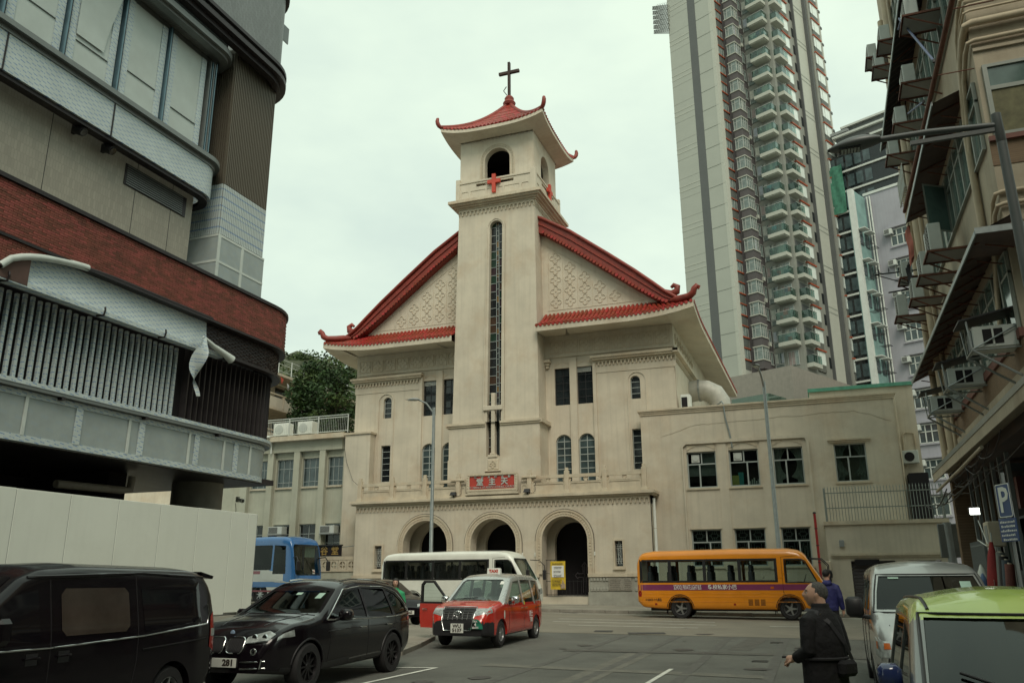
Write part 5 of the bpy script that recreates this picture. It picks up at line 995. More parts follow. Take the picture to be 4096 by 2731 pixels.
# ground floor: soffit, back wall, column
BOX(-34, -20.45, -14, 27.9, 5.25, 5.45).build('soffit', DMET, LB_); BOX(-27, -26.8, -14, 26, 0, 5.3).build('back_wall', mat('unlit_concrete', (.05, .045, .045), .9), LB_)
MB().lathe([(.95, 0), (.95, 5.3)], (-22.7, 26.2, 0), 24).build('column', CONC, LB_, smooth=40); BOX(-26.8, -22.9, 22, 22.8, 4.2, 5.3).build('beam', DARK, LB_)
MB().tube([(-22.3, 19.4, 4.55), (-22.3, 22.0, 4.6), (-22.3, 22.4, 4.65), (-22.3, 22.45, 5.1)], .13, 10).build('service_pipe', mat('cream_pipe', (.4, .36, .3), .6), LB_, smooth=40)
band('inner_core', GMET, -20.9, 1.6, 27.7, 5.4, 12.0, .2)
# wrapped spandrel: film sheets over grey panels, joined by tape
band('spandrel', FILM2, -20.2, 2.0, 28.12, 5.3, 6.7); band('film_edge', FILM, -20.17, 2.03, 28.15, 5.28, 5.46); band('film_edge', FILM, -20.17, 2.03, 28.15, 6.5, 6.66)
random.seed(4); TAPE = mat('white_tape', (.52, .57, .54), .5, var=.1)
for i, y_ in enumerate((14.2, 16.2, 17.9, 19.9, 20.35, 22.6, 22.9, 24.4, 25.0, 25.9)): BOX(-20.19, -20.16, y_, y_ + (.1 if i % 2 else .24), 5.45, 6.55).build('tape', TAPE if i % 2 else FILM, LB_)
band('ledge', GMET, -20.0, 2.1, 28.3, 6.68, 6.78); band('ledge_film', FILM, -19.98, 2.1, 28.32, 6.78, 6.9)
for y_ in (17.2, 20.4, 23.9): BOX(-20.2, -20.0, y_, y_ + .12, 6.6, 6.69).build('bracket', DMET, LB_)
# vertical fins: wrapped ones, then bare dark ones round the corner
band('fin_backing', DARK, -20.55, 1.9, 28.1, 6.9, 9.5)
fm = MB().bbox(-.05, .05, -.05, .05, 6.92, 9.36, .008); fme = fm.mesh('fin', FILM)
for i in range(32):
    y_ = 14.1 + i * .248; inst('fin', fme, LB_, T(-20.36, y_, 0, R(10) + random.uniform(-.12, .12)) @ Matrix.Translation((0, 0, random.uniform(-.06, .03))))
dfm = MB().bbox(-.11, .11, -.05, .05, 6.92, 9.46, .01).mesh('fin', DMET); oc_ = outl(-20.36, 1.95, 28.25, 22.1, 14); acc = 0; prev = Vector(oc_[0])
PF = []
for p in oc_[1:]:
    p = Vector(p); d = p - prev
    while acc + d.length > .27 and len(PF) < 60:
        q = prev + d.normalized() * (.27 - acc); PF.append((q, math.atan2(d.y, d.x))); d = p - q; prev = q; acc = 0
    acc += d.length; prev = p
for q, a_ in PF:
    if q.x > -23.5: inst('fin', dfm, LB_, T(q.x, q.y, 0, a_ + R(110)))
# film skirt with its arched top, bare bronze screen beyond it
arcz = lambda y_: 9.42 + 1.05 * math.sqrt(max(0, 1 - ((18.3 - y_) / 4.0) ** 2)) if y_ < 18.3 else 10.47
ys = [14.32 + i * .27 for i in range(31)]
fs = MB(); fs.grid([[(-19.62 - .12 * math.sin(j / 4 * 1.5) + .012 * math.sin(y_ * 5 + j), y_, 9.4 + (arcz(y_) - 9.4) * j / 5) for y_ in ys] for j in range(6)]); fs.build('film_skirt', FILM, LB_, smooth=60)
MB().tube([(-19.5, y_, arcz(y_) + .02) for y_ in ys], .055, 8).build('arch_trim', DMET, LB_, smooth=50); MB().tube([(-19.52, y_, arcz(y_) + .05) for y_ in ys[:11]], .1, 8).build('trim_film', TAPE, LB_, smooth=50)
MB().box(-19.85, -19.55, 13.5, 23.2, 9.26, 9.4).build('film_bar', FILM, LB_)
for y_ in (14.6, 17.8, 20.3, 22.3): MB().tube([(-19.5, y_, 9.5), (-19.48, y_, 9.4), (-19.52, y_, 9.25), (-19.7, y_ - .1, 9.22)], .03, 6).build('bracket', DMET, LB_)
band('screen', DMET, -19.85, 2.4, 28.4, 9.5, 10.45); band('screen_rail', DMET, -19.7, 2.5, 28.5, 9.4, 9.5); band('screen_rail', DMET, -19.45, 2.5, 28.4, 10.38, 10.46)
slat = MB().box(-.02, .02, 0, .12, 0, .018).mesh('screen_slat', mat('bronze_slat', (.075, .05, .045), .5, .4, var=.3)); so_ = outl(-19.83, 2.42, 28.42, 22.5, 14)
def along(pts, step):
    out_ = []; acc = 0; prev = Vector(pts[0])
    for p in pts[1:]:
        p = Vector(p); d = p - prev
        while acc + d.length >= step:
            q = prev + d.normalized() * (step - acc); out_.append((q, math.atan2(d.y, d.x))); d = p - q; prev = q; acc = 0
        acc += d.length; prev = p
    return out_
sl = MB(); cnt = 0; ul = MB().box(-.02, .02, -.07, .07, 0, .02)
for j in range(13):
    for i, (q, a_) in enumerate(along(so_, .17)):
        if q.x < -23: break
        if (i + j) % 2 or random.random() < .12: M4 = T(q.x, q.y, 9.54 + j * .068, a_ - R(90)); sl.add(ul, M4)
sl.build('screen_slats', MATS['bronze_slat'], LB_, kind='stuff')
# brick band: every brick laid; nearest 300 are single parts
BRK = mat('red_brick', (.20, .058, .04), .8, var=.3, scale=3, bump=.3, bscale=40, island=.35); band('brick_backing', mat('brick_mortar', (.10, .06, .05), .9, var=.2), -19.53, 2.5, 28.33, 10.42, 11.93)
bj = MB(); bju = MB().box(-.02, .02, -.128, .128, 0, .062); bmesh_ = bju.mesh('brick', BRK); singles = []; oo = outl(-19.52, 2.5, 28.34, 13.2, 14)
random.seed(6)
for j in range(21):
    zc = 10.43 + j * .0715
    for i, (q, a_) in enumerate(along(oo, .27)):
        if q.x < -22.6: break
        off = .135 * (j % 2); q2 = q + Vector((math.cos(a_), math.sin(a_))) * off
        if zc < arcz(q2.y) - .05 and q2.y < 18.3: continue
        M4 = T(q2.x + random.uniform(0, .008), q2.y, zc, a_ - R(90)); singles.append((q2.y, M4))
# bricks left of the arch top
for j in range(16):
    zc = 9.3 + j * .0715
    for i in range(12):
        y_ = 13.2 + i * .27 + .135 * (j % 2)
        if zc > arcz(y_) + .06 and zc < 10.4 and y_ < 16.6: singles.append((y_, T(-19.52, y_, zc)))
singles.sort(key=lambda t_: t_[0])
for i, (y_, M4) in enumerate(singles):
    if i < 300: inst('brick', bmesh_, LB_, M4)
    else: bj.add(bju, M4)
bj.build('bricks', BRK, LB_, kind='stuff', fixn=False)
BOX(-19.75, -19.54, 12.5, 15.2, 9.3, 10.45).build('brick_backing', MATS['brick_mortar'], LB_)
band('brick_cap', DMET, -19.42, 2.6, 28.45, 11.94, 12.06)
# beige tiled wall above with vent grille and joints
BOX(-23, -20.6, -14, 22.05, 12.0, 15.6).build('tiled_wall', BEI, LB_)
for y_ in (15.95, 19.35, 21.0): BOX(-20.605, -20.595, y_, y_ + .02, 12.06, 15.3).build('movement_joint', DMET, LB_)
BOX(-20.62, -20.57, 18.84, 21.7, 14.25, 15.0).build('vent', DMET, LB_)
for i in range(9): BOX(-20.58, -20.54, 18.9, 21.5, 14.28 + i * .08, 14.31 + i * .08).build('vent_blade', GMET, LB_)
# film-wrapped ledge with rounded end
band('film_ledge', FILM, -19.9, 1.0, 22.75, 15.15, 16.35); band('ledge_soffit', DMET, -19.98, 1.0, 22.7, 15.02, 15.15); band('ledge_lip', GMET, -19.7, 1.15, 22.95, 16.45, 16.62); band('ledge_cove', GMET, -19.86, 1.0, 22.8, 16.3, 16.46)
for y_ in (13.65, 17.45): BOX(-19.9, -19.87, y_, y_ + .04, 15.1, 16.4).build('seam', DMET, LB_)
for y_, z_, w in ((16.6, 14.85, 'nearer'), (17.75, 14.8, 'farther')):
    sp_ = thing('spotlight', 'black %s spotlight under the film wrapped ledge' % w, 'spotlight', (-20.3, y_, z_ + .1)); MB().tube([(-20.35, y_, z_ + .15), (-20.1, y_ + .06, z_ + .02)], [.16, .14], 12).build('housing', BLACKP, sp_, smooth=40); BOX(-20.5, -20.35, y_ - .05, y_ + .05, z_, z_ + .3).build('bracket', BLACKP, sp_); MB().tube([(-20.1, y_ + .06, z_ + .02), (-20.08, y_ + .065, z_)], [.12, .12], 12).build('lens', DGLASS, sp_)
# window storey covered in board and film
BOX(-23, -20.62, -14, 22.25, 16.6, 21.2).build('window_backing', GMET, LB_)
BRD = mat('white_backing_board', (.47, .53, .51), .6, var=.08, scale=1.2, stain=(.38, .41, .38), stain_amt=.4)
for i, y_ in enumerate((11.7, 13.75, 15.8, 17.88, 19.93)):
    BOX(-20.6, -20.56, y_ + .1, y_ + 1.98, 16.7, 20.9).build('window_board', BRD, LB_)
    for d0, d1 in ((.1, .42), (1.72, 1.98)): BOX(-20.56, -20.53, y_ + d0, y_ + d1, 16.7, 20.9).build('film_strip', FILM, LB_)
    BOX(-20.6, -20.42, y_ - .02, y_ + .04, 16.6, 21).build('mullion', mat('blue_grey_mullion', (.12, .2, .24), .35, .4), LB_); BOX(-20.6, -20.44, y_ + .06, y_ + .09, 16.6, 21).build('mullion', DMET, LB_); BOX(-20.56, -20.52, y_ + .45, y_ + 1.7, 18.0 + .2 * (i % 2), 18.02 + .2 * (i % 2)).build('board_seam', GMET, LB_)
for k_ in range(4): BOX(-20.6, -20.4 + .03 * k_, 22.0 + k_ * .07, 22.04 + k_ * .07, 16.6, 20.9).build('jamb', MATS['blue_grey_mullion'] if k_ % 2 else GMET, LB_)
cur = MB(); cur.grid([[(-20.5 + .45 * (i / 9) * max(0, (j / 9 - .25)) ** 1.2, 16.2 + i * .16 * (1 - .25 * (1 - j / 9)), 18.2 + j * .32) for i in range(10)] for j in range(10)]); cur.build('loose_board', BRD, LB_, smooth=60)
band('upper_ledge', GMET, -19.85, 1.0, 22.9, 21.0, 21.12); band('upper_ledge', GMET, -19.7, 1.1, 23.0, 21.12, 21.35); BOX(-24, -20.3, -14, 22.7, 21.2, 22.2).build('upper_wall', GRT, LB_)
# ribbed metal shaft
BOX(-24, -20.06, 22.93, 25.55, 11.9, 22).build('shaft', BRN, LB_); r1_ = MB().box(-.03, .03, -.028, .028, 0, 1).mesh('rib', BRN); r2_ = MB().box(-.035, .035, -.03, .03, 0, 1).mesh('rib', FILM)
for i in range(26):
    y_ = 22.98 + i * .1; inst('rib', r1_, LB_, T(-20.05, y_, 16.1, 0, 1, 1, 5.7))
    inst('rib', r2_, LB_, T(-20.05, y_, 14.05, 0, 1, 1, 2.02))
for i in range(20): x_ = -20.1 - i * .1; inst('rib', r1_, LB_, T(x_, 22.92, 16.1, 0, 1, 1, 5.7)); inst('rib', r2_, LB_, T(x_, 22.92, 14.05, 0, 1, 1, 2.02))
BOX(-22.2, -20.0, 22.86, 25.6, 11.9, 14.0).build('film_wrap', FILM2, LB_)
for y_ in (22.88, 24.2): BOX(-20.0, -19.985, y_, y_ + .14, 11.95, 14.02).build('tape', TAPE, LB_)
for z_ in (12.9, 13.92): BOX(-20.0, -19.984, 22.9, 25.6, z_, z_ + .09).build('tape', TAPE, LB_); BOX(-22.2, -20.0, 22.845, 22.86, z_, z_ + .09).build('tape', TAPE, LB_)
# top storey with rounded corner
band('top_soffit', DMET, -19.5, 2.0, 26.4, 21.55, 21.75); band('top_cornice', DMET, -19.3, 2.1, 26.6, 21.75, 21.95); band('top_cornice', GMET, -19.45, 2.0, 26.45, 21.95, 22.15); band('top_cornice', DMET, -19.3, 2.1, 26.6, 22.15, 22.3)
band('top_wall', GRT, -19.6, 2.0, 26.45, 22.3, 26.5); band('top_rail', DMET, -19.45, 2.1, 26.6, 26.2, 26.4)
BOX(-20.6, -20.55, 26.3, 26.75, 24.9, 25.7).build('loose_sheet', GMET, LB_)
# torn film flap
tf = thing('torn_film', 'torn strip of white protective film hanging from the building', 'film', (-19.45, 22, 9.4)); P = []
for i in range(15):
    t_ = i / 14; w_ = .04 + .2 * math.sin(math.pi * t_ ** .8) ** 1.1; tw = 2.2 * t_ * math.sin(t_ * 5); P.append([(-19.42 + .12 * math.sin(t_ * 7) + (k_ - 2) / 2 * w_ * math.sin(tw) + .03 * math.sin(k_ * 2.2 + i), 22.05 - .25 * t_ - .15 * math.sin(t_ * 4) + (k_ - 2) / 2 * w_ * math.cos(tw), 9.75 - 2.15 * t_) for k_ in range(5)])
MB().grid(P).build('strip', FILM, tf, smooth=70); MB().tube([(-19.45, 22.0, 9.72), (-19.4, 22.5, 9.5), (-19.45, 23.2, 9.38), (-19.4, 23.5, 9.25)], [.05, .09, .12, .16], 8).build('roll', TAPE, tf, smooth=60)
# hoarding of white metal panels on a concrete foot
HO = thing('hoarding', 'long white panel hoarding round the building site', 'hoarding', (-20, 20, .1)); WHO = mat('white_hoarding', (.64, .67, .61), .5, var=.05, scale=.4, streak=.08, stain=(.5, .52, .46), stain_amt=.3)
jy = [7.5, 9.25, 11, 12.75, 14.5, 16.24, 17.99, 19.75, 21.49, 23.23, 24.97, 25.94, 26.47]
for a, b in zip(jy, jy[1:]): MB().bbox(-20.05, -20, a + .006, b - .006, gz(-20, a) + .42, 4.02 + random.uniform(-.008, .008), .012).build('panel', WHO, HO); BOX(-20.04, -20.01, b - .01, b + .01, .4, 3.98).build('joint', GREYP, HO)
BOX(-20.3, -19.9, 7.5, 26.4, -.3, .45).build('concrete_foot', CONC, HO); BOX(-26, -20.05, 26.42, 26.47, .4, 4.0).build('return_panel', WHO, HO)
cv = thing('security_camera', 'small white security camera on the column above the hoarding', 'camera', (-21.0, 26.9, 4.6)); MB().tube([(-21.2, 26.8, 4.62), (-20.95, 26.75, 4.58)], [.07, .085], 12).build('housing', WPAINT, cv, smooth=40); BOX(-21.3, -21.18, 26.75, 26.85, 4.55, 4.75).build('bracket', WPAINT, cv); MB().lathe([(0, 0), (.06, 0), (.06, .012), (0, .012)], (-20.95, 26.75, 4.58), 10, 'x').build('lens', BLACKP, cv); MB().tube([(-21.25, 26.7, 4.5), (-21.2, 26.7, 4.2), (-21.3, 26.65, 4.0)], .012, 5).build('cable', IRON, cv)
# ================================================================== right: old tenement, canopies, air conditioners, shop clutter
TEN = mat('stained_cream_render', (.40, .345, .26), .85, var=.14, scale=.8, bump=.15, bscale=40, streak=.45, stain=(.24, .17, .11), stain_amt=.5); TENB = mat('brown_tile_render', (.21, .14, .085), .8, var=.2, scale=1, streak=.3, joint=(.1, .05, .006, .8, 'y')); CANU = mat('rusty_canopy_sheet', (.10, .075, .068), .8, var=.25, scale=2, streak=.3, stain=(.16, .075, .045), stain_amt=.5); CPIP = mat('cream_pipe_paint', (.45, .37, .26), .6, var=.15, scale=2, streak=.4); RUST = mat('rusty_iron', (.13, .05, .03), .8, var=.35, scale=6); OGL = mat('old_green_glass', (.10, .155, .14), .08, var=.5, scale=.9, spec=.7); OFR = mat('grey_green_steel_frame', (.26, .28, .25), .55, var=.12)
TE = thing('tenement', 'old cream tenement on the right with canopies and green windows', 'building', (6, 27, 0))
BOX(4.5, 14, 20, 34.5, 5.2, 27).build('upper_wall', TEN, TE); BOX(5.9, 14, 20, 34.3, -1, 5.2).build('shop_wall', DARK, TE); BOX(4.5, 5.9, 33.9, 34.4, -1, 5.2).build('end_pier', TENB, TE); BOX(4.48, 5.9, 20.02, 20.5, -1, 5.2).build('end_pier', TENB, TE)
BOX(4.46, 4.5, 19.98, 34.52, 5.3, 6.6).build('spandrel', TENB, TE); BOX(4.40, 4.5, 19.95, 34.5, 6.62, 6.82).build('window_sill', mat('red_brown_sill', (.16, .065, .05), .7, var=.25, scale=4), TE); BOX(4.38, 4.5, 19.95, 34.5, 5.75, 5.95).build('string_course', TEN, TE)
def ribbon_win(z0, z1, ya, yb, n_, xf=4.47, zt=None):
    """continuous steel window: each light its own pane and frame"""
    p = (yb - ya) / n_; zt = zt or z1 - .5
    BOX(xf + .06, xf + .1, ya, yb, z0, z1).build('window_backing', DARK, TE)
    for i in range(n_):
        a, b = ya + i * p, ya + (i + 1) * p; f_ = MB(); mp_ = lambda u, v, w: (xf + w, u, v)
        frameloop(f_, rectp(a, b, z0, z1), rectp(a + .05, b - .05, z0 + .05, z1 - .05), mp_, -.06, .02); f_.box(xf - .05, xf + .02, a, b, zt - .03, zt + .03); w_ = f_.build('window', OFR, TE)
        for za, zb in ((z0 + .05, zt - .03), (zt + .03, z1 - .05)): t_ = random.uniform(-.03, .03); MB().poly([(xf - .01, a + .05, za), (xf - .01, b - .05, za), (xf - .01 + t_, b - .05, zb), (xf - .01 + t_, a + .05, zb)]).build('pane', OGL, w_)
random.seed(31)
ribbon_win(6.85, 8.65, 20.1, 34.3, 16); ribbon_win(11.3, 13.1, 20.3, 33.9, 15); ribbon_win(15.6, 17.9, 20.3, 33.9, 15); ribbon_win(20.2, 22.6, 20.3, 33.9, 14)
def canopy(xl, zl, xw, zw, ya, yb, m_, n_br, rib=0, wrap=0):
    c_ = MB(); n_ = 60 if rib else 2
    for s_ in (0, .03): c_.grid([[(xw + (xl - xw) * j / 4, ya + (yb - ya) * i / n_, zw + (zl - zw) * j / 4 + s_ + rib * (i % 2)) for j in range(5)] for i in range(n_ + 1)])
    o = c_.build('canopy', m_, TE); BOX(xl - .03, xl + .0, ya, yb, zl - .03, zl + .08).build('canopy_lip', GALV, TE)
    for i in range(n_br):
        y_ = ya + .6 + (yb - ya - 1.2) * i / max(1, n_br - 1); MB().tube([(xw, y_, zw - .02), (xl + .05, y_, zl - .02)], .022, 5).tube([(xw, y_, zw - .55), (xl + .25, y_, zl - .04)], .02, 5).build('canopy_bracket', RUST, TE)
canopy(3.7, 8.68, 4.5, 9.05, 18.9, 34.1, CANU, 14, .015); canopy(3.7, 13.25, 4.5, 13.55, 21.3, 29.2, CANU, 5); canopy(3.7, 18.2, 4.5, 18.75, 22.5, 33.5, mat('black_corrugated_sheet', (.022, .018, .02), .8, var=.3), 6, .03); canopy(3.9, 22.9, 4.5, 23.3, 21, 30, CANU, 5)
lc = MB().box(3.95, 4.5, 16.5, 34.2, 5.25, 5.33).box(3.95, 3.99, 16.5, 34.2, 4.95, 5.25); lc.build('shop_canopy', TEN, TE); BOX(3.93, 3.96, 16.5, 34.2, 5.22, 5.36).build('canopy_lip', GALV, TE)
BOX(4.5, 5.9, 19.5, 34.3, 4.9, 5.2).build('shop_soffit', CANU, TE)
MB().xy([(3.7, 18.9), (9, 18.9), (9, 20.0), (4.5, 20.0), (4.5, 20.5), (3.7, 20.5)], 8.7, 8.74).build('canopy', CANU, TE); BOX(3.68, 9, 18.86, 18.9, 8.68, 8.82).build('canopy_lip', GALV, TE)
MB().tube([(3.66, 16.5, 13.3), (3.66, 21, 13.4), (3.66, 29, 13.6)], .06, 8).build('rust_pipe', RUST, TE, smooth=50)
for y_ in range(5): MB().cyl((3.66, 17.5 + y_ * 2.6, 13.35), (4.5, 17.5 + y_ * 2.6, 13.35), .015, n=5).build('pipe_bracket', RUST, TE)
# near face towards the camera
yn = 20.0
fw_ = MB(); mpn = lambda u, v, w: (u, yn + w, v); frameloop(fw_, rectp(4.62, 7.2, 11.42, 13.3), rectp(4.72, 7.1, 11.5, 13.22), mpn, -.08, .02); fw_.box(4.7, 7.1, yn - .06, yn, 12.62, 12.72).box(5.85, 5.93, yn - .06, yn, 11.5, 13.2); nw = fw_.build('window', OFR, TE); BOX(4.72, 7.1, yn - .03, yn - .02, 12.7, 13.22).build('pane', OGL, nw); BOX(4.72, 7.1, yn - .03, yn - .02, 11.5, 12.64).build('boarded_pane', mat('woven_board', (.14, .13, .07), .8, var=.35, scale=5), nw)
BOX(4.5, 9, yn - .1, yn, 11.3, 11.42).build('sill', mat('red_brown_sill', (.16, .065, .05), .7), TE); BOX(4.5, 9, yn - .02, yn, 10.7, 11.3).build('band', TENB, TE); BOX(4.5, 9, yn - .06, yn, 13.72, 13.8).build('string_course', TEN, TE); BOX(4.5, 9, yn - .03, yn, 9.3, 10.66).build('band', TEN, TE)
for z_, r_, dx in ((14.43, .09, -.16), (13.98, .055, -.1), (14.75, .03, -.2), (14.9, .03, -.22), (15.2, .05, -.1), (10.0, .05, -.1), (9.7, .05, -.12)):
    MB().tube([(9, yn + dx, z_ + .05), (4.55, yn + dx, z_), (4.42, yn + dx + .02, z_ - .03), (4.4, yn + .25, z_ - .12), (4.4, yn + .9, z_ - .5 if z_ > 12 else z_ - .9), (4.4, yn + 1.6, z_ - 2.2 if z_ > 12 else z_ - 2.4), (4.4, yn + 1.7, 9.2 if z_ > 12 else 7.0)], r_, 10).build('pipe', CPIP, TE, smooth=50)
for y_, r_ in ((31.2, .17), (30.4, .07), (33.2, .12)): MB().tube([(4.35, y_, 5.3), (4.3, y_, 9.6), (4.3, y_, 14), (4.35, y_, 24)], r_, 10).build('pipe', CPIP, TE, smooth=50)
# caged window air conditioners on the lower storey
def caged(y_, z_, label, hood=True):
    a_ = thing('air_conditioner', label, 'air conditioner', (4.4, y_, z_)); MB().bbox(3.55, 4.45, y_ - .34, y_ + .34, z_, z_ + .5, .02).build('case', WFRAME, a_)
    for q in (-.14, .14): BOX(3.75, 4.15, y_ - .352, y_ - .342, z_ + .08, z_ + .42).build('side_grille', DARK, a_) if q < 0 else BOX(3.53, 3.55, y_ - .28, y_ + .28, z_ + .06, z_ + .44).build('rear_grille', mat('blue_grey_fin', (.1, .13, .15), .4, .3), a_)
    BOX(3.93, 3.97, y_ - .36, y_ - .35, z_ + .06, z_ + .44).build('grille_bar', WFRAME, a_)
    c_ = MB()
    for s_ in (-.4, .4): c_.tube([(4.45, y_ + s_, z_ - .05), (3.5, y_ + s_, z_ - .05), (3.45, y_ + s_, z_ + .62)], .025, 6).tube([(3.5, y_ + s_, z_ - .05), (4.45, y_ + s_, z_ - .75)], .03, 6).tube([(4.45, y_ + s_, z_ + .45), (3.5, y_ + s_, z_ - .03)], .018, 5)
    c_.cyl((3.5, y_ - .4, z_ - .05), (3.5, y_ + .4, z_ - .05), .025, n=6).build('bracket', GALV, a_)
    if hood: MB().prism([(3.3, z_ + .62), (4.45, z_ + .85), (4.45, z_ + .88), (3.3, z_ + .66)], (y_ - .45, y_ + .45), lambda u, v, w: (u, w, v)).build('rain_hood', IRON, a_)
caged(20.6, 6.5, 'caged air conditioner with rain hood nearest on the tenement'); caged(24.9, 6.55, 'middle caged air conditioner of three above the shops'); caged(29.0, 6.6, 'farthest caged air conditioner of three above the shops')
def outdoor(y_, z_, label, w=.8, h=.62, x0=3.55, rack=True):
    a_ = thing('outdoor_unit', label, 'air conditioner', (4.4, y_, z_)); MB().bbox(x0, x0 + .34, y_ - w / 2, y_ + w / 2, z_, z_ + h, .02).build('case', WFRAME, a_); BOX(x0 - .01, x0, y_ - w / 2 + .06, y_ + w * .2, z_ + .06, z_ + h - .06).build('fan_grille', DARK, a_)
    for i in range(7): BOX(x0 - .02, x0 - .01, y_ - w / 2 + .06, y_ + w * .2, z_ + .08 + i * (h - .16) / 7, z_ + .1 + i * (h - .16) / 7).build('louvre', WFRAME, a_)
    if rack: 
        r_ = MB(); frameloop(r_, [(x0 - .1, y_ - w / 2 - .08), (4.5, y_ - w / 2 - .08), (4.5, y_ + w / 2 + .08), (x0 - .1, y_ + w / 2 + .08)], [(x0 - .05, y_ - w / 2 - .03), (4.5, y_ - w / 2 - .03), (4.5, y_ + w / 2 + .03), (x0 - .05, y_ + w / 2 + .03)], lambda u, v, w_: (u, v, z_ - .02 + w_), 0, -.06); r_.tube([(4.5, y_ + w / 2, z_ - .6), (x0, y_ + w / 2, z_ - .06)], .025, 5).tube([(4.5, y_ - w / 2, z_ - .6), (x0, y_ - w / 2, z_ - .06)], .025, 5); r_.build('rack', RUST, a_); BOX(x0 - .04, 4.45, y_ - w / 2, y_ + w / 2, z_ - .05, z_ - .02).build('tray', GREYP, a_)
outdoor(24.6, 10.35, 'large outdoor unit on a rusty rack above the ribbed canopy', .9, .8); outdoor(26.8, 10.4, 'second outdoor unit along the ribbed canopy on a red brown rack', .9, .75); outdoor(29.4, 10.5, 'third outdoor unit along the ribbed canopy in plastic sheet', .85, .7); outdoor(32.0, 10.7, 'box shaped outdoor unit at the far end above the ribbed canopy', .8, .8, 3.3)
for i, (y_, z_) in enumerate(((24.6, 15.7), (22.6, 16.6), (28.2, 19.6), (27.4, 15.9), (30.2, 16.2), (30.6, 20.1), (31.6, 12.0), (32.3, 21.6))): outdoor(y_, z_, 'upper outdoor unit on the tenement, ' + ['under the black corrugated canopy', 'nearest at the top of the frame', 'against the sky in the upper row', 'in the middle of the black canopy', 'at the far end of the black canopy', 'farthest of the upper row', 'beside the hanging black clothes', 'highest one against the sky'][i], .85, .6)
rk = MB()      # drying racks and poles
RK = thing('drying_rack', 'iron drying rack with rings sticking out from the tenement', 'drying rack', (4.4, 31.5, 12)); MB().cyl((2.7, 31.6, 12.35), (4.5, 31.6, 12.35), .03, n=6).build('bar', IRON, RK); MB().cyl((3.1, 31.9, 11.7), (4.5, 31.9, 11.8), .03, n=6).build('bar', IRON, RK); MB().cyl((2.7, 31.6, 12.35), (4.5, 31.6, 11.5), .02, n=6).build('stay', IRON, RK)
for i in range(5): MB().tube([(2.85 + i * .33, 31.6 + .08 * math.cos(R(a_)), 12.46 + .08 * math.sin(R(a_))) for a_ in range(0, 361, 40)], .012, 5).build('ring', IRON, RK)
def cloth(label, cat, y_, z_, h, w, m_, seed):
    random.seed(seed); o = thing('hanging_clothes', label, cat, (3.8, y_, z_ - h)); MB().grid([[(3.75 + .07 * math.sin(i * 1.9 + j * .3), y_ - w / 2 + w * i / 9 * (1 - .25 * j / 8) + .05 * math.sin(j), z_ - h * j / 8 - .12 * (i % 3) * (j / 8)) for i in range(10)] for j in range(9)]).build('cloth', m_, o, smooth=60); MB().cyl((3.75, y_ - w / 2 - .1, z_ + .02), (3.75, y_ + w / 2 + .1, z_ + .02), .015, n=5).build('rod', IRON, o)
cloth('salmon pink clothes hanging under the tenement rack', 'laundry', 29.6, 13.2, 1.1, .7, mat('pink_cloth', (.36, .12, .09), .9, var=.25), 1); cloth('black clothes hanging beside the drying rings', 'laundry', 31.0, 12.3, 1.2, .7, mat('black_cloth', (.012, .011, .013), .9, var=.2), 2)
cg = thing('window_cage', 'white steel window cage with laundry on the tenement', 'cage', (3.9, 28.3, 13.9)); gm2 = MB()
for i in range(9): gm2.cyl((3.6, 27.6 + i * .2, 13.9), (3.6, 27.6 + i * .2, 14.7), .018, n=5); gm2.cyl((3.6, 27.6 + i * .2, 13.9), (4.5, 27.6 + i * .2, 13.9), .018, n=5)
for z_ in (13.9, 14.3, 14.7): gm2.cyl((3.6, 27.5, z_), (3.6, 29.3, z_), .02, n=5)
gm2.build('bars', WFRAME, cg)
for i, (ya, za, yb, zb) in enumerate(((20.5, 14.0, 23.6, 17.5), (22.8, 14.2, 24.6, 14.9), (21.5, 17.2, 24.0, 17.4))): 
    pbm = thing('bamboo_pole', 'blue wrapped drying pole slanting across the tenement, ' + ['longest one', 'short lower one', 'near the top edge'][i], 'pole', (3.8, ya, za)); MB().cyl((3.75, ya, za), (3.6, yb, zb), .03, n=6).build('pole', mat('blue_wrapped_pole', (.12, .15, .25), .6, var=.2), pbm); MB().lathe([(.04, -.04), (.04, .04)], (3.75, ya, za), 6).build('end', BLACKP, pbm)
ow = MB(); frameloop(ow, rectp(11.2, 13.0, 0, .8)[:0] or [(0, 0), (.8, 0), (.8, 1.5), (0, 1.5)], [(.06, .06), (.74, .06), (.74, 1.44), (.06, 1.44)], lambda u, v, w: (3.75 + u * .85, 25.2 + u * .55, 11.35 + v), 0, .05); OWo = ow.build('open_casement', OFR, TE); MB().poly([(3.8, 25.24, 11.41), (4.38, 25.61, 11.41), (4.38, 25.61, 12.79), (3.8, 25.24, 12.79)]).build('pane', OGL, OWo)
# shop level clutter
random.seed(12)
for i in range(7): x_ = 5.0; y_ = 26 + i * 1.1; BOX(4.85, 4.95, y_, y_ + .12, -.3, 4.9).build('shop_post', GREYP, TE)
shp = [mat('shop_panel_%d' % i, c_, .6, var=.3, scale=3) for i, c_ in enumerate(((.09, .11, .12), (.12, .10, .09), (.06, .08, .10), (.16, .05, .04), (.05, .09, .06)))]
for i in range(26): y_ = random.uniform(20.5, 33); z_ = random.uniform(.2, 4.2); BOX(5.2, 5.25 + random.uniform(0, .5), y_, y_ + random.uniform(.3, 1.1), z_, z_ + random.uniform(.3, 1.0)).build('shop_panel', random.choice(shp), TE)
gte = thing('folding_gate', 'grey folding steel gate closing the tenement stairway', 'gate', (4.6, 31.5, 0)); gb = MB().box(-.02, .02, -.02, .02, 0, 2.6).mesh('bar', GREYP)
for i in range(16): inst('bar', gb, gte, T(4.6, 29.9 + i * .17, gz(4.6, 31)))
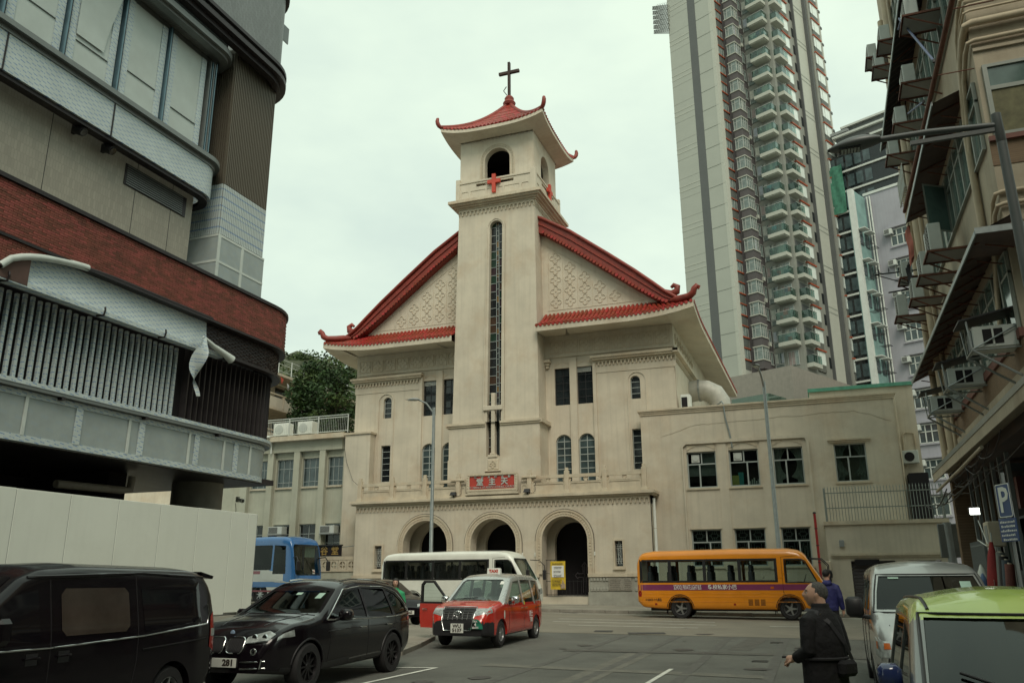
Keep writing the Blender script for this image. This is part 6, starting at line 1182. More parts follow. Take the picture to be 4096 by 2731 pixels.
for z_ in (.4, 1.5, 2.55): BOX(4.59, 4.61, 29.85, 32.5, z_, z_ + .04).build('rail', GREYP, gte)
pst = thing('grey_post', 'fat grey steel post at the tenement corner', 'post', (4.3, 34.8, 0)); MB().cyl((4.45, 36, 0), (4.4, 36, 3.6), .16, n=14).build('shaft', GREYP, pst, smooth=40); MB().bbox(4.05, 4.9, 35.9, 36.05, 2.3, 3.55, .02).build('plate', GMET, pst)
fl_ = thing('lit_floodlight', 'glowing white floodlight under the tenement canopy', 'floodlight', (4.2, 28.4, 3.4)); MB().bbox(4.1, 4.4, 28.3, 28.5, 3.36, 3.6, .02).build('housing', BLACKP, fl_); MB().box(4.12, 4.38, 28.27, 28.295, 3.385, 3.575).build('lamp_face', mat('lit_lamp', (1, 1, .95), .5, emit=(.95, 1, .88, 4.0)), fl_); MB().cyl((4.25, 28.4, 3.62), (4.25, 28.5, 4.9), .02, n=6).build('bracket', IRON, fl_)
ac2 = thing('outdoor_unit', 'cream upright outdoor unit at shop level in the dark alley', 'air conditioner', (4.6, 27.3, 2.4)); MB().bbox(4.3, 4.7, 26.9, 27.6, 2.42, 3.1, .02).build('case', PLB, ac2); BOX(4.29, 4.3, 26.95, 27.4, 2.5, 3.0).build('fan_grille', GREYP, ac2)
ps = thing('poster_board', 'round red and yellow emblem poster on the shop front', 'poster', (4.4, 26.8, 1.7)); MB().box(4.28, 4.32, 26.3, 27.3, 1.62, 2.4).build('board', WPAINT, ps)
for r_, m_, d in ((.36, (.45, .32, .06), 0), (.28, (.4, .04, .03), .006), (.12, (.5, .45, .2), .012)): MB().lathe([(0, 0), (r_, 0), (r_, .005), (0, .005)], (4.27 - d, 26.8, 2.05), 24, 'x').build('emblem_disc', mat('emblem_%d' % int(r_ * 100), m_, .6), ps)
MB().lathe([(0, 0), (.1, 0), (.1, .005), (0, .005)], (4.27, 27.05, 1.72), 16, 'x').build('emblem_disc', MATS['emblem_28'], ps); scribble('lettering', BLK, ps, T(4.27, 26.65, 1.76) @ Euler((R(90), 0, R(-90))).to_matrix().to_4x4(), .4, 2, .08, .5, 3)
um = thing('folded_umbrella', 'red folded market umbrella leaning by the shop', 'umbrella', (4.1, 25.7, .5)); MB().tube([(4.1, 25.75, .9), (4.1, 25.75, 1.5), (4.12, 25.78, 2.1), (4.15, 25.8, 2.5)], [.22, .2, .12, .04], 10).build('cloth', mat('red_canvas', (.30, .03, .03), .8, var=.25), um, smooth=50); MB().cyl((4.1, 25.75, -.2), (4.18, 25.82, 2.75), .02, n=6).build('pole', WFRAME, um)
for i, (a, b) in enumerate((((4.0, 26.3, 3.1), (4.05, 25.7, 2.45)), ((4.0, 26.9, 2.6), (4.05, 25.9, 2.4)))): MB().cyl(a, b, .014, n=5).build('spoke', WPAINT, um)
bgm = thing('plastic_bags', 'white and blue plastic bags hanging at the stall', 'bag', (4.1, 27.6, 1)); MB().lathe([(.02, 1.95), (.1, 1.75), (.2, 1.4), (.22, 1.15), (.1, 1.05)], (4.1, 27.7, 0), 9).build('bag', WPAINT, bgm, smooth=60); MB().lathe([(.02, 1.7), (.09, 1.55), (.14, 1.3), (.06, 1.2)], (4.05, 27.3, 0), 9).build('bag', mat('blue_bag', (.08, .15, .3), .4), bgm, smooth=60)
pn2 = thing('paper_notice', 'paper price notice hanging at the stall front', 'notice', (4.1, 25.9, 1)); MB().grid([[(4.02 + .02 * math.sin(i), 25.45 + i * .14, 1.05 + j * .16) for i in range(4)] for j in range(4)]).build('sheet', WPAINT, pn2, smooth=60); scribble('lettering', mat('red_print', (.4, .05, .04), .7), pn2, T(4.0, 25.66, 1.42) @ Euler((R(90), 0, R(-90))).to_matrix().to_4x4(), .34, 4, .1, .6, 4)
for i in range(4): rl_ = thing('fabric_roll', 'dark upright fabric roll leaning at the stall, number %s from the notice' % ['one', 'two', 'three', 'four'][i], 'roll', (4.1, 25.0 - i * .32, .1)); MB().tube([(4.0, 25.0 - i * .32, -.2), (4.2, 25.05 - i * .32, 2.2 - .1 * i)], .11, 10).build('roll', [GMET, BLACKP, shp[2], shp[3]][i], rl_, smooth=40); MB().tube([(4.2, 25.05 - i * .32, 2.2 - .1 * i), (4.205, 25.051 - i * .32, 2.23 - .1 * i)], .05, 8).build('core', PLB, rl_)
cbm = MB(); random.seed(40)
for i in range(16):
    y0 = random.uniform(19.5, 33); L_ = random.uniform(2, 7); z0 = random.uniform(4.3, 4.95); sag = random.uniform(.1, .5); x0 = random.uniform(3.98, 4.4); cbm.tube([(x0, y0 + L_ * k_ / 8, z0 - sag * math.sin(math.pi * k_ / 8) + .05 * random.random()) for k_ in range(9)], random.uniform(.01, .025), 5)
cb_ = thing('cable_bundle', 'tangle of black cables sagging under the shop canopy', 'cables', (4.2, 26, 4.5)); cbm.build('cables', IRON, cb_, kind='stuff'); MB().tube([(4.0, 34.0, 4.6), (4.0, 28, 4.7), (4.0, 24, 4.8)], .05, 8).build('conduit', TEN, cb_, smooth=50)
# near street lamp and blue parking signs
GREYD = mat('dark_grey_paint', (.10, .11, .11), .5, var=.1)
bl = thing('street_lamp', 'big grey street lamp with long arm reaching in from the right', 'street lamp', (2.92, 12.2, gz(2.9, 12.2))); zb = gz(2.9, 12.2)
MB().tube([(2.92, 12.2, zb), (2.92, 12.2, zb + 2), (2.9, 12.2, 7.3), (2.9, 12.2, 7.5)], [.11, .09, .065, .065], 14).build('pole', GREYD, bl, smooth=40); MB().tube([(2.9, 12.2, 7.5), (2.9, 12.2, 7.52), (2.89, 12.2, 7.95)], [.05, .065, .065], 14).build('sleeve', GREYD, bl, smooth=40)
MB().tube([(2.85, 12.2, 7.78), (2.0, 12.2, 7.85), (1.28, 12.2, 7.86)], .045, 10).build('arm', GREYD, bl, smooth=40); BOX(1.75, 2.85, 12.17, 12.23, 7.68, 7.74).build('stay', GREYD, bl)
P = []
GREYD = mat('dark_grey_paint', (.10, .11, .11), .5, var=.1)
for i in range(13):
    t_ = i / 12; wd = .16 * (math.sin(math.pi * min(1, .12 + t_ * .86))) ** .6; zc = 7.86 - .05 * t_; hh = .11 * math.sin(math.pi * (.15 + .8 * t_)); P.append([(1.36 - .74 * t_, 12.2 + wd * math.cos(R(a_)), zc + hh * math.sin(R(a_)) * (1.15 if a_ < 180 else .7)) for a_ in range(0, 361, 24)])
hd = MB().grid(P).build('lamp_head', mat('lamp_head_paint', (.13, .14, .14), .45, .3, var=.1), bl, smooth=60); MB().box(.78, 1.08, 12.1, 12.3, 7.76, 7.785).build('lens', DGLASS, hd); MB().lathe([(.03, 7.92), (.03, 7.98), (.0, 7.99)], (1.2, 12.2, 0), 10).build('sensor', BLACKP, hd)
for i in range(6):
    for j in range(4): MB().box(.81 + i * .045, .84 + i * .045, 12.13 + j * .04, 12.155 + j * .04, 7.752, 7.76).build('led', WFRAME, hd)
sgn = thing('parking_sign', 'blue parking sign with white letter P over a blue notice', 'sign', (3.05, 17, gz(3, 17)), rot=R(-70)); BLU = mat('blue_sign_face', (.03, .075, .21), .35, var=.08); zs = -gz(3, 17)
inst('plate', MB().bbox(-.21, .21, -.012, .0, 2.62 + zs, 3.2 + zs, .004).mesh('plate', BLU), sgn, local=True); rm_ = MB(); frameloop(rm_, rrect(-.21, .21, 2.62 + zs, 3.2 + zs, .03), rrect(-.195, .195, 2.635 + zs, 3.185 + zs, .03), lambda u, v, w: (u, w, v), -.016, -.01); inst('border', rm_.mesh('border', WPAINT), sgn, local=True); o = text('letter', 'P', .62, WPAINT, None, None, .002, bold=.01); o.parent = sgn; o.matrix_basis = T(0, -.016, 2.9 + zs) @ FRONT
inst('notice_plate', MB().bbox(-.27, .27, -.012, 0, 2.2 + zs, 2.6 + zs, .004).mesh('notice_plate', BLU), sgn, local=True)
scribble('lettering', WPAINT, sgn, T(0, -.015, 2.54 + zs) @ FRONT, .46, 5, .075, .55, 8, local=True)
inst('pole', MB().cyl((0, .04, 0), (0, .04, 3.4 + zs), .03, n=10).mesh('pole', GREYP, smooth=40), sgn, local=True)
# ================================================================== vehicles
def curve(knots, h=.05):
    def lin(x):
        if x <= knots[0][0]: return knots[0][1]
        for (a, va), (b, vb) in zip(knots, knots[1:]):
            if x <= b: return va + (vb - va) * (x - a) / (b - a) if b > a else vb
        return knots[-1][1]
    return lambda x: (lin(x - h) + lin(x - h / 2) + 2 * lin(x) + lin(x + h / 2) + lin(x + h)) / 6
def ring(x, W, zb, zt, side, rt, rb, crown, ns=18):
    w, b, t = W(x), zb(x), zt(x); rt_ = min(rt, (t - b) * .45); pts = [(0, b), (w * side(b) * .6, b)]
    def yy(z):
        y = w * side(z)
        if z > t - rt_: q = (z - (t - rt_)) / rt_; y = w * side(t - rt_) - rt_ * (1 - math.sqrt(max(0, 1 - q * q)))
        if z < b + rb: q = (b + rb - z) / rb; y -= rb * (1 - math.sqrt(max(0, 1 - q * q)))
        return max(y, .05)
    zs = [b + rb * (1 - math.cos(R(a_))) for a_ in (0, 35, 65)] + [b + rb + (t - rt_ - b - rb) * i / ns for i in range(ns + 1)][1:-1] + [t - rt_ + rt_ * math.sin(R(a_)) for a_ in (0, 25, 48, 68, 84, 90)]
    pts += [(yy(z), z) for z in zs]; yt = pts[-1][0]
    pts += [(yt * k_, t + crown * (1 - k_ * k_)) for k_ in (.75, .5, .25, 0)]
    return [(x, y, z) for y, z in pts] + [(x, -y, z) for y, z in pts[-2:0:-1]]
class Car:
    def __init__(s, name, label, cat, loc, yaw, prof, roll=0, group=None):
        s.t = thing(name, label, cat, loc, group, rot=(roll, 0, yaw)); s.p = prof; s.cut = []
        s.xs = prof['xs']; x0, x1 = s.xs; n_ = prof.get('n', 70); s.X = sorted(set([x0 + (x1 - x0) * (i / n_) for i in range(n_ + 1)] + [x0 + .02, x0 + .05, x1 - .02, x1 - .05]))
        s.ring = lambda x, d=0: ring(x, (lambda q: prof['W'](q) - d), (lambda q: prof['zb'](q) + (d and prof.get('floor', .45) - prof['zb'](q))), (lambda q: prof['zt'](q) - d), prof['side'], prof.get('rt', .14) * (1 if not d else .7), prof.get('rb', .06), prof.get('crown', .035))
        mb = MB(); mb.grid([r + [r[0]] for r in (s.ring(x) for x in s.X)]); rr = s.ring(x0); mb.f.append(tuple(range(len(rr)))) if False else None
        s.shell = s._closed([s.ring(x) for x in s.X]); s.bvh = BVHTree.FromPolygons([Vector(v) for v in s.shell.v], s.shell.f)
    def _closed(s, rings):
        mb = MB(); k = len(rings[0])
        for r in rings: mb.v += r
        for i in range(len(rings) - 1):
            for j in range(k): q = (j + 1) % k; mb.f.append((i * k + j, i * k + q, (i + 1) * k + q, (i + 1) * k + j))
        mb.f.append(tuple(range(k))); mb.f.append(tuple((len(rings) - 1) * k + j for j in range(k - 1, -1, -1))); return mb
    def hit(s, a, b, axis, sgn):
        if axis == 'side': o, d = Vector((a, 4 * sgn, b)), Vector((0, -sgn, 0))
        elif axis == 'front': o, d = Vector((9 * sgn, a, b)), Vector((-sgn, 0, 0))
        else: o, d = Vector((a, b, 5)), Vector((0, 0, -1))
        h, n_, _, _ = s.bvh.ray_cast(o, d)
        return (h, n_ if n_.dot(d) < 0 else -n_) if h is not None else (None, None)
    def patch(s, name, poly, m_, axis='side', sgn=1, off=.004, nu=10, nv=6, parent=None, th=0):
        """part lying on the body: polygon in (x,z) for sides, (y,z) for ends, (x,y) for the roof"""
        vs = sorted(p[1] for p in poly); z0, z1 = vs[0], vs[-1]; rows = []; brk = sorted(set([z0 + (z1 - z0) * i / nv for i in range(nv + 1)] + [p[1] for p in poly]))
        for z in brk:
            zz_ = min(max(z, z0 + 1e-4), z1 - 1e-4); xsn = []
            for (xa, za), (xb, zb_) in zip(poly, poly[1:] + poly[:1]):
                if (za - zz_) * (zb_ - zz_) < 0: xsn.append(xa + (xb - xa) * (zz_ - za) / (zb_ - za))
            if len(xsn) < 2: continue
            a, b = min(xsn), max(xsn); row = []
            for i in range(nu + 1):
                u = a + (b - a) * i / nu; h, n_ = s.hit(u, z, axis, sgn)
                if h is None: row = None; break
                row.append(tuple(h + n_ * off))
            if row: rows.append(row)
        if len(rows) < 2: return None
        mb = MB().grid(rows); return inst(name, mb.mesh(name, m_, smooth=50, fixn=False), parent or s.t, local=True)
    def line(s, name, pts, m_, r=.006, axis='side', sgn=1, off=.0, n_=6, parent=None):
        P = []
        for (a, b), (c, d) in zip(pts, pts[1:]):
            k = max(1, int(math.hypot(c - a, d - b) / .12))
            for i in range(k): h, q = s.hit(a + (c - a) * i / k, b + (d - b) * i / k, axis, sgn); P.append(h + q * off) if h is not None else None
        h, q = s.hit(*pts[-1], axis, sgn); P.append(h + q * off) if h is not None else None
        if len(P) < 2: return None
        return inst(name, MB().tube([tuple(p) for p in P], r, n_).mesh(name, m_, smooth=60), parent or s.t, local=True)
    def window(s, name, poly, m_, axis='side', sgn=(1, -1), xr=None, off=-.012, nu=10, nv=8, hole=True):
        """real opening cut in the body plus a pane"""
        if hole:
            if axis == 'side': s.cut.append(MB().prism(poly, (-2, 2), lambda u, v, w: (u, w, v)))
            else: s.cut.append(MB().prism(poly, xr, lambda u, v, w: (w, u, v)))
        for g in sgn: s.patch(name, poly, m_, axis, g, off if hole else .003, nu, nv)
    def body(s, mats, pick, wheels, wr=.0, cavity=None):
        """outer skin minus cabin, windows and wheel wells"""
        me = s.shell.mesh('body', mats[0]); o = bpy.data.objects.new('tmp', me); COL.objects.link(o); tmp = []
        if cavity:
            xa, xb = cavity; X = [xa + (xb - xa) * i / 30 for i in range(31)]; s.cut.insert(0, s._closed([s.ring(x, .05) for x in X]))
        for x in wheels:
            for g in (1, -1): s.cut.append(MB().cyl((x, g * .45 * s.p['W'](x) / .85, s.p.get('wz', .32)), (x, g * 1.6, s.p.get('wz', .32)), wr, n=28))
        for c in s.cut:
            q = bpy.data.objects.new('cut', c.mesh('cut', None)); COL.objects.link(q); tmp.append(q); md_ = o.modifiers.new('b', 'BOOLEAN'); md_.operation = 'DIFFERENCE'; md_.solver = 'EXACT'; md_.object = q
        dg = bpy.context.evaluated_depsgraph_get(); dg.update(); nm = bpy.data.meshes.new_from_object(o.evaluated_get(dg))
        for q in tmp + [o]: bpy.data.objects.remove(q)
        nm.materials.clear()
        for m_ in mats: nm.materials.append(m_)
        for p in nm.polygons: p.material_index = pick(p.center, p.normal); p.use_smooth = True
        nm.set_sharp_from_angle(angle=R(38)); nm.name = 'body'; return inst('body', nm, s.t, local=True)
    def wheel(s, x, y, r, w, rim, spokes=5, hub=.6, m_tyre=None, deep=0):
        g = 1 if y > 0 else -1; key = ('wheel', r, w, rim.name, spokes, g)
        if key not in WH_:
            ty = MB().lathe([(r * .62, -w / 2), (r * .9, -w / 2), (r * .985, -w / 2 + .03), (r, -w * .25), (r, w * .25), (r * .985, w / 2 - .03), (r * .9, w / 2), (r * .62, w / 2), (r * .6, 0), (r * .62, -w / 2)], (0, 0, 0), 36, 'y', False).mesh('wheel', RUBBER, smooth=40)
            rm = MB(); yo = g * (w / 2 - .015 - deep); rm.lathe([(r * .63, yo - g * .1), (r * .63, yo), (r * .58, yo + g * .005), (r * .56, yo - g * .03), (r * .54, yo - g * .06)], (0, 0, 0), 30, 'y', False)
            rm.lathe([(0, yo - g * .005), (r * .14, yo - g * .005), (r * .17, yo - g * .02), (r * .17, yo - g * .05)], (0, 0, 0), 16, 'y')
            for i in range(spokes):
                a_ = 2 * math.pi * i / spokes; wd = .9 / spokes * r * .55
                u = MB().prism([(r * .12, -wd), (r * .58, -wd * .6), (r * .58, wd * .6), (r * .12, wd)], (yo - g * .045, yo - g * .012), lambda p, q, k: (p, k, q)); rm.add(u, Matrix.Rotation(a_, 4, 'Y'))
            dk = MB().lathe([(0, yo - g * .07), (r * .6, yo - g * .07), (r * .6, yo - g * .08), (0, yo - g * .08)], (0, 0, 0), 20, 'y')
            WH_[key] = (ty, rm.mesh('rim', rim, smooth=35), dk.mesh('brake', IRON))
        a, b, c = WH_[key]; o = inst('wheel', a, s.t, T(x, y, r), local=True); inst('rim', b, o, local=True); inst('brake', c, o, local=True); return o
    def txt(s, name, t_, size, m_, M_, sx=1, depth=.002, bold=0, parent=None, fit=None):
        o = text(name, t_, size, m_, None, None, depth, sx=sx, bold=bold, fit=fit); o.parent = parent or s.t; o.matrix_basis = M_; return o
WH_ = {}
RSIDE = FRONT                                                     # lettering on the right-hand side (faces -y)
LSIDE = Euler((R(90), 0, R(180))).to_matrix().to_4x4()            # on the left-hand side
NOSE = Euler((R(90), 0, R(90))).to_matrix().to_4x4()              # on the front
def paint(name, c, rough=.22, metal=0., var=.1, coat=.8, **k): return mat(name, c, rough, metal, var, 1.5, coat=coat, **k)
VG_CLEAR = glass('bus_glass', (.66, .74, .72), alpha=.85); VG_DARK = glass('tinted_glass', (.10, .11, .11), alpha=.8); VG_GREEN = glass('car_glass', (.42, .52, .48), alpha=.75); VG_BLACK = mat('privacy_glass', (.008, .007, .009), .04, var=.1, spec=.6)
SEAT = mat('grey_seat_fabric', (.05, .055, .065), .9, var=.2, scale=8); LENS = mat('clear_lamp_lens', (.42, .45, .44), .12, .3, var=.4, scale=14); REDL = mat('red_lamp_lens', (.30, .02, .015), .15, var=.25, scale=12); AMB = mat('amber_lens', (.55, .13, .02), .2, var=.2, scale=12); SILW = mat('silver_wheel', (.42, .43, .43), .3, .8, var=.08); DKW = mat('dark_wheel', (.03, .028, .03), .3, .6, var=.1); PLT = mat('white_number_plate', (.68, .69, .64), .4, var=.05); TRIM = mat('black_rubber_trim', (.012, .012, .013), .4, var=.1); SEAM = mat('panel_gap', (.006, .005, .006), .9)
flip = lambda f, sg: f
# ---------------- midi buses
def coaster(label, loc, yaw, pm, glassm, band, stripe, seats=True, name='minibus'):
    pr = dict(xs=(-1.6, 5.36), n=80, W=curve([(-1.6, .93), (-1.5, 1.0), (-1.2, 1.03), (3.6, 1.04), (4.8, 1.0), (5.2, .95), (5.36, .84)]), zb=curve([(-1.6, .62), (-1.4, .42), (-.6, .36), (4.9, .34), (5.36, .42)]), zt=curve([(-1.6, 2.05), (-1.54, 2.28), (-1.4, 2.4), (-1.0, 2.46), (2.0, 2.5), (4.0, 2.48), (4.35, 2.42), (4.55, 2.3), (4.62, 2.2), (5.18, 1.28), (5.3, 1.12), (5.36, .9)], .04), side=curve([(0, .97), (.5, 1), (1.3, 1), (2.1, .955), (2.5, .93)], .1), rt=.2, rb=.08, crown=.05, wz=.38, floor=.95)
    c = Car(name, label, 'minibus', loc, yaw, pr)
    wins = [(-1.42, -.38), (-.30, .92), (1.0, 2.2), (2.28, 3.5)]
    for g in (1, -1):
        for za, zb_ in ((1.31, 1.375), (2.095, 2.16)): c.patch('window_rim', rectp(-1.5, 3.58, za, zb_), TRIM, 'side', g, .004, 40, 2)
        for xa, xb in ((-1.5, -1.4), (-.4, -.28), (.9, 1.02), (2.18, 2.3), (3.48, 3.58)): c.patch('window_rim', rectp(xa, xb, 1.36, 2.11), TRIM, 'side', g, .005, 3, 6)
        c.line('window_seal', [(3.84, 1.3), (4.94, 1.3), (4.74, 1.7), (4.57, 2.04), (4.43, 2.12), (3.84, 2.12), (3.84, 1.3)], TRIM, .022, 'side', g, .0)
    hb = []
    for i, (a, b) in enumerate(wins): c.window('window', rrect(a, b, 1.37, 2.1, .05), glassm, nu=8)
    fd = [(3.86, 1.32), (4.92, 1.32), (4.72, 1.7), (4.55, 2.02), (4.42, 2.1), (3.86, 2.1)]; c.window('door_window', fd, glassm, nu=8); c.window('windscreen', rrect(-.86, .86, 1.3, 2.2, .12), VG_GREEN, 'front', (1,), (4.2, 6), nu=12)
    # cut openings through the dark band too: the band is only a rim
    c.body([pm, BLACKP], lambda p, n_: 0, (0, 3.935), .47, cavity=(-1.5, 5.0))
    for g in (1, -1):
        if stripe: c.patch('stripe', rectp(-1.58, 5.2, 1.03, 1.24), stripe, 'side', g, .003, 60, 3)
        for zz_ in (.92, .80, .62): c.line('swage_line', [(-1.5, zz_), (5.1, zz_)], pm, .008, 'side', g)
        c.line('door_gap', [(3.74, .55), (3.74, 2.2), (4.3, 2.24)], SEAM, .006, 'side', g); c.line('door_gap', [(3.74, 1.0), (3.82, .78), (4.0, .62)], SEAM, .006, 'side', g)
        c.patch('window_rim', [(3.8, 1.26), (4.98, 1.26), (4.76, 1.72), (4.6, 2.06), (4.45, 2.15), (3.8, 2.15)], TRIM, 'side', g, .002, 8, 6) if False else None
        for x_ in (0, 3.935): 
            c.line('arch_lip', [(x_ + .5 * math.cos(R(a_)), .38 + .5 * math.sin(R(a_))) for a_ in range(175, 4, -10)], TRIM, .016, 'side', g, -.004)
            c.wheel(x_, g * .86, .38, .24, SILW, 5, deep=.04)
            inst('mud_flap', MB().box(x_ - .56, x_ - .54, g * .7 - .14, g * .7 + .14, .18, .5).mesh('mud_flap', BLACKP), c.t, local=True)
        c.patch('tail_lamp', rrect(-1.58, -1.44, .8, 1.02, .03), REDL, 'side', g, .006, 3, 3); c.patch('side_marker', rectp(3.3, 3.42, 1.08, 1.16), AMB, 'side', g, .008, 2, 2)
        for x_ in (-.95, 1.95): c.patch('reflector', rectp(x_, x_ + .08, .5, .57), REDL, 'side', g, .008, 2, 2)
        for k_ in range(3):
            for q in range(7): c.patch('vent_slot', rectp(2.48 + k_ * .22, 2.64 + k_ * .22, .5 + q * .032, .516 + q * .032), SEAM, 'side', g, .004, 2, 1)
        c.patch('headlamp', rrect(g * .6 - .16, g * .6 + .16, .72, .95, .04), LENS, 'front', 1, .006, 5, 4)
        mr = inst('mirror', MB().bbox(5.3, 5.42, g * 1.12 - .1, g * 1.12 + .1, 1.3, 1.72, .03).mesh('mirror', BLACKP), c.t, local=True); inst('mirror_arm', MB().tube([(4.75, g * .95, 2.15), (5.15, g * 1.05, 2.12), (5.36, g * 1.12, 1.9), (5.36, g * 1.12, 1.7)], .018, 6).mesh('mirror_arm', BLACKP), mr, local=True)
    for y_ in (-.86, .86): inst('chassis', MB().box(-1.2, 4.8, y_ * .5 - .1, y_ * .5 + .1, .28, .42).mesh('chassis', IRON), c.t, local=True)
    inst('floor', MB().box(-1.45, 4.9, -.95, .95, .9, .97).mesh('floor', BLACKP), c.t, local=True)
    c.patch('bumper', rectp(-.85, .85, .42, .68), pm, 'front', 1, .012, 12, 3); c.patch('grille', rrect(-.4, .4, .78, .92, .03), BLACKP, 'front', 1, .006, 6, 3)
    if seats:
        sm_ = MB().bbox(-.02, .12, -.2, .2, 1.0, 1.72, .04).bbox(.0, .1, -.13, .13, 1.7, 1.95, .04).bbox(0, .45, -.2, .2, .97, 1.12, .04).mesh('seat', SEAT)
        for x_ in (-1.2, -.45, .3, 1.05, 1.8, 2.55):
            for y_ in (-.68, -.26, .36, .74): inst('seat', sm_, c.t, T(x_, y_, 0), local=True)
        inst('seat', sm_, c.t, T(3.75, -.45, -.06), local=True); inst('steering_wheel', MB().tube([(4.5 + .07 * math.sin(R(a_)), -.45 + .2 * math.cos(R(a_)), 1.38 + .2 * math.sin(R(a_))) for a_ in range(0, 361, 30)], .016, 6).mesh('steering_wheel', BLACKP), c.t, local=True); inst('dashboard', MB().bbox(4.7, 5.15, -.85, .85, 1.0, 1.24, .04).mesh('dashboard', BLACKP), c.t, local=True)
    c.line('wiper', [(-.5, 1.32), (-.1, 1.5), (.2, 1.8)], BLACKP, .01, 'front', 1, .02)
    return c
ORG = paint('school_bus_yellow', (.72, .25, .008), .3, coat=.5); PUR = paint('purple_stripe', (.20, .035, .105), .35, coat=.4); WHI = paint('white_bus_paint', (.70, .72, .66), .3, coat=.5)
ob = coaster('yellow orange school minibus with purple stripe parked before the hall', (-5.38, 33.75, gz(-4, 33.7)), .02, ORG, VG_CLEAR, True, PUR, name='school_minibus')
WL = mat('white_lettering', (.72, .70, .68), .5); BLT = mat('black_lettering', (.03, .02, .015), .6)
ob.txt('lettering', 'SCHOOL PRIVATE LIGHT BUS', .235, WL, T(.3, -1.05, 1.135) @ RSIDE, 1, bold=.004, fit=1.02); ob.txt('lettering', '學校私家小巴', .185, WL, T(1.58, -1.05, 1.135) @ RSIDE, 1, bold=.004, fit=1.04); ob.txt('lettering', '19 SEATS 十九座位', .115, BLT, T(-1.0, -1.045, .69) @ RSIDE, 1, bold=.002, fit=.6)
inst('lettering_ground', MB().box(3.0, 3.02, .5, .52, 1.4, 1.5).mesh('lettering_ground', WPAINT), ob.t, local=True).name = 'notice'
wb = coaster('white minibus parked along the kerb in front of the church', (-17.1, 34.75, gz(-15, 34.7)), 0.0, WHI, glass('smoked_bus_glass', (.34, .37, .36), alpha=.8), True, None)
# ---------------- taxi
RED = paint('taxi_red', (.50, .022, .012), .2); SIL = paint('taxi_silver', (.46, .475, .46), .28, .5)
tp_ = dict(xs=(-.72, 3.66), n=80, W=curve([(-.72, .72), (-.6, .79), (-.2, .835), (2.6, .845), (3.2, .82), (3.5, .76), (3.66, .64)]), zb=curve([(-.72, .4), (-.4, .28), (3.0, .24), (3.66, .3)]), zt=curve([(-.72, 1.05), (-.66, 1.45), (-.5, 1.66), (-.2, 1.72), (.9, 1.75), (1.5, 1.73), (1.78, 1.66), (2.62, 1.09), (2.9, 1.05), (3.35, .96), (3.55, .86), (3.66, .62)], .04), side=curve([(0, .97), (.4, 1), (.95, .995), (1.2, .93), (1.75, .79)], .08), rt=.13, rb=.06, crown=.04, wz=.31, floor=.5)
tx = Car('taxi', 'red and silver taxi with its driver door open', 'taxi', (-8.75, 23.4, gz(-8.7, 22)), R(-90), tp_)
for g in ((1, -1),): tx.window('window', [(1.12, 1.02), (2.25, 1.04), (1.62, 1.56), (1.14, 1.60)], VG_GREEN, sgn=g); tx.window('window', [(.2, 1.02), (1.02, 1.02), (1.03, 1.60), (.24, 1.61)], VG_GREEN, sgn=g); tx.window('window', [(-.5, 1.06), (.1, 1.02), (.14, 1.60), (-.36, 1.56)], VG_GREEN, sgn=g)
tx.window('windscreen', [(-.68, 1.1), (.68, 1.1), (.6, 1.55), (.52, 1.62), (-.52, 1.62), (-.6, 1.55)], VG_GREEN, 'front', (1,), (1.2, 4)); tx.window('rear_window', rrect(-.5, .5, 1.1, 1.5, .06), VG_GREEN, 'front', (-1,), (-2, 0))
tx.body([RED, SIL, BLACKP], lambda p, n_: 2 if (p.x > 3.22 and p.z < .60) or p.z < .3 else (1 if p.z > 1.0 and p.x < 2.66 else 0), (0, 2.75), .36, cavity=(-.55, 2.75))
for x_ in (0, 2.75):
    for g in (1, -1): tx.wheel(x_, g * .73, .31, .18, SILW, 15)
for g in (1, -1):
    tx.line('door_gap', [(1.07, .36), (1.07, 1.0)], SEAM, .006, 'side', g); tx.line('door_gap', [(2.32, .95), (2.2, .75), (2.25, .36)], SEAM, .006, 'side', g); tx.line('door_gap', [(-.05, .95), (.12, .62), (.3, .5), (.36, .36)], SEAM, .006, 'side', g); tx.line('slide_rail', [(-.62, .88), (.15, .86)], SEAM, .008, 'side', g)
    for x_ in (.95, 1.28): inst('door_handle', MB().tube([(x_ - .09, g * .865, .88), (x_, g * .88, .885), (x_ + .09, g * .865, .88)], .014, 6).mesh('door_handle', CHROME, smooth=50), tx.t, local=True)
    tx.patch('headlamp', [(g * .42, .74), (g * .72, .78), (g * .76, .98), (g * .46, .95)], LENS, 'front', 1, .008, 6, 4); tx.patch('headlamp', [(3.3, .78), (3.52, .76), (3.5, .92), (3.28, .96)], LENS, 'side', g, .006, 4, 3); tx.patch('tail_lamp', rectp(-.68, -.55, .85, 1.35), REDL, 'side', g, .006, 3, 5)
    mr = inst('mirror', MB().bbox(2.12, 2.28, g * 1.0 - .1, g * 1.0 + .1, 1.02, 1.2, .04).mesh('mirror', CHROME, smooth=50), tx.t, local=True); inst('mirror_foot', MB().cyl((2.2, g * .82, 1.02), (2.2, g * .95, 1.06), .03, n=8).mesh('mirror_foot', BLACKP), mr, local=True); tx.patch('side_repeater', rrect(2.55, 2.63, .66, .86, .02), WPAINT, 'side', g, .008, 2, 3)
GBAR = mat('dull_grille_bar', (.16, .165, .16), .35, .6, var=.2)
GR = tx.patch('grille', [(-.42, .66), (.42, .66), (.46, .94), (-.46, .94)], BLACKP, 'front', 1, .01, 10, 4)
for i in range(5): tx.line('grille_bar', [(-.42, .69 + i * .055), (.42, .69 + i * .055)], GBAR, .008, 'front', 1, .018)
for k_ in range(-3, 4): tx.line('grille_bar', [(k_ * .13, .67), (k_ * .13, .93)], GBAR, .005, 'front', 1, .018)
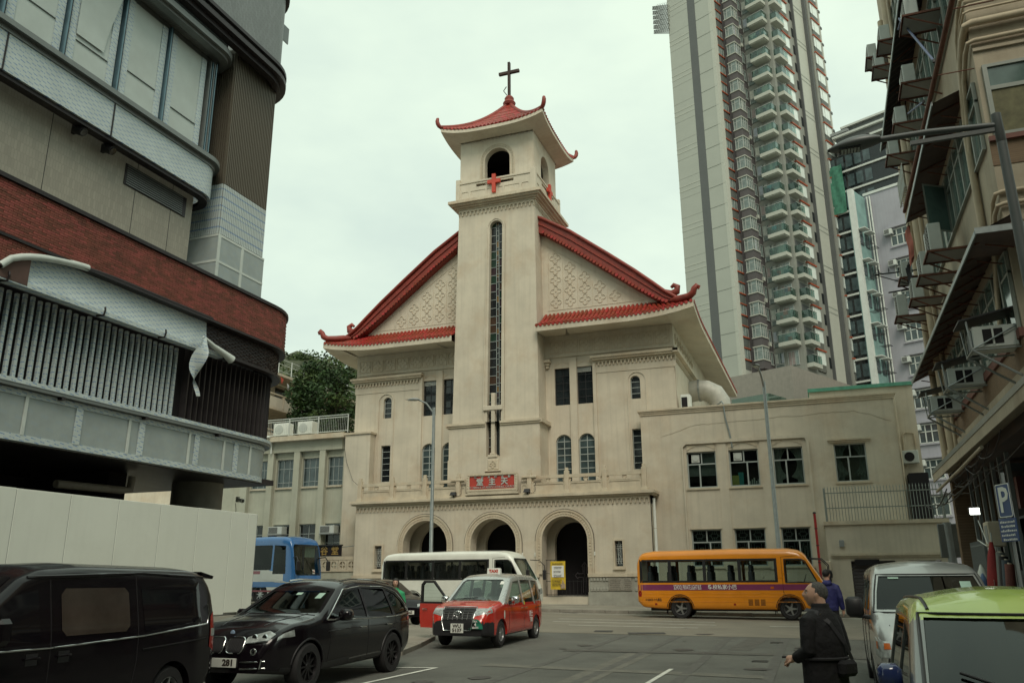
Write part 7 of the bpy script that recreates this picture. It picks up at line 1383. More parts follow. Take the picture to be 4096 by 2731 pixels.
tx.line('grille_frame', [(-.45, .95), (.45, .95), (.42, .64), (.36, .42), (-.36, .42), (-.42, .64), (-.45, .95)], CHROME, .012, 'front', 1, .02)
h, n_ = tx.hit(0, .8, 'front', 1); em = inst('emblem', MB().tube([(h.x + .035, .11 * math.cos(R(a_)), .8 + .075 * math.sin(R(a_))) for a_ in range(0, 361, 24)], .012, 6).tube([(h.x + .04, .045 * math.cos(R(a_)), .8 + .07 * math.sin(R(a_))) for a_ in range(0, 361, 24)], .009, 6).tube([(h.x + .04, .09 * math.cos(R(a_)), .828 + .03 * math.sin(R(a_))) for a_ in range(0, 361, 24)], .009, 6).mesh('emblem', CHROME, smooth=60), tx.t, local=True)
h, n_ = tx.hit(0, .5, 'front', 1); npl = inst('number_plate', MB().bbox(h.x + .01, h.x + .03, -.17, .17, .36, .58, .004).mesh('number_plate', PLT), tx.t, local=True); tx.txt('number', 'WU', .115, BLT, T(h.x + .032, 0, .52) @ NOSE, 1.1, bold=.004); tx.txt('number', '5137', .115, BLT, T(h.x + .032, 0, .42) @ NOSE, 1.1, bold=.004)
BG = mat('green_badge', (.03, .26, .17), .4); h, n_ = tx.hit(.52, .56, 'front', 1)
bdg = inst('seat_badge', MB().poly([(h.x + .05, .5 - .2, .46)] + [(h.x + .05 - .1 * max(0, math.cos(R(a_))), .5 - .2 * math.cos(R(a_)), .46 + .23 * math.sin(R(a_))) for a_ in range(0, 181, 15)]).mesh('seat_badge', BG), tx.t, local=True)
bdg2 = [tx.txt('badge_lettering', t_, s_, WL, T(h.x + .05, .5, z_) @ NOSE @ Euler((0, R(14), 0)).to_matrix().to_4x4(), 1, bold=.002) for t_, s_, z_ in (('TAXI', .06, .635), ('4', .11, .56), ('SEATS', .06, .49))]
rs = inst('roof_sign', MB().prism([(-.07, 1.775), (.07, 1.775), (.045, 1.925), (-.045, 1.905)], (-.19, .19), lambda u, v, w: (1.15 + u, w, v)).mesh('roof_sign', WPAINT), tx.t, local=True); tx.txt('lettering', 'TAXI', .105, mat('red_lettering', (.5, .05, .03), .5), T(1.222, 0, 1.842) @ NOSE @ Euler((R(-9), 0, 0)).to_matrix().to_4x4(), 1.15, bold=.005)
tx.txt('lettering', '的士', .17, WL, T(.55, .862, .70) @ LSIDE, .8, bold=.003); tx.txt('lettering', 'TAXI', .16, WL, T(.55, .865, .55) @ LSIDE, .62, bold=.004)
for y_, x_ in ((-.36, 1.5), (.36, 1.5), (0, .45)): inst('seat', MB().bbox(x_ - .05, x_ + .1, y_ - .24, y_ + .24, .5, 1.15, .05).bbox(x_ - .02, x_ + .07, y_ - .13, y_ + .13, 1.15, 1.4, .04).mesh('seat', SEAT), tx.t, local=True)
inst('dashboard', MB().bbox(2.3, 2.65, -.72, .72, .8, 1.02, .05).mesh('dashboard', BLACKP), tx.t, local=True); inst('steering_wheel', MB().tube([(2.15 + .08 * math.sin(R(a_)), -.36 + .18 * math.cos(R(a_)), 1.0 + .17 * math.sin(R(a_))) for a_ in range(0, 361, 30)], .016, 6).mesh('steering_wheel', BLACKP), tx.t, local=True)
tx.patch('licence_disc', rectp(.5, .6, 1.5, 1.58), WPAINT, 'front', 1, -.004, 2, 2); tx.line('wiper', [(-.6, 1.12), (.1, 1.16)], BLACKP, .01, 'front', 1, .012); tx.patch('notice_sticker', rectp(.98, 1.06, .96, 1.06), mat('yellow_sticker', (.55, .45, .05), .5), 'side', 1, .006, 2, 2)
dr_ = bpy.data.objects.new('open_door', MB().prism([(0, .38), (-1.06, .38), (-1.1, .62), (-1.1, 1.0), (0, 1.0)], (-.03, .03), lambda u, v, w: (u, w, v)).mesh('open_door', RED)); COL.objects.link(dr_); dr_.parent = tx.t; dr_.matrix_basis = T(2.2, -.86, 0, R(72))
fr_ = MB(); frameloop(fr_, [(0, 1.0), (-1.1, 1.0), (-1.08, 1.5), (-.98, 1.6), (-.6, 1.6)], [(-.1, 1.05), (-1.03, 1.05), (-1.02, 1.47), (-.95, 1.54), (-.62, 1.54)], lambda u, v, w: (u, w + .02, v), -.03, .03); inst('window_frame', fr_.mesh('window_frame', BLACKP), dr_, local=True); inst('door_pane', MB().poly([(-.1, .02, 1.05), (-1.03, .02, 1.05), (-1.02, .02, 1.47), (-.95, .02, 1.54), (-.62, .02, 1.54)]).mesh('door_pane', VG_CLEAR), dr_, local=True); inst('door_handle', MB().tube([(-.98, -.045, .86), (-.9, -.07, .865), (-.8, -.045, .86)], .014, 6).mesh('door_handle', CHROME), dr_, local=True)
# ---------------- black sport utility
BLP = paint('black_car_paint', (.006, .004, .006), .16, coat=.35, spec=.35)
sp = dict(xs=(-.98, 3.92), n=90, W=curve([(-.98, .78), (-.85, .88), (-.4, .955), (2.3, .965), (3.1, .955), (3.6, .88), (3.8, .80), (3.92, .68)]), zb=curve([(-.98, .55), (-.6, .34), (3.2, .28), (3.92, .36)]), zt=curve([(-.98, .95), (-.93, 1.15), (-.86, 1.3), (-.6, 1.58), (-.4, 1.66), (.3, 1.74), (1.1, 1.76), (1.5, 1.72), (1.72, 1.64), (2.52, 1.2), (2.75, 1.15), (3.3, 1.08), (3.65, .98), (3.84, .84), (3.92, .62)], .05), side=curve([(0, .93), (.35, .97), (.7, 1), (1.05, .985), (1.18, .95), (1.75, .70)], .07), rt=.12, rb=.08, crown=.04, wz=.38, floor=.6)
sv = Car('suv', 'glossy black sport utility car parked nose to the camera', 'car', (-9.27, 15.6, gz(-9, 14)), R(-90), sp)
for poly in ([(1.02, 1.1), (2.35, 1.13), (1.62, 1.56), (1.04, 1.62)], [(-.02, 1.1), (.94, 1.1), (.95, 1.62), (.1, 1.60)], [(-.72, 1.14), (-.12, 1.1), (.0, 1.58), (-.3, 1.5), (-.6, 1.3)]): sv.window('window', poly, VG_DARK)
sv.window('windscreen', [(-.78, 1.22), (.78, 1.22), (.6, 1.58), (-.6, 1.58)], glass('suv_windscreen', (.2, .23, .22), alpha=.7), 'front', (1,), (1.0, 4.5), nu=14)
sv.body([BLP, BLACKP], lambda p, n_: 1 if p.z < .4 else 0, (0, 2.93), .43, cavity=(-.7, 2.6))
for x_ in (0, 2.93):
    for g in (1, -1): sv.wheel(x_, g * .83, .385, .26, DKW, 10); sv.line('arch_lip', [(x_ + .445 * math.cos(R(a_)), .38 + .445 * math.sin(R(a_))) for a_ in range(170, 8, -10)], BLACKP, .02, 'side', g, -.004)
for g in (1, -1):
    sv.line('window_trim', [(-.76, 1.11), (-.1, 1.07), (.96, 1.07), (2.42, 1.105)], CHROME, .012, 'side', g, .006); sv.line('window_trim', [(2.42, 1.105), (1.66, 1.6), (1.0, 1.66), (.1, 1.64), (-.35, 1.54), (-.68, 1.32), (-.8, 1.13)], CHROME, .012, 'side', g, .006)
    for pts in ([(2.38, 1.05), (2.3, .8), (2.36, .42)], [(.98, 1.05), (.98, .42)], [(-.12, 1.05), (-.02, .85), (.3, .6), (.46, .42)]): sv.line('door_gap', pts, SEAM, .006, 'side', g)
    sv.line('crease', [(-.85, .95), (2.4, .92)], BLP, .012, 'side', g, -.002)
    for x_ in (.2, 1.2): inst('door_handle', MB().tube([(x_ - .1, g * .97, .93), (x_, g * .985, .935), (x_ + .1, g * .97, .93)], .016, 6).mesh('door_handle', CHROME, smooth=50), sv.t, local=True)
    sv.line('roof_rail', [(1.45, g * .56), (.4, g * .6), (-.45, g * .57)], CHROME, .018, 'top', 1, .03); mr = inst('mirror', MB().bbox(1.95, 2.17, g * 1.1 - .12, g * 1.1 + .12, 1.08, 1.27, .05).mesh('mirror', BLP, smooth=50), sv.t, local=True); inst('mirror_foot', MB().cyl((2.1, g * .9, 1.09), (2.08, g * 1.03, 1.12), .03, n=8).mesh('mirror_foot', BLACKP), mr, local=True)
    hl_ = sv.patch('headlamp', [(g * .34, .80), (g * .74, .84), (g * .80, .95), (g * .66, .98), (g * .36, .90)], LENS, 'front', 1, .008, 8, 4); sv.patch('headlamp', [(3.32, .86), (3.7, .84), (3.66, .92), (3.34, .99)], LENS, 'side', g, .006, 5, 3); sv.line('lamp_trim', [(g * .34, .79), (g * .74, .83)], CHROME, .01, 'front', 1, .012)
    for k_ in (.48, .66): h, n_ = sv.hit(g * k_, .89, 'front', 1); inst('projector', MB().lathe([(0, .02), (.045, .02), (.055, 0), (.03, -.01)], (h.x, g * k_, .89), 14, 'x').mesh('projector', CHROME, smooth=40), sv.t, local=True)
    kd = sv.patch('grille', rrect(g * .19 - .155, g * .19 + .155, .66, .88, .07), BLACKP, 'front', 1, .012, 6, 6); sv.line('grille_frame', rrect(g * .19 - .16, g * .19 + .16, .655, .885, .075) + [(g * .19, .655)], CHROME, .012, 'front', 1, .018)
    for k_ in range(-4, 5): sv.line('grille_bar', [(g * .19 + k_ * .032, .68), (g * .19 + k_ * .032, .86)], BLACKP, .005, 'front', 1, .02)
    h, n_ = sv.hit(g * .55, .68, 'front', 1); inst('fog_lamp', MB().lathe([(0, .02), (.04, .02), (.055, .01), (.06, -.01)], (h.x, g * .55, .68), 14, 'x').mesh('fog_lamp', CHROME, smooth=40), sv.t, local=True)
    for z_ in (.42, .52): sv.line('bumper_bar', [(g * .32, z_), (g * .62, z_ + .015), (g * .74, z_ + .02)], CHROME, .012, 'front', 1, .006)
    sv.line('bumper_bar', [(g * .68, .43), (g * .7, .57)], CHROME, .014, 'front', 1, .006); sv.patch('tail_lamp', [(-.9, .92), (-.66, .95), (-.7, 1.06), (-.92, 1.08)], REDL, 'side', g, .006, 4, 3)
h, n_ = sv.hit(0, .55, 'front', 1); inst('number_plate', MB().bbox(h.x + .01, h.x + .03, -.26, .26, .44, .58, .004).mesh('number_plate', PLT), sv.t, local=True); sv.txt('number', '281', .13, BLT, T(h.x + .032, .11, .51) @ NOSE, 1.1, bold=.006)
h, n_ = sv.hit(0, .95, 'front', 1); inst('roundel', MB().lathe([(0, .012), (.03, .012), (.042, .008), (.045, 0)], (h.x, 0, .95), 18, 'x').mesh('roundel', mat('blue_white_emblem', (.3, .4, .55), .3, .3), smooth=40), sv.t, local=True)
for y_ in (-.4, .4): inst('seat', MB().bbox(1.15, 1.3, y_ - .26, y_ + .26, .6, 1.2, .06).bbox(1.18, 1.28, y_ - .14, y_ + .14, 1.2, 1.45, .04).mesh('seat', BLACKP), sv.t, local=True)
inst('steering_wheel', MB().tube([(1.95 + .08 * math.sin(R(a_)), -.4 + .19 * math.cos(R(a_)), 1.08 + .17 * math.sin(R(a_))) for a_ in range(0, 361, 30)], .017, 6).mesh('steering_wheel', BLACKP), sv.t, local=True); inst('dashboard', MB().bbox(2.05, 2.5, -.8, .8, .85, 1.12, .05).mesh('dashboard', BLACKP), sv.t, local=True); sv.patch('permit', rectp(.44, .56, 1.46, 1.55), mat('mint_paper', (.35, .5, .42), .6), 'front', 1, -.004, 2, 2); sv.patch('permit', rectp(-.02, .1, 1.52, 1.56), MATS['mint_paper'], 'front', 1, -.004, 2, 2)
sv.line('bonnet_crease', [(3.5, .42), (3.0, .5), (2.55, .62)], BLP, .012, 'top', 1, -.002); sv.line('bonnet_crease', [(3.5, -.42), (3.0, -.5), (2.55, -.62)], BLP, .012, 'top', 1, -.002); sv.line('bonnet_gap', [(2.6, -.8), (2.62, 0), (2.6, .8)], SEAM, .008, 'top', 1)
# ---------------- black van, nearest on the left
vp = dict(xs=(-.98, 4.12), n=90, W=curve([(-.98, .83), (-.88, .9), (-.5, .94), (3.0, .95), (3.7, .88), (4.0, .76), (4.12, .66)]), zb=curve([(-.98, .5), (-.7, .32), (3.6, .26), (4.12, .34)]), zt=curve([(-.98, 1.0), (-.95, 1.35), (-.84, 1.72), (-.7, 1.84), (-.4, 1.88), (1.6, 1.91), (2.2, 1.88), (2.5, 1.78), (3.3, 1.22), (3.5, 1.15), (3.9, .98), (4.12, .65)], .04), side=curve([(0, .95), (.5, 1), (1.1, .985), (1.25, .955), (1.9, .80)], .08), rt=.15, rb=.08, crown=.05, wz=.34, floor=.6)
VANP = paint('black_van_paint', (.006, .004, .006), .2, coat=.25, spec=.3); vn = Car('van', 'black people carrier van cropped at the left frame edge', 'van', (-9.55, 9.75, gz(-9.4, 9.5)), R(-88), vp)
vn.t.scale = (1.0, 1.0, 1.06)
for g in (1, -1):
    vn.patch('window', rrect(.85, 1.95, 1.15, 1.66, .07), mat('brown_curtained_glass', (.055, .043, .036), .06, var=.3, scale=2, spec=.6), 'side', g, .006, 14, 8); vn.patch('window', [(-.78, 1.2), (.58, 1.12), (.62, 1.7), (-.58, 1.72), (-.72, 1.55)], VG_BLACK, 'side', g, .004, 14, 8); vn.patch('window', [(2.25, 1.1), (3.2, 1.14), (2.75, 1.5), (2.55, 1.62), (2.28, 1.66)], VG_GREEN if False else VG_BLACK, 'side', g, .004, 10, 8)
    vn.line('belt_trim', [(-.72, 1.165), (.6, 1.08), (2.1, 1.04), (3.3, 1.05)], CHROME, .012, 'side', g, .006); vn.line('belt_trim', [(-.72, 1.165), (-.78, 1.3), (-.76, 1.42)], CHROME, .008, 'side', g, .005)
    for pts in ([(2.1, 1.8), (2.1, .4)], [(.7, 1.8), (.7, .8), (.78, .4)]): vn.line('door_gap', pts, SEAM, .007, 'side', g)
    vn.line('roof_rail', [(-.7, 1.78), (.6, 1.83), (2.4, 1.78)], BLP, .022, 'side', g, .0); vn.line('slide_rail', [(-.7, .98), (.6, .92)], SEAM, .01, 'side', g); vn.patch('tail_lamp', [(-.93, .8), (-.78, .85), (-.80, 1.25), (-.90, 1.32)], REDL, 'side', g, .01, 4, 8); vn.patch('reverse_lens', [(-.93, 1.0), (-.80, 1.0), (-.80, 1.1), (-.93, 1.1)], LENS, 'side', g, .014, 3, 2)
    for x_ in (1.9, 2.35): vn.patch('handle_recess', rrect(x_ - .12, x_ + .12, .88, 1.0, .04), BLACKP, 'side', g, .004, 4, 3); inst('door_handle', MB().tube([(x_ - .1, g * .955, .95), (x_, g * .975, .955), (x_ + .1, g * .955, .95)], .013, 6).mesh('door_handle', VANP, smooth=50), vn.t, local=True)
    for x_ in (0, 3.2): vn.wheel(x_, g * .80, .34, .22, SILW, 7)
    inst('mirror', MB().bbox(2.85, 3.05, g * 1.07 - .13, g * 1.07 + .13, 1.12, 1.38, .05).mesh('mirror', VANP), vn.t, local=True)
vn.patch('windscreen', [(-.75, 1.25), (.75, 1.25), (.62, 1.78), (-.62, 1.78)], VG_BLACK, 'front', 1, .006, 12, 8); vn.patch('rear_window', rrect(-.7, .7, 1.15, 1.65, .08), VG_BLACK, 'front', -1, .006, 12, 8)
vn.body([VANP], lambda p, n_: 0, (0, 3.2), .40); inst('spoiler', MB().prism([(-.72, 1.86), (-1.02, 1.80), (-1.0, 1.76), (-.8, 1.78)], (-.7, .7), lambda u, v, w: (u, w, v)).mesh('spoiler', VANP), vn.t, local=True)
# ---------------- silver van
hp_ = dict(xs=(-1.15, 3.55), n=90, W=curve([(-1.15, .76), (-1.05, .81), (-.6, .845), (2.6, .85), (3.1, .82), (3.4, .77), (3.55, .68)]), zb=curve([(-1.15, .42), (-.8, .3), (3.0, .28), (3.55, .3)]), zt=curve([(-1.15, 1.2), (-1.12, 1.7), (-1.0, 1.9), (-.6, 1.95), (1.6, 1.97), (2.0, 1.94), (2.2, 1.88), (2.32, 1.8), (2.98, 1.27), (3.2, 1.18), (3.42, 1.02), (3.55, .75)], .04), side=curve([(0, .96), (.5, 1), (1.0, .99), (1.2, .965), (1.9, .83)], .08), rt=.17, rb=.06, crown=.05, wz=.32, floor=.7)
SLV = paint('silver_van_paint', (.40, .41, .40), .3, .6); hv = Car('van', 'silver delivery van facing the camera behind the green car', 'van', (1.42, 17.5, gz(1.5, 16)), R(-90), hp_, roll=0)
hv.t.scale = (1.03, 1.1, 1.03)
for poly in ([(1.25, 1.24), (2.5, 1.27), (2.12, 1.7), (1.28, 1.72)], [(-.05, 1.24), (1.12, 1.24), (1.12, 1.72), (-.05, 1.72)], [(-1.0, 1.25), (-.15, 1.24), (-.15, 1.72), (-.95, 1.7)]): hv.window('window', poly, VG_DARK)
hv.window('windscreen', [(-.72, 1.3), (.72, 1.3), (.68, 1.55), (.62, 1.78), (-.62, 1.78), (-.68, 1.55)], glass('van_windscreen', (.12, .14, .14), alpha=.9), 'front', (1,), (1.6, 4.2), nu=14); hv.body([SLV, BLACKP], lambda p, n_: 1 if (p.z < .55 and p.x > 3.2) or p.z < .33 else 0, (0, 2.57), .38, cavity=(-1.0, 3.0))
for g in (1, -1):
    for x_ in (0, 2.57): hv.wheel(x_, g * .74, .32, .2, SILW, 6)
    hv.patch('headlamp', [(g * .5, .62), (g * .74, .64), (g * .76, .93), (g * .56, .9)], LENS, 'front', 1, .008, 6, 6); hv.patch('headlamp', [(3.2, .64), (3.45, .62), (3.42, .9), (3.22, .94)], LENS, 'side', g, .006, 5, 5); hv.patch('indicator', [(g * .62, .78), (g * .7, .78), (g * .7, .86), (g * .63, .86)], AMB, 'front', 1, .014, 3, 3); hv.patch('indicator', rectp(3.3, 3.38, .78, .88), AMB, 'side', g, .012, 2, 3)
    mr = inst('mirror', MB().bbox(2.62, 2.8, g * 1.0 - .12, g * 1.0 + .12, 1.18, 1.48, .05).mesh('mirror', BLACKP, smooth=50), hv.t, local=True); inst('mirror_foot', MB().cyl((2.72, g * .8, 1.18), (2.72, g * .98, 1.21), .035, n=8).mesh('mirror_foot', BLACKP), mr, local=True)
    hv.line('door_gap', [(2.62, 1.22), (2.6, .7), (2.45, .55)], SEAM, .006, 'side', g); hv.line('door_gap', [(1.2, 1.8), (1.2, .4)], SEAM, .006, 'side', g); hv.line('door_gap', [(-.1, 1.8), (-.1, .4)], SEAM, .006, 'side', g); hv.line('bonnet_gap', [(g * .56, .95), (g * .6, 1.1)], SEAM, .006, 'front', 1)
    inst('seat', MB().bbox(1.5, 1.66, g * .42 - .25, g * .42 + .25, .8, 1.35, .06).bbox(1.52, 1.62, g * .42 - .14, g * .42 + .14, 1.35, 1.58, .04).mesh('seat', SEAT), hv.t, local=True)
hv.line('windscreen_seal', [(-.76, 1.26), (.76, 1.26), (.71, 1.55), (.65, 1.8), (-.65, 1.8), (-.71, 1.55), (-.76, 1.26)], TRIM, .012, 'front', 1, .002); hv.patch('sticker', rectp(.42, .56, 1.56, 1.7), MATS['mint_paper'], 'front', 1, -.002, 2, 2); hv.patch('sticker', rectp(-.5, -.36, 1.74, 1.765), MATS['mint_paper'], 'front', 1, -.002, 2, 2); hv.patch('grille', rrect(-.45, .45, .66, .82, .03), BLACKP, 'front', 1, .008, 8, 3)
inst('dashboard', MB().bbox(2.45, 2.85, -.75, .75, .85, 1.2, .05).mesh('dashboard', BLACKP), hv.t, local=True); inst('steering_wheel', MB().tube([(2.35 + .1 * math.sin(R(a_)), -.42 + .19 * math.cos(R(a_)), 1.2 + .15 * math.sin(R(a_))) for a_ in range(0, 361, 30)], .017, 6).mesh('steering_wheel', BLACKP), hv.t, local=True); inst('safety_vest', MB().bbox(2.55, 2.8, -.55, -.3, 1.07, 1.12, .02).mesh('safety_vest', mat('lime_vest', (.3, .5, .05), .7)), hv.t, local=True)
# ---------------- lime green car, nearest on the right
gp = dict(xs=(-.75, 3.3), n=90, W=curve([(-.75, .74), (-.6, .8), (-.1, .84), (2.2, .845), (2.8, .80), (3.15, .72), (3.3, .6)]), zb=curve([(-.75, .4), (-.4, .28), (2.8, .24), (3.3, .3)]), zt=curve([(-.75, 1.0), (-.7, 1.35), (-.55, 1.56), (-.2, 1.62), (.6, 1.65), (1.15, 1.635), (1.36, 1.58), (1.45, 1.53), (2.42, 1.0), (2.6, .96), (3.0, .86), (3.3, .6)], .04), side=curve([(0, .96), (.45, 1), (.9, .99), (1.1, .95), (1.62, .80)], .08), rt=.16, rb=.06, crown=.06, wz=.3, floor=.5)
GRN = paint('lime_green_paint', (.42, .56, .13), .25, coat=.9); GRYP = paint('grey_pillar_paint', (.15, .16, .155), .3, .4)
gc = Car('car', 'lime green car cropped at the bottom right corner', 'car', (1.27, 8.75, gz(1.3, 8) + .0), R(-90), gp)
gc.t.scale = (1.03, 1.03, 1.085)
for poly in ([(.95, 1.02), (1.95, 1.04), (1.45, 1.38), (.97, 1.46)], [(-.05, 1.02), (.85, 1.02), (.87, 1.48), (0, 1.48)]): gc.window('window', poly, VG_DARK)
gc.window('windscreen', [(-.72, 1.02), (.72, 1.02), (.62, 1.51), (-.62, 1.51)], glass('green_car_windscreen', (.10, .12, .12), alpha=.9), 'front', (1,), (.9, 4), nu=14, nv=10); gc.body([GRN, GRYP], lambda p, n_: 1 if 1.02 < p.z < 1.49 and p.x < 2.5 else 0, (0, 2.5), .34, cavity=(-.6, 2.5))
for g in (1, -1):
    for x_ in (0, 2.5): gc.wheel(x_, g * .73, .3, .18, SILW, 8)
    gc.line('roof_drip', [(1.4, g * .58), (.6, g * .62), (-.5, g * .6)], TRIM, .014, 'top', 1, .0); mr = inst('mirror', MB().bbox(1.72, 1.86, g * .91 - .08, g * .91 + .08, 1.08, 1.23, .035).mesh('mirror', paint('blue_mirror_paint', (.02, .035, .12), .15), smooth=60), gc.t, local=True); inst('mirror_foot', MB().tube([(1.8, g * .78, .95), (1.8, g * .85, 1.02), (1.8, g * .9, 1.08)], .03, 8).mesh('mirror_foot', BLACKP), mr, local=True)
    gc.patch('headlamp', [(g * .4, .66), (g * .66, .72), (g * .68, .86), (g * .44, .8)], LENS, 'front', 1, .008, 6, 4); gc.line('door_gap', [(2.0, .98), (1.92, .7), (1.98, .4)], SEAM, .006, 'side', g); gc.line('door_gap', [(.9, 1.0), (.9, .4)], SEAM, .006, 'side', g)
    inst('seat', MB().bbox(.85, 1.0, g * .38 - .25, g * .38 + .25, .5, 1.1, .06).bbox(.88, .97, g * .38 - .13, g * .38 + .13, 1.1, 1.33, .04).mesh('seat', BLACKP), gc.t, local=True)
gc.line('windscreen_seal', [(-.75, 1.0), (-.65, 1.53), (.65, 1.53), (.75, 1.0)], TRIM, .014, 'front', 1, .002); inst('dashboard', MB().bbox(2.0, 2.38, -.74, .74, .8, .98, .05).mesh('dashboard', BLACKP), gc.t, local=True); inst('steering_wheel', MB().tube([(1.85 + .08 * math.sin(R(a_)), -.36 + .18 * math.cos(R(a_)), .98 + .16 * math.sin(R(a_))) for a_ in range(0, 361, 30)], .017, 6).mesh('steering_wheel', BLACKP), gc.t, local=True); inst('rear_mirror', MB().bbox(1.5, 1.55, -.14, .14, 1.3, 1.38, .02).mesh('rear_mirror', BLACKP), gc.t, local=True); gc.line('wiper', [(.6, 1.03), (0, 1.06), (-.5, 1.2)], BLACKP, .01, 'front', 1, .012); gc.patch('licence_disc', rectp(.3, .38, 1.36, 1.42), WPAINT, 'front', 1, -.004, 2, 2)
# ---------------- dark saloon half hidden behind the sport utility
dp_ = dict(xs=(-.95, 3.6), n=70, W=curve([(-.95, .74), (-.7, .84), (0, .88), (2.4, .88), (3.2, .8), (3.6, .6)]), zb=curve([(-.95, .4), (-.5, .26), (3, .22), (3.6, .3)]), zt=curve([(-.95, .9), (-.8, 1.04), (-.3, 1.12), (.3, 1.42), (1.2, 1.46), (1.6, 1.4), (2.4, 1.0), (3.0, .92), (3.4, .82), (3.6, .55)], .05), side=curve([(0, .96), (.4, 1), (.85, .98), (1.0, .94), (1.45, .74)], .08), rt=.14, rb=.06, wz=.31)
dk = Car('car', 'dark saloon car half hidden behind the black sport utility', 'car', (-15.9, 27.6, gz(-15, 27)), R(-38), dp_)
for g in (1, -1):
    dk.patch('window', [(.2, .98), (2.0, 1.0), (1.4, 1.3), (.5, 1.34)], VG_BLACK, 'side', g, .004, 10, 6); dk.patch('headlamp', [(g * .4, .6), (g * .66, .64), (g * .66, .74), (g * .42, .72)], LENS, 'front', 1, .008, 5, 3)
    for x_ in (0, 2.7): dk.wheel(x_, g * .77, .31, .2, SILW, 7)
dk.patch('windscreen', [(-.66, 1.04), (.66, 1.04), (.54, 1.36), (-.54, 1.36)], VG_BLACK, 'front', 1, .006, 10, 6); dk.body([BLP], lambda p, n_: 0, (0, 2.7), .36); h, n_ = dk.hit(0, .45, 'front', 1); inst('number_plate', MB().bbox(h.x + .01, h.x + .03, -.26, .26, .38, .5, .004).mesh('number_plate', PLT), dk.t, local=True); dk.txt('number', '6665', .11, BLT, T(h.x + .032, .08, .44) @ NOSE, 1.05, bold=.004)
# ---------------- blue and white coach
cp = dict(xs=(-2.5, 7.9), n=80, W=curve([(-2.5, 1.15), (-2.3, 1.22), (6.8, 1.23), (7.4, 1.18), (7.7, 1.08), (7.9, .95)]), zb=curve([(-2.5, .5), (7.6, .36), (7.9, .5)]), zt=curve([(-2.5, 3.1), (-2.3, 3.3), (6.0, 3.4), (7.0, 3.36), (7.35, 3.24), (7.5, 3.05), (7.8, 1.4), (7.9, 1.0)], .05), side=curve([(0, .98), (.6, 1), (1.4, 1), (3.2, .95)], .1), rt=.24, rb=.08, crown=.05, wz=.5, floor=1.1)
CBL = paint('coach_blue', (.035, .16, .42), .25); CWH = paint('coach_white', (.58, .6, .57), .3, coat=.5); CRD = paint('coach_maroon', (.22, .03, .05), .3)
cc = Car('coach', 'blue and white coach emerging from behind the white hoarding', 'coach', (-33.2, 39.1, gz(-28, 38)), R(-6), cp)
for g in (1, -1):
    for a, b in ((-2.2, -.9), (-.8, .8), (.9, 2.5), (2.6, 4.2), (4.3, 6.3)): cc.window('window', rrect(a, b, 1.7, 2.95, .08), VG_DARK, sgn=(g,), hole=(g == 1))
    cc.window('door_window', [(6.42, 1.5), (7.25, 1.5), (7.15, 2.9), (6.42, 2.95)], VG_DARK, sgn=(g,), hole=(g == 1)); cc.patch('stripe', rectp(-2.4, 5.6, 1.5, 1.66), CRD, 'side', g, .004, 40, 2); cc.patch('stripe', rectp(-2.4, 7.5, .85, 1.12), CBL, 'side', g, .004, 40, 2); cc.patch('stripe', rectp(-2.4, 7.3, .62, .7), CRD, 'side', g, .004, 40, 2); cc.patch('flash', [(3.9, 1.66), (4.6, 1.66), (3.6, 2.9), (2.9, 2.9)], CWH, 'side', g, .008, 6, 8); cc.patch('flash', [(5.6, 1.25), (7.6, .95), (7.6, 1.08), (5.6, 1.5)], CWH, 'side', g, .009, 10, 4)
    for x_ in (0, 5.6): cc.wheel(x_, g * 1.05, .5, .3, SILW, 8, deep=.06)
    mr = inst('mirror', MB().bbox(8.0, 8.14, g * 1.2 - .13, g * 1.2 + .13, 1.65, 2.15, .04).mesh('mirror', BLACKP), cc.t, local=True); inst('mirror_arm', MB().tube([(7.5, g * 1.0, 2.3), (7.9, g * 1.15, 2.35), (8.07, g * 1.2, 2.1)], .03, 6).mesh('mirror_arm', BLACKP), mr, local=True)
cc.window('windscreen', rrect(-1.02, 1.02, 1.42, 2.98, .15), VG_GREEN, 'front', (1,), (6.6, 9), nu=14); cc.body([CBL, CWH], lambda p, n_: 1 if .5 < p.z < 1.7 and p.x < 7.1 else 0, (0, 5.6), .58, cavity=(-2.3, 7.6))
seatm = MB().bbox(-.02, .14, -.22, .22, 1.1, 2.0, .05).bbox(.0, .5, -.22, .22, 1.1, 1.3, .04).mesh('seat', mat('maroon_seat', (.1, .03, .03), .9))
for i in range(9):
    for y_ in (-.9, -.42, .42, .9): inst('seat', seatm, cc.t, T(-2 + i * .95, y_, 0), local=True)
inst('dashboard', MB().bbox(7.0, 7.5, -1, 1, 1.1, 1.45, .05).mesh('dashboard', BLACKP), cc.t, local=True); inst('sun_blind', MB().box(7.3, 7.32, .15, .95, 2.35, 2.9).mesh('sun_blind', CURT), cc.t, local=True); cd = cc.patch('route_card', rectp(.3, .5, 1.5, 1.72), WPAINT, 'front', 1, -.004, 2, 2); h, n_ = cc.hit(.4, 1.61, 'front', 1); cc.txt('route_number', '4', .22, mat('red_lettering', (.5, .05, .03), .5), T(h.x + .004, .4, 1.61) @ NOSE @ Euler((R(-8), 0, 0)).to_matrix().to_4x4()); cc.line('wiper', [(.9, 1.45), (.3, 1.6), (-.2, 2.3)], BLACKP, .014, 'front', 1, .02); cc.line('wiper', [(-.1, 1.45), (-.6, 1.6), (-.9, 2.2)], BLACKP, .014, 'front', 1, .02)
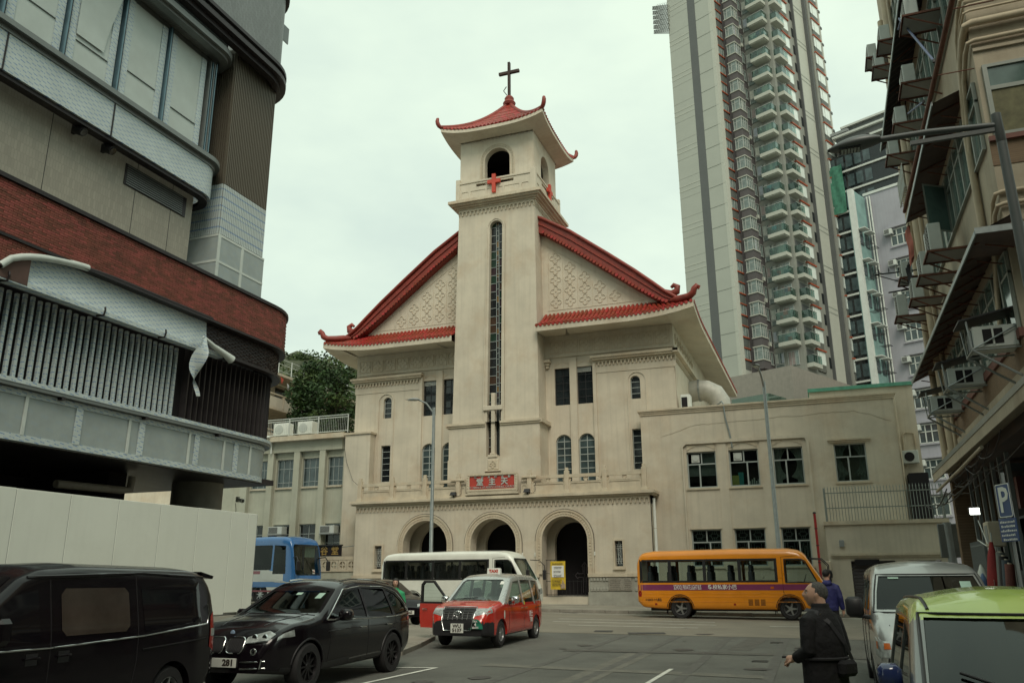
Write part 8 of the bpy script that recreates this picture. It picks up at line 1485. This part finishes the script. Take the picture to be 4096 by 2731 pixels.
# ================================================================== people
def remesh(mb, vox, m_, smooth_it=6, name='body', fac=.5):
    o = bpy.data.objects.new('tmp', mb.mesh('tmp', None)); COL.objects.link(o); md_ = o.modifiers.new('r', 'REMESH'); md_.mode = 'VOXEL'; md_.voxel_size = vox; md_.use_smooth_shade = True
    s_ = o.modifiers.new('s', 'SMOOTH'); s_.factor = fac; s_.iterations = smooth_it; dg = bpy.context.evaluated_depsgraph_get(); dg.update(); nm = bpy.data.meshes.new_from_object(o.evaluated_get(dg)); bpy.data.objects.remove(o)
    nm.materials.clear(); nm.materials.append(m_); nm.polygons.foreach_set('use_smooth', [True] * len(nm.polygons)); nm.name = name; return nm
def ell(mb, c, r, M_=None, n=16):
    P = []
    for i in range(n + 1):
        t_ = math.pi * i / n; P.append([(c[0] + r[0] * math.sin(t_) * math.cos(2 * math.pi * j / (2 * n)), c[1] + r[1] * math.sin(t_) * math.sin(2 * math.pi * j / (2 * n)), c[2] + r[2] * math.cos(t_)) for j in range(2 * n + 1)])
    q = MB().grid(P); return mb.add(q, M_)
def loft(mb, rings, n=20):
    """rings: (cx, cy, z, rx, ry) stacked, closed at the ends"""
    b = len(mb.v)
    for cx_, cy_, z_, rx, ry in rings: mb.v += [(cx_ + rx * math.cos(2 * math.pi * j / n), cy_ + ry * math.sin(2 * math.pi * j / n), z_) for j in range(n)]
    for i in range(len(rings) - 1):
        for j in range(n): q = (j + 1) % n; mb.f.append((b + i * n + j, b + i * n + q, b + (i + 1) * n + q, b + (i + 1) * n + j))
    mb.f.append(tuple(b + j for j in range(n - 1, -1, -1))); mb.f.append(tuple(b + (len(rings) - 1) * n + j for j in range(n))); return mb
def head(M_):
    """face looks along +y; origin at the head centre"""
    mb = MB(); P = []; n = 34; m2 = 44
    for i in range(n + 1):
        t_ = math.pi * i / n; row = []
        for j in range(m2 + 1):
            a_ = 2 * math.pi * j / m2; x, y, z = math.sin(t_) * math.sin(a_), math.sin(t_) * math.cos(a_), math.cos(t_); X, Y, Z = x * .076, y * .098, z * .118
            if z < 0: k = 1 - .28 * (-z) ** 1.5; X *= k; Y *= (1 - .12 * (-z)) if y > 0 else (1 - .35 * (-z))
            if y < 0: Y *= 1.04
            if y > .2:
                g = lambda cx_, cz_, sx_, sz_: math.exp(-((X - cx_) / sx_) ** 2 - ((Z - cz_) / sz_) ** 2)
                Y += .030 * g(0, -.022, .011, .020) + .014 * g(0, .008, .009, .022) + .007 * (g(.03, .026, .02, .008) + g(-.03, .026, .02, .008)) - .011 * (g(.031, .008, .016, .011) + g(-.031, .008, .016, .011)) + .010 * (g(.0, -.056, .02, .007) + g(0, -.068, .018, .006)) - .006 * g(0, -.062, .02, .003) + .012 * g(0, -.098, .022, .016) + .005 * (g(.042, -.02, .015, .02) + g(-.042, -.02, .015, .02))
            row.append((X, Y, Z))
        P.append(row)
    mb.grid(P)
    for s_ in (-1, 1):
        e = MB(); ell(e, (0, 0, 0), (.011, .022, .034), None, 8); mb.add(e, T(s_ * .076, -.012, -.006, s_ * R(-25), 1, ry=s_ * R(8), rx=R(-10))); e = MB(); ell(e, (0, 0, 0), (.008, .011, .012), None, 6); mb.add(e, T(s_ * .076, -.006, -.034))
    return MB().add(mb, M_)
def hand(mb, W_, dirv, up, curl=.5, s=1.0):
    """palm with four fingers and a thumb; W_ wrist, dirv towards the fingertips, up = back of the hand"""
    d = Vector(dirv).normalized(); u = Vector(up); u = (u - d * u.dot(d)).normalized(); r_ = d.cross(u); W_ = Vector(W_)
    for k in range(5): ell(mb, tuple(W_ + d * (.03 + .016 * k) * s), (.022 * s + .004, .022 * s + .004, .016 * s)) if False else None
    mb.tube([tuple(W_), tuple(W_ + d * .035 * s), tuple(W_ + d * .085 * s)], [.026 * s, .036 * s, .036 * s], 10)
    for i, (o_, L_) in enumerate(((-.03, .068), (-.01, .078), (.010, .072), (.029, .056))):
        p = W_ + d * .08 * s + r_ * o_ * s; pts = [p]; a_ = 0
        for k in range(3): a_ += curl * (.5 + .25 * k); p = p + (d * math.cos(a_) - u * math.sin(a_)) * L_ * s / 2.6; pts.append(p)
        mb.tube([tuple(q) for q in pts], [.0105 * s, .010 * s, .009 * s, .0075 * s], 8)
    p = W_ + d * .03 * s - r_ * .03 * s; mb.tube([tuple(p), tuple(p + (d * .6 - r_ * .6 - u * .2) * .04 * s), tuple(p + (d * .95 - r_ * .5 - u * .35) * .075 * s)], [.014 * s, .012 * s, .009 * s], 8); return mb
SKIN = mat('skin', (.52, .31, .225), .5, var=.14, scale=18, stain=(.42, .2, .14), stain_amt=.35)
def person(label, loc, yaw, k, arms, jacket, trousers, hairm, head_yaw=0, head_pitch=0, hem=.82, hair='short', vox=.009, stout=1.0, hood=False, drop=0.0):
    """k scales stature; arms: [(elbow, wrist, finger dir, back of hand, curl), ...] for left (-x) and right (+x); faces +y"""
    P = thing('person', label, 'person', loc, rot=yaw); P.scale = (k, k, k)
    HM = T(0, .015 + drop * .3, 1.645 - drop) @ Matrix.Rotation(head_yaw, 4, 'Z') @ Matrix.Rotation(head_pitch, 4, 'X')
    b = head(HM); b.tube([(0, -.02, 1.40), (0, -.012, 1.50), (0, .0, 1.6)], [.075, .06, .058], 12)
    loft(b, [(0, 0, .88, .14, .1), (0, 0, 1.0, .145, .11), (0, 0, 1.15, .135, .1), (0, 0, 1.32, .15, .1), (0, 0, 1.4, .11, .08), (0, -.01, 1.46, .06, .05)])
    for s_, (el, wr, fd, bk, cu) in zip((-1, 1), arms):
        b.tube([(s_ * .12, 0, 1.37), (s_ * .17, 0, 1.35), el, wr], [.045, .045, .04, .03], 10); hand(b, wr, fd, bk, cu)
        b.tube([(s_ * .09, 0, .92), (s_ * .1, .02, .5), (s_ * .1, -.02, .1)], [.085, .055, .042], 10); b.tube([(s_ * .1, -.05, .05), (s_ * .11, .12, .035)], [.045, .035], 10)
    inst('body', remesh(b, vox, SKIN, 3, 'body'), P, local=True)
    j = MB(); st = stout
    loft(j, [(0, 0, hem, .19 * st, .145 * st), (0, 0, hem + .06, .2 * st, .155 * st), (0, .0, 1.05, .195 * st, .155 * st), (0, -.005, 1.2, .2 * st, .155 * st), (0, -.01, 1.34, .205, .145), (0, -.015, 1.43, .155, .11), (0, -.015, 1.49, .09, .08), (0, -.015, 1.53, .078, .075)], 28)
    for s_, (el, wr, fd, bk, cu) in zip((-1, 1), arms):
        e, w_ = Vector(el), Vector(wr); mid = e.lerp(w_, .5); j.tube([(s_ * .1, -.005, 1.405), (s_ * .18, -.005, 1.365), tuple(Vector((s_ * .19, 0, 1.38)).lerp(e, .55)), tuple(e), tuple(mid), tuple(e.lerp(w_, .95))], [.072, .082, .072, .064, .058, .052], 12)
    random.seed(len(label)); 
    for _ in range(0): z_ = random.uniform(hem + .1, 1.38); a_ = random.uniform(0, 6.28); ell(j, (.17 * math.cos(a_), .125 * math.sin(a_), z_), (.05, .03, .018 + .02 * random.random()), None, 6)
    if hood: ell(j, (0, -.1, 1.46), (.11, .07, .07), None, 10)
    J = inst('jacket', remesh(j, vox, jacket, 5, 'jacket'), P, local=True)
    t_ = MB(); loft(t_, [(0, 0, .8, .165, .125), (0, 0, .98, .16, .12)], 20)
    for s_ in (-1, 1): t_.tube([(s_ * .085, 0, .9), (s_ * .1, .01, .7), (s_ * .1, .025, .48), (s_ * .1, 0, .25), (s_ * .1, -.02, .07)], [.11, .1, .078, .07, .068], 12)
    inst('trousers', remesh(t_, .012, trousers, 4, 'trousers'), P, local=True)
    for s_ in (-1, 1): q = MB(); q.tube([(s_ * .1, -.07, .045), (s_ * .105, .03, .05), (s_ * .115, .15, .035)], [.05, .052, .04], 10); q.box(s_ * .105 - .05, s_ * .105 + .05, -.11, .18, 0, .03); inst('shoe', remesh(q, .012, BLACKP, 3, 'shoe'), P, local=True)
    h = MB(); ell(h, (0, -.018, .03), (.082, .094, .098) if hair != 'bob' else (.092, .108, .104), None, 14)
    if hair == 'bob': ell(h, (0, -.03, -.03), (.088, .085, .12), None, 12); ell(h, (.06, .01, -.03), (.03, .06, .1), None, 10); ell(h, (-.06, .01, -.03), (.03, .06, .1), None, 10)
    hm_ = remesh(h.move(HM), .008, hairm, 3, 'hair')
    bm = bmesh.new(); bm.from_mesh(hm_); inv = HM.inverted(); dl = []
    for v in bm.verts:      # clear the face and the nape
        q = inv @ v.co
        if hair == 'bob': bad = q.y > .03 and q.z < .07 and abs(q.x) < .07
        elif hair == 'receding': bad = (q.y > .012 and q.z < .075 + .25 * (q.y - .06)) or q.z < -.05 or (q.z < .01 and q.y > -.022)
        else: bad = (q.y > .03 and q.z < .066) or q.z < -.05 or (q.z < 0 and q.y > -.005)
        if bad: dl.append(v)
    bmesh.ops.delete(bm, geom=dl, context='VERTS')
    nv = bm.verts[:]
    for v in nv: v.co += v.normal * random.uniform(-.001, .0025)
    bm.to_mesh(hm_); bm.free(); inst('hair', hm_, P, local=True)
    EW = mat('eye_white', (.6, .58, .55), .3); EI = mat('eye_iris', (.02, .012, .01), .2)
    for s_ in (-1, 1):
        e = MB(); ell(e, (s_ * .031, .079, .008), (.0125, .009, .0075), None, 8); eo = inst('eye', e.move(HM).mesh('eye', EW, smooth=60), P, local=True); e = MB(); ell(e, (s_ * .031, .0865, .008), (.0055, .003, .0055), None, 6); inst('iris', e.move(HM).mesh('iris', EI, smooth=60), eo, local=True)
        e = MB().tube([(s_ * .016, .094, .03), (s_ * .032, .092, .035), (s_ * .05, .078, .031)], [.003, .004, .0025], 6); inst('eyebrow', e.move(HM).mesh('eyebrow', hairm, smooth=60), P, local=True)
    lp = MB().tube([(-.022, .088, -.061), (-.008, .097, -.058), (.008, .097, -.058), (.022, .088, -.061)], [.002, .005, .005, .002], 6); inst('lips', lp.move(HM).mesh('lips', mat('lips', (.30, .11, .09), .5), smooth=60), P, local=True)
    return P
BLKJ = mat('black_jacket_cloth', (.006, .005, .007), .85, var=.35, scale=7, bump=.9, bscale=14); BLUJ = mat('blue_jacket_cloth', (.022, .024, .13), .7, var=.3, scale=7, bump=.9, bscale=14); DKT = mat('dark_trousers', (.012, .012, .016), .85, var=.3, scale=9); GRNT = mat('green_top', (.03, .3, .13), .8, var=.25, scale=8)
GRYH = mat('grey_hair', (.10, .095, .09), .8, var=.6, scale=60, bump=.6, bscale=300); BLKH = mat('black_hair', (.012, .01, .009), .5, var=.4, scale=60, bump=.5, bscale=300)
yb = R(52)
pm1 = person('grey haired man in black jacket seen from behind, looking up left', (-.13, 9.15, gz(-.1, 9) + .0), yb, 1.055, [((-.235, -.03, 1.12), (-.215, .15, 1.04), (-.1, 1, -.15), (-.4, 0, 1), .9), ((.235, -.05, 1.12), (.22, .1, .92), (-.5, .8, 0), (.4, 0, 1), .7)], BLKJ, DKT, GRYH, R(40), R(11), .62, 'receding', .007, 1.16, drop=.045)
STR = mat('nylon_strap', (.02, .018, .022), .6); CLIP = mat('brass_clip', (.5, .45, .33), .3, .9)
st_ = MB(); pts = [(-.13, .06, 1.475), (-.12, -.06, 1.455), (-.06, -.15, 1.36), (.06, -.197, 1.18), (.15, -.19, 1.03)]
inst('shoulder_strap', MB().grid([[(p[0] + o_ * .8, p[1] - .004, p[2] + o_ * .6) for o_ in (-.022, .022)] for p in pts]).mesh('shoulder_strap', STR), pm1, local=True); inst('waist_belt', MB().tube([(.238 * math.cos(R(a_)), .19 * math.sin(R(a_)), 1.05) for a_ in range(0, 361, 15)], .014, 6).mesh('waist_belt', STR), pm1, local=True)
wbg = inst('waist_bag', MB().bbox(-.06, .16, -.25, -.16, .9, 1.04, .03).mesh('waist_bag', BLKJ), pm1, local=True)
for p in ((.15, -.19, 1.02), (-.105, -.085, 1.44)): inst('clip', MB().tube([(p[0], p[1], p[2]), (p[0] + .015, p[1] - .012, p[2] - .03), (p[0] + .025, p[1] - .01, p[2] - .06)], .007, 6).mesh('clip', CLIP), pm1, local=True)
ph = thing('mobile_phone', 'small black object held in the left hand of the man in black', 'phone', (-.45, 8.2, .77)); hw = Matrix.Translation((-.13, 9.15, gz(-.1, 9))) @ Matrix.Rotation(yb, 4, 'Z') @ Matrix.Scale(1.055, 4) @ Vector((-.222, .245, 1.045)); MB().bbox(hw.x - .045, hw.x + .045, hw.y - .03, hw.y + .03, hw.z - .006, hw.z + .014, .004).build('case', BLACKP, ph)
person('man in blue hooded jacket walking away beside the red pole', (-.07, 22.0, gz(.07, 22)), R(-4), 1.05, [((-.25, -.05, 1.14), (-.26, .06, .92), (0, .1, -1), (-1, 0, 0), .35), ((.25, -.06, 1.14), (.28, .0, .88), (.05, .1, -1), (1, 0, 0), .35)], BLUJ, DKT, BLKH, R(-18), 0, .86, 'short', .011, 1.0, True)
person('woman with black bob hair and green top behind the black car', (-10.1, 19.0, gz(-10, 19) + .11), R(207), .91, [((-.23, -.02, 1.14), (-.22, .1, .92), (0, .2, -1), (-1, 0, 0), .35), ((.23, -.02, 1.14), (.22, .1, .92), (0, .2, -1), (1, 0, 0), .35)], GRNT, DKT, BLKH, R(-6), 0, .86, 'bob', .010, .88)
# ================================================================== unseen blocks added behind the viewpoint to block low sky light and darken reflections
OFW = mat('grimy_occluder_render', (.24, .22, .19), .8, var=.2, scale=.3, streak=.5); 
def rear(name, label, x0, x1, y0, y1, h, face, m_=OFW):
    b = thing(name, label, 'building', ((x0 + x1) / 2, (y0 + y1) / 2, 0)); BOX(x0, x1, y0, y1, -.5, h).build('wall', m_, b); me = None
    n_ = int((x1 - x0 if face == 'y' else y1 - y0) / 3.4)
    for i in range(n_):
        for k_ in range(int(h / 3.4) - 1):
            z_ = 4.2 + k_ * 3.4
            if face == 'y': w_ = BOX(x0 + .8 + i * 3.4, x0 + 3.0 + i * 3.4, y1 - .05, y1 + .04, z_, z_ + 1.6).build('window', DGLASS, b)
            else: w_ = BOX(x0 - .04, x0 + .05, y0 + .8 + i * 3.4, y0 + 3.0 + i * 3.4, z_, z_ + 1.6).build('window', DGLASS, b)
    return b
rear('occluder_block', 'unseen block added behind the viewpoint to block sky light', -19, 12, -46, -17, 27, 'y'); rear('occluder_block', 'unseen block added right of the viewpoint to block sky light', 10.5, 24, -16, 11.5, 24, 'x')
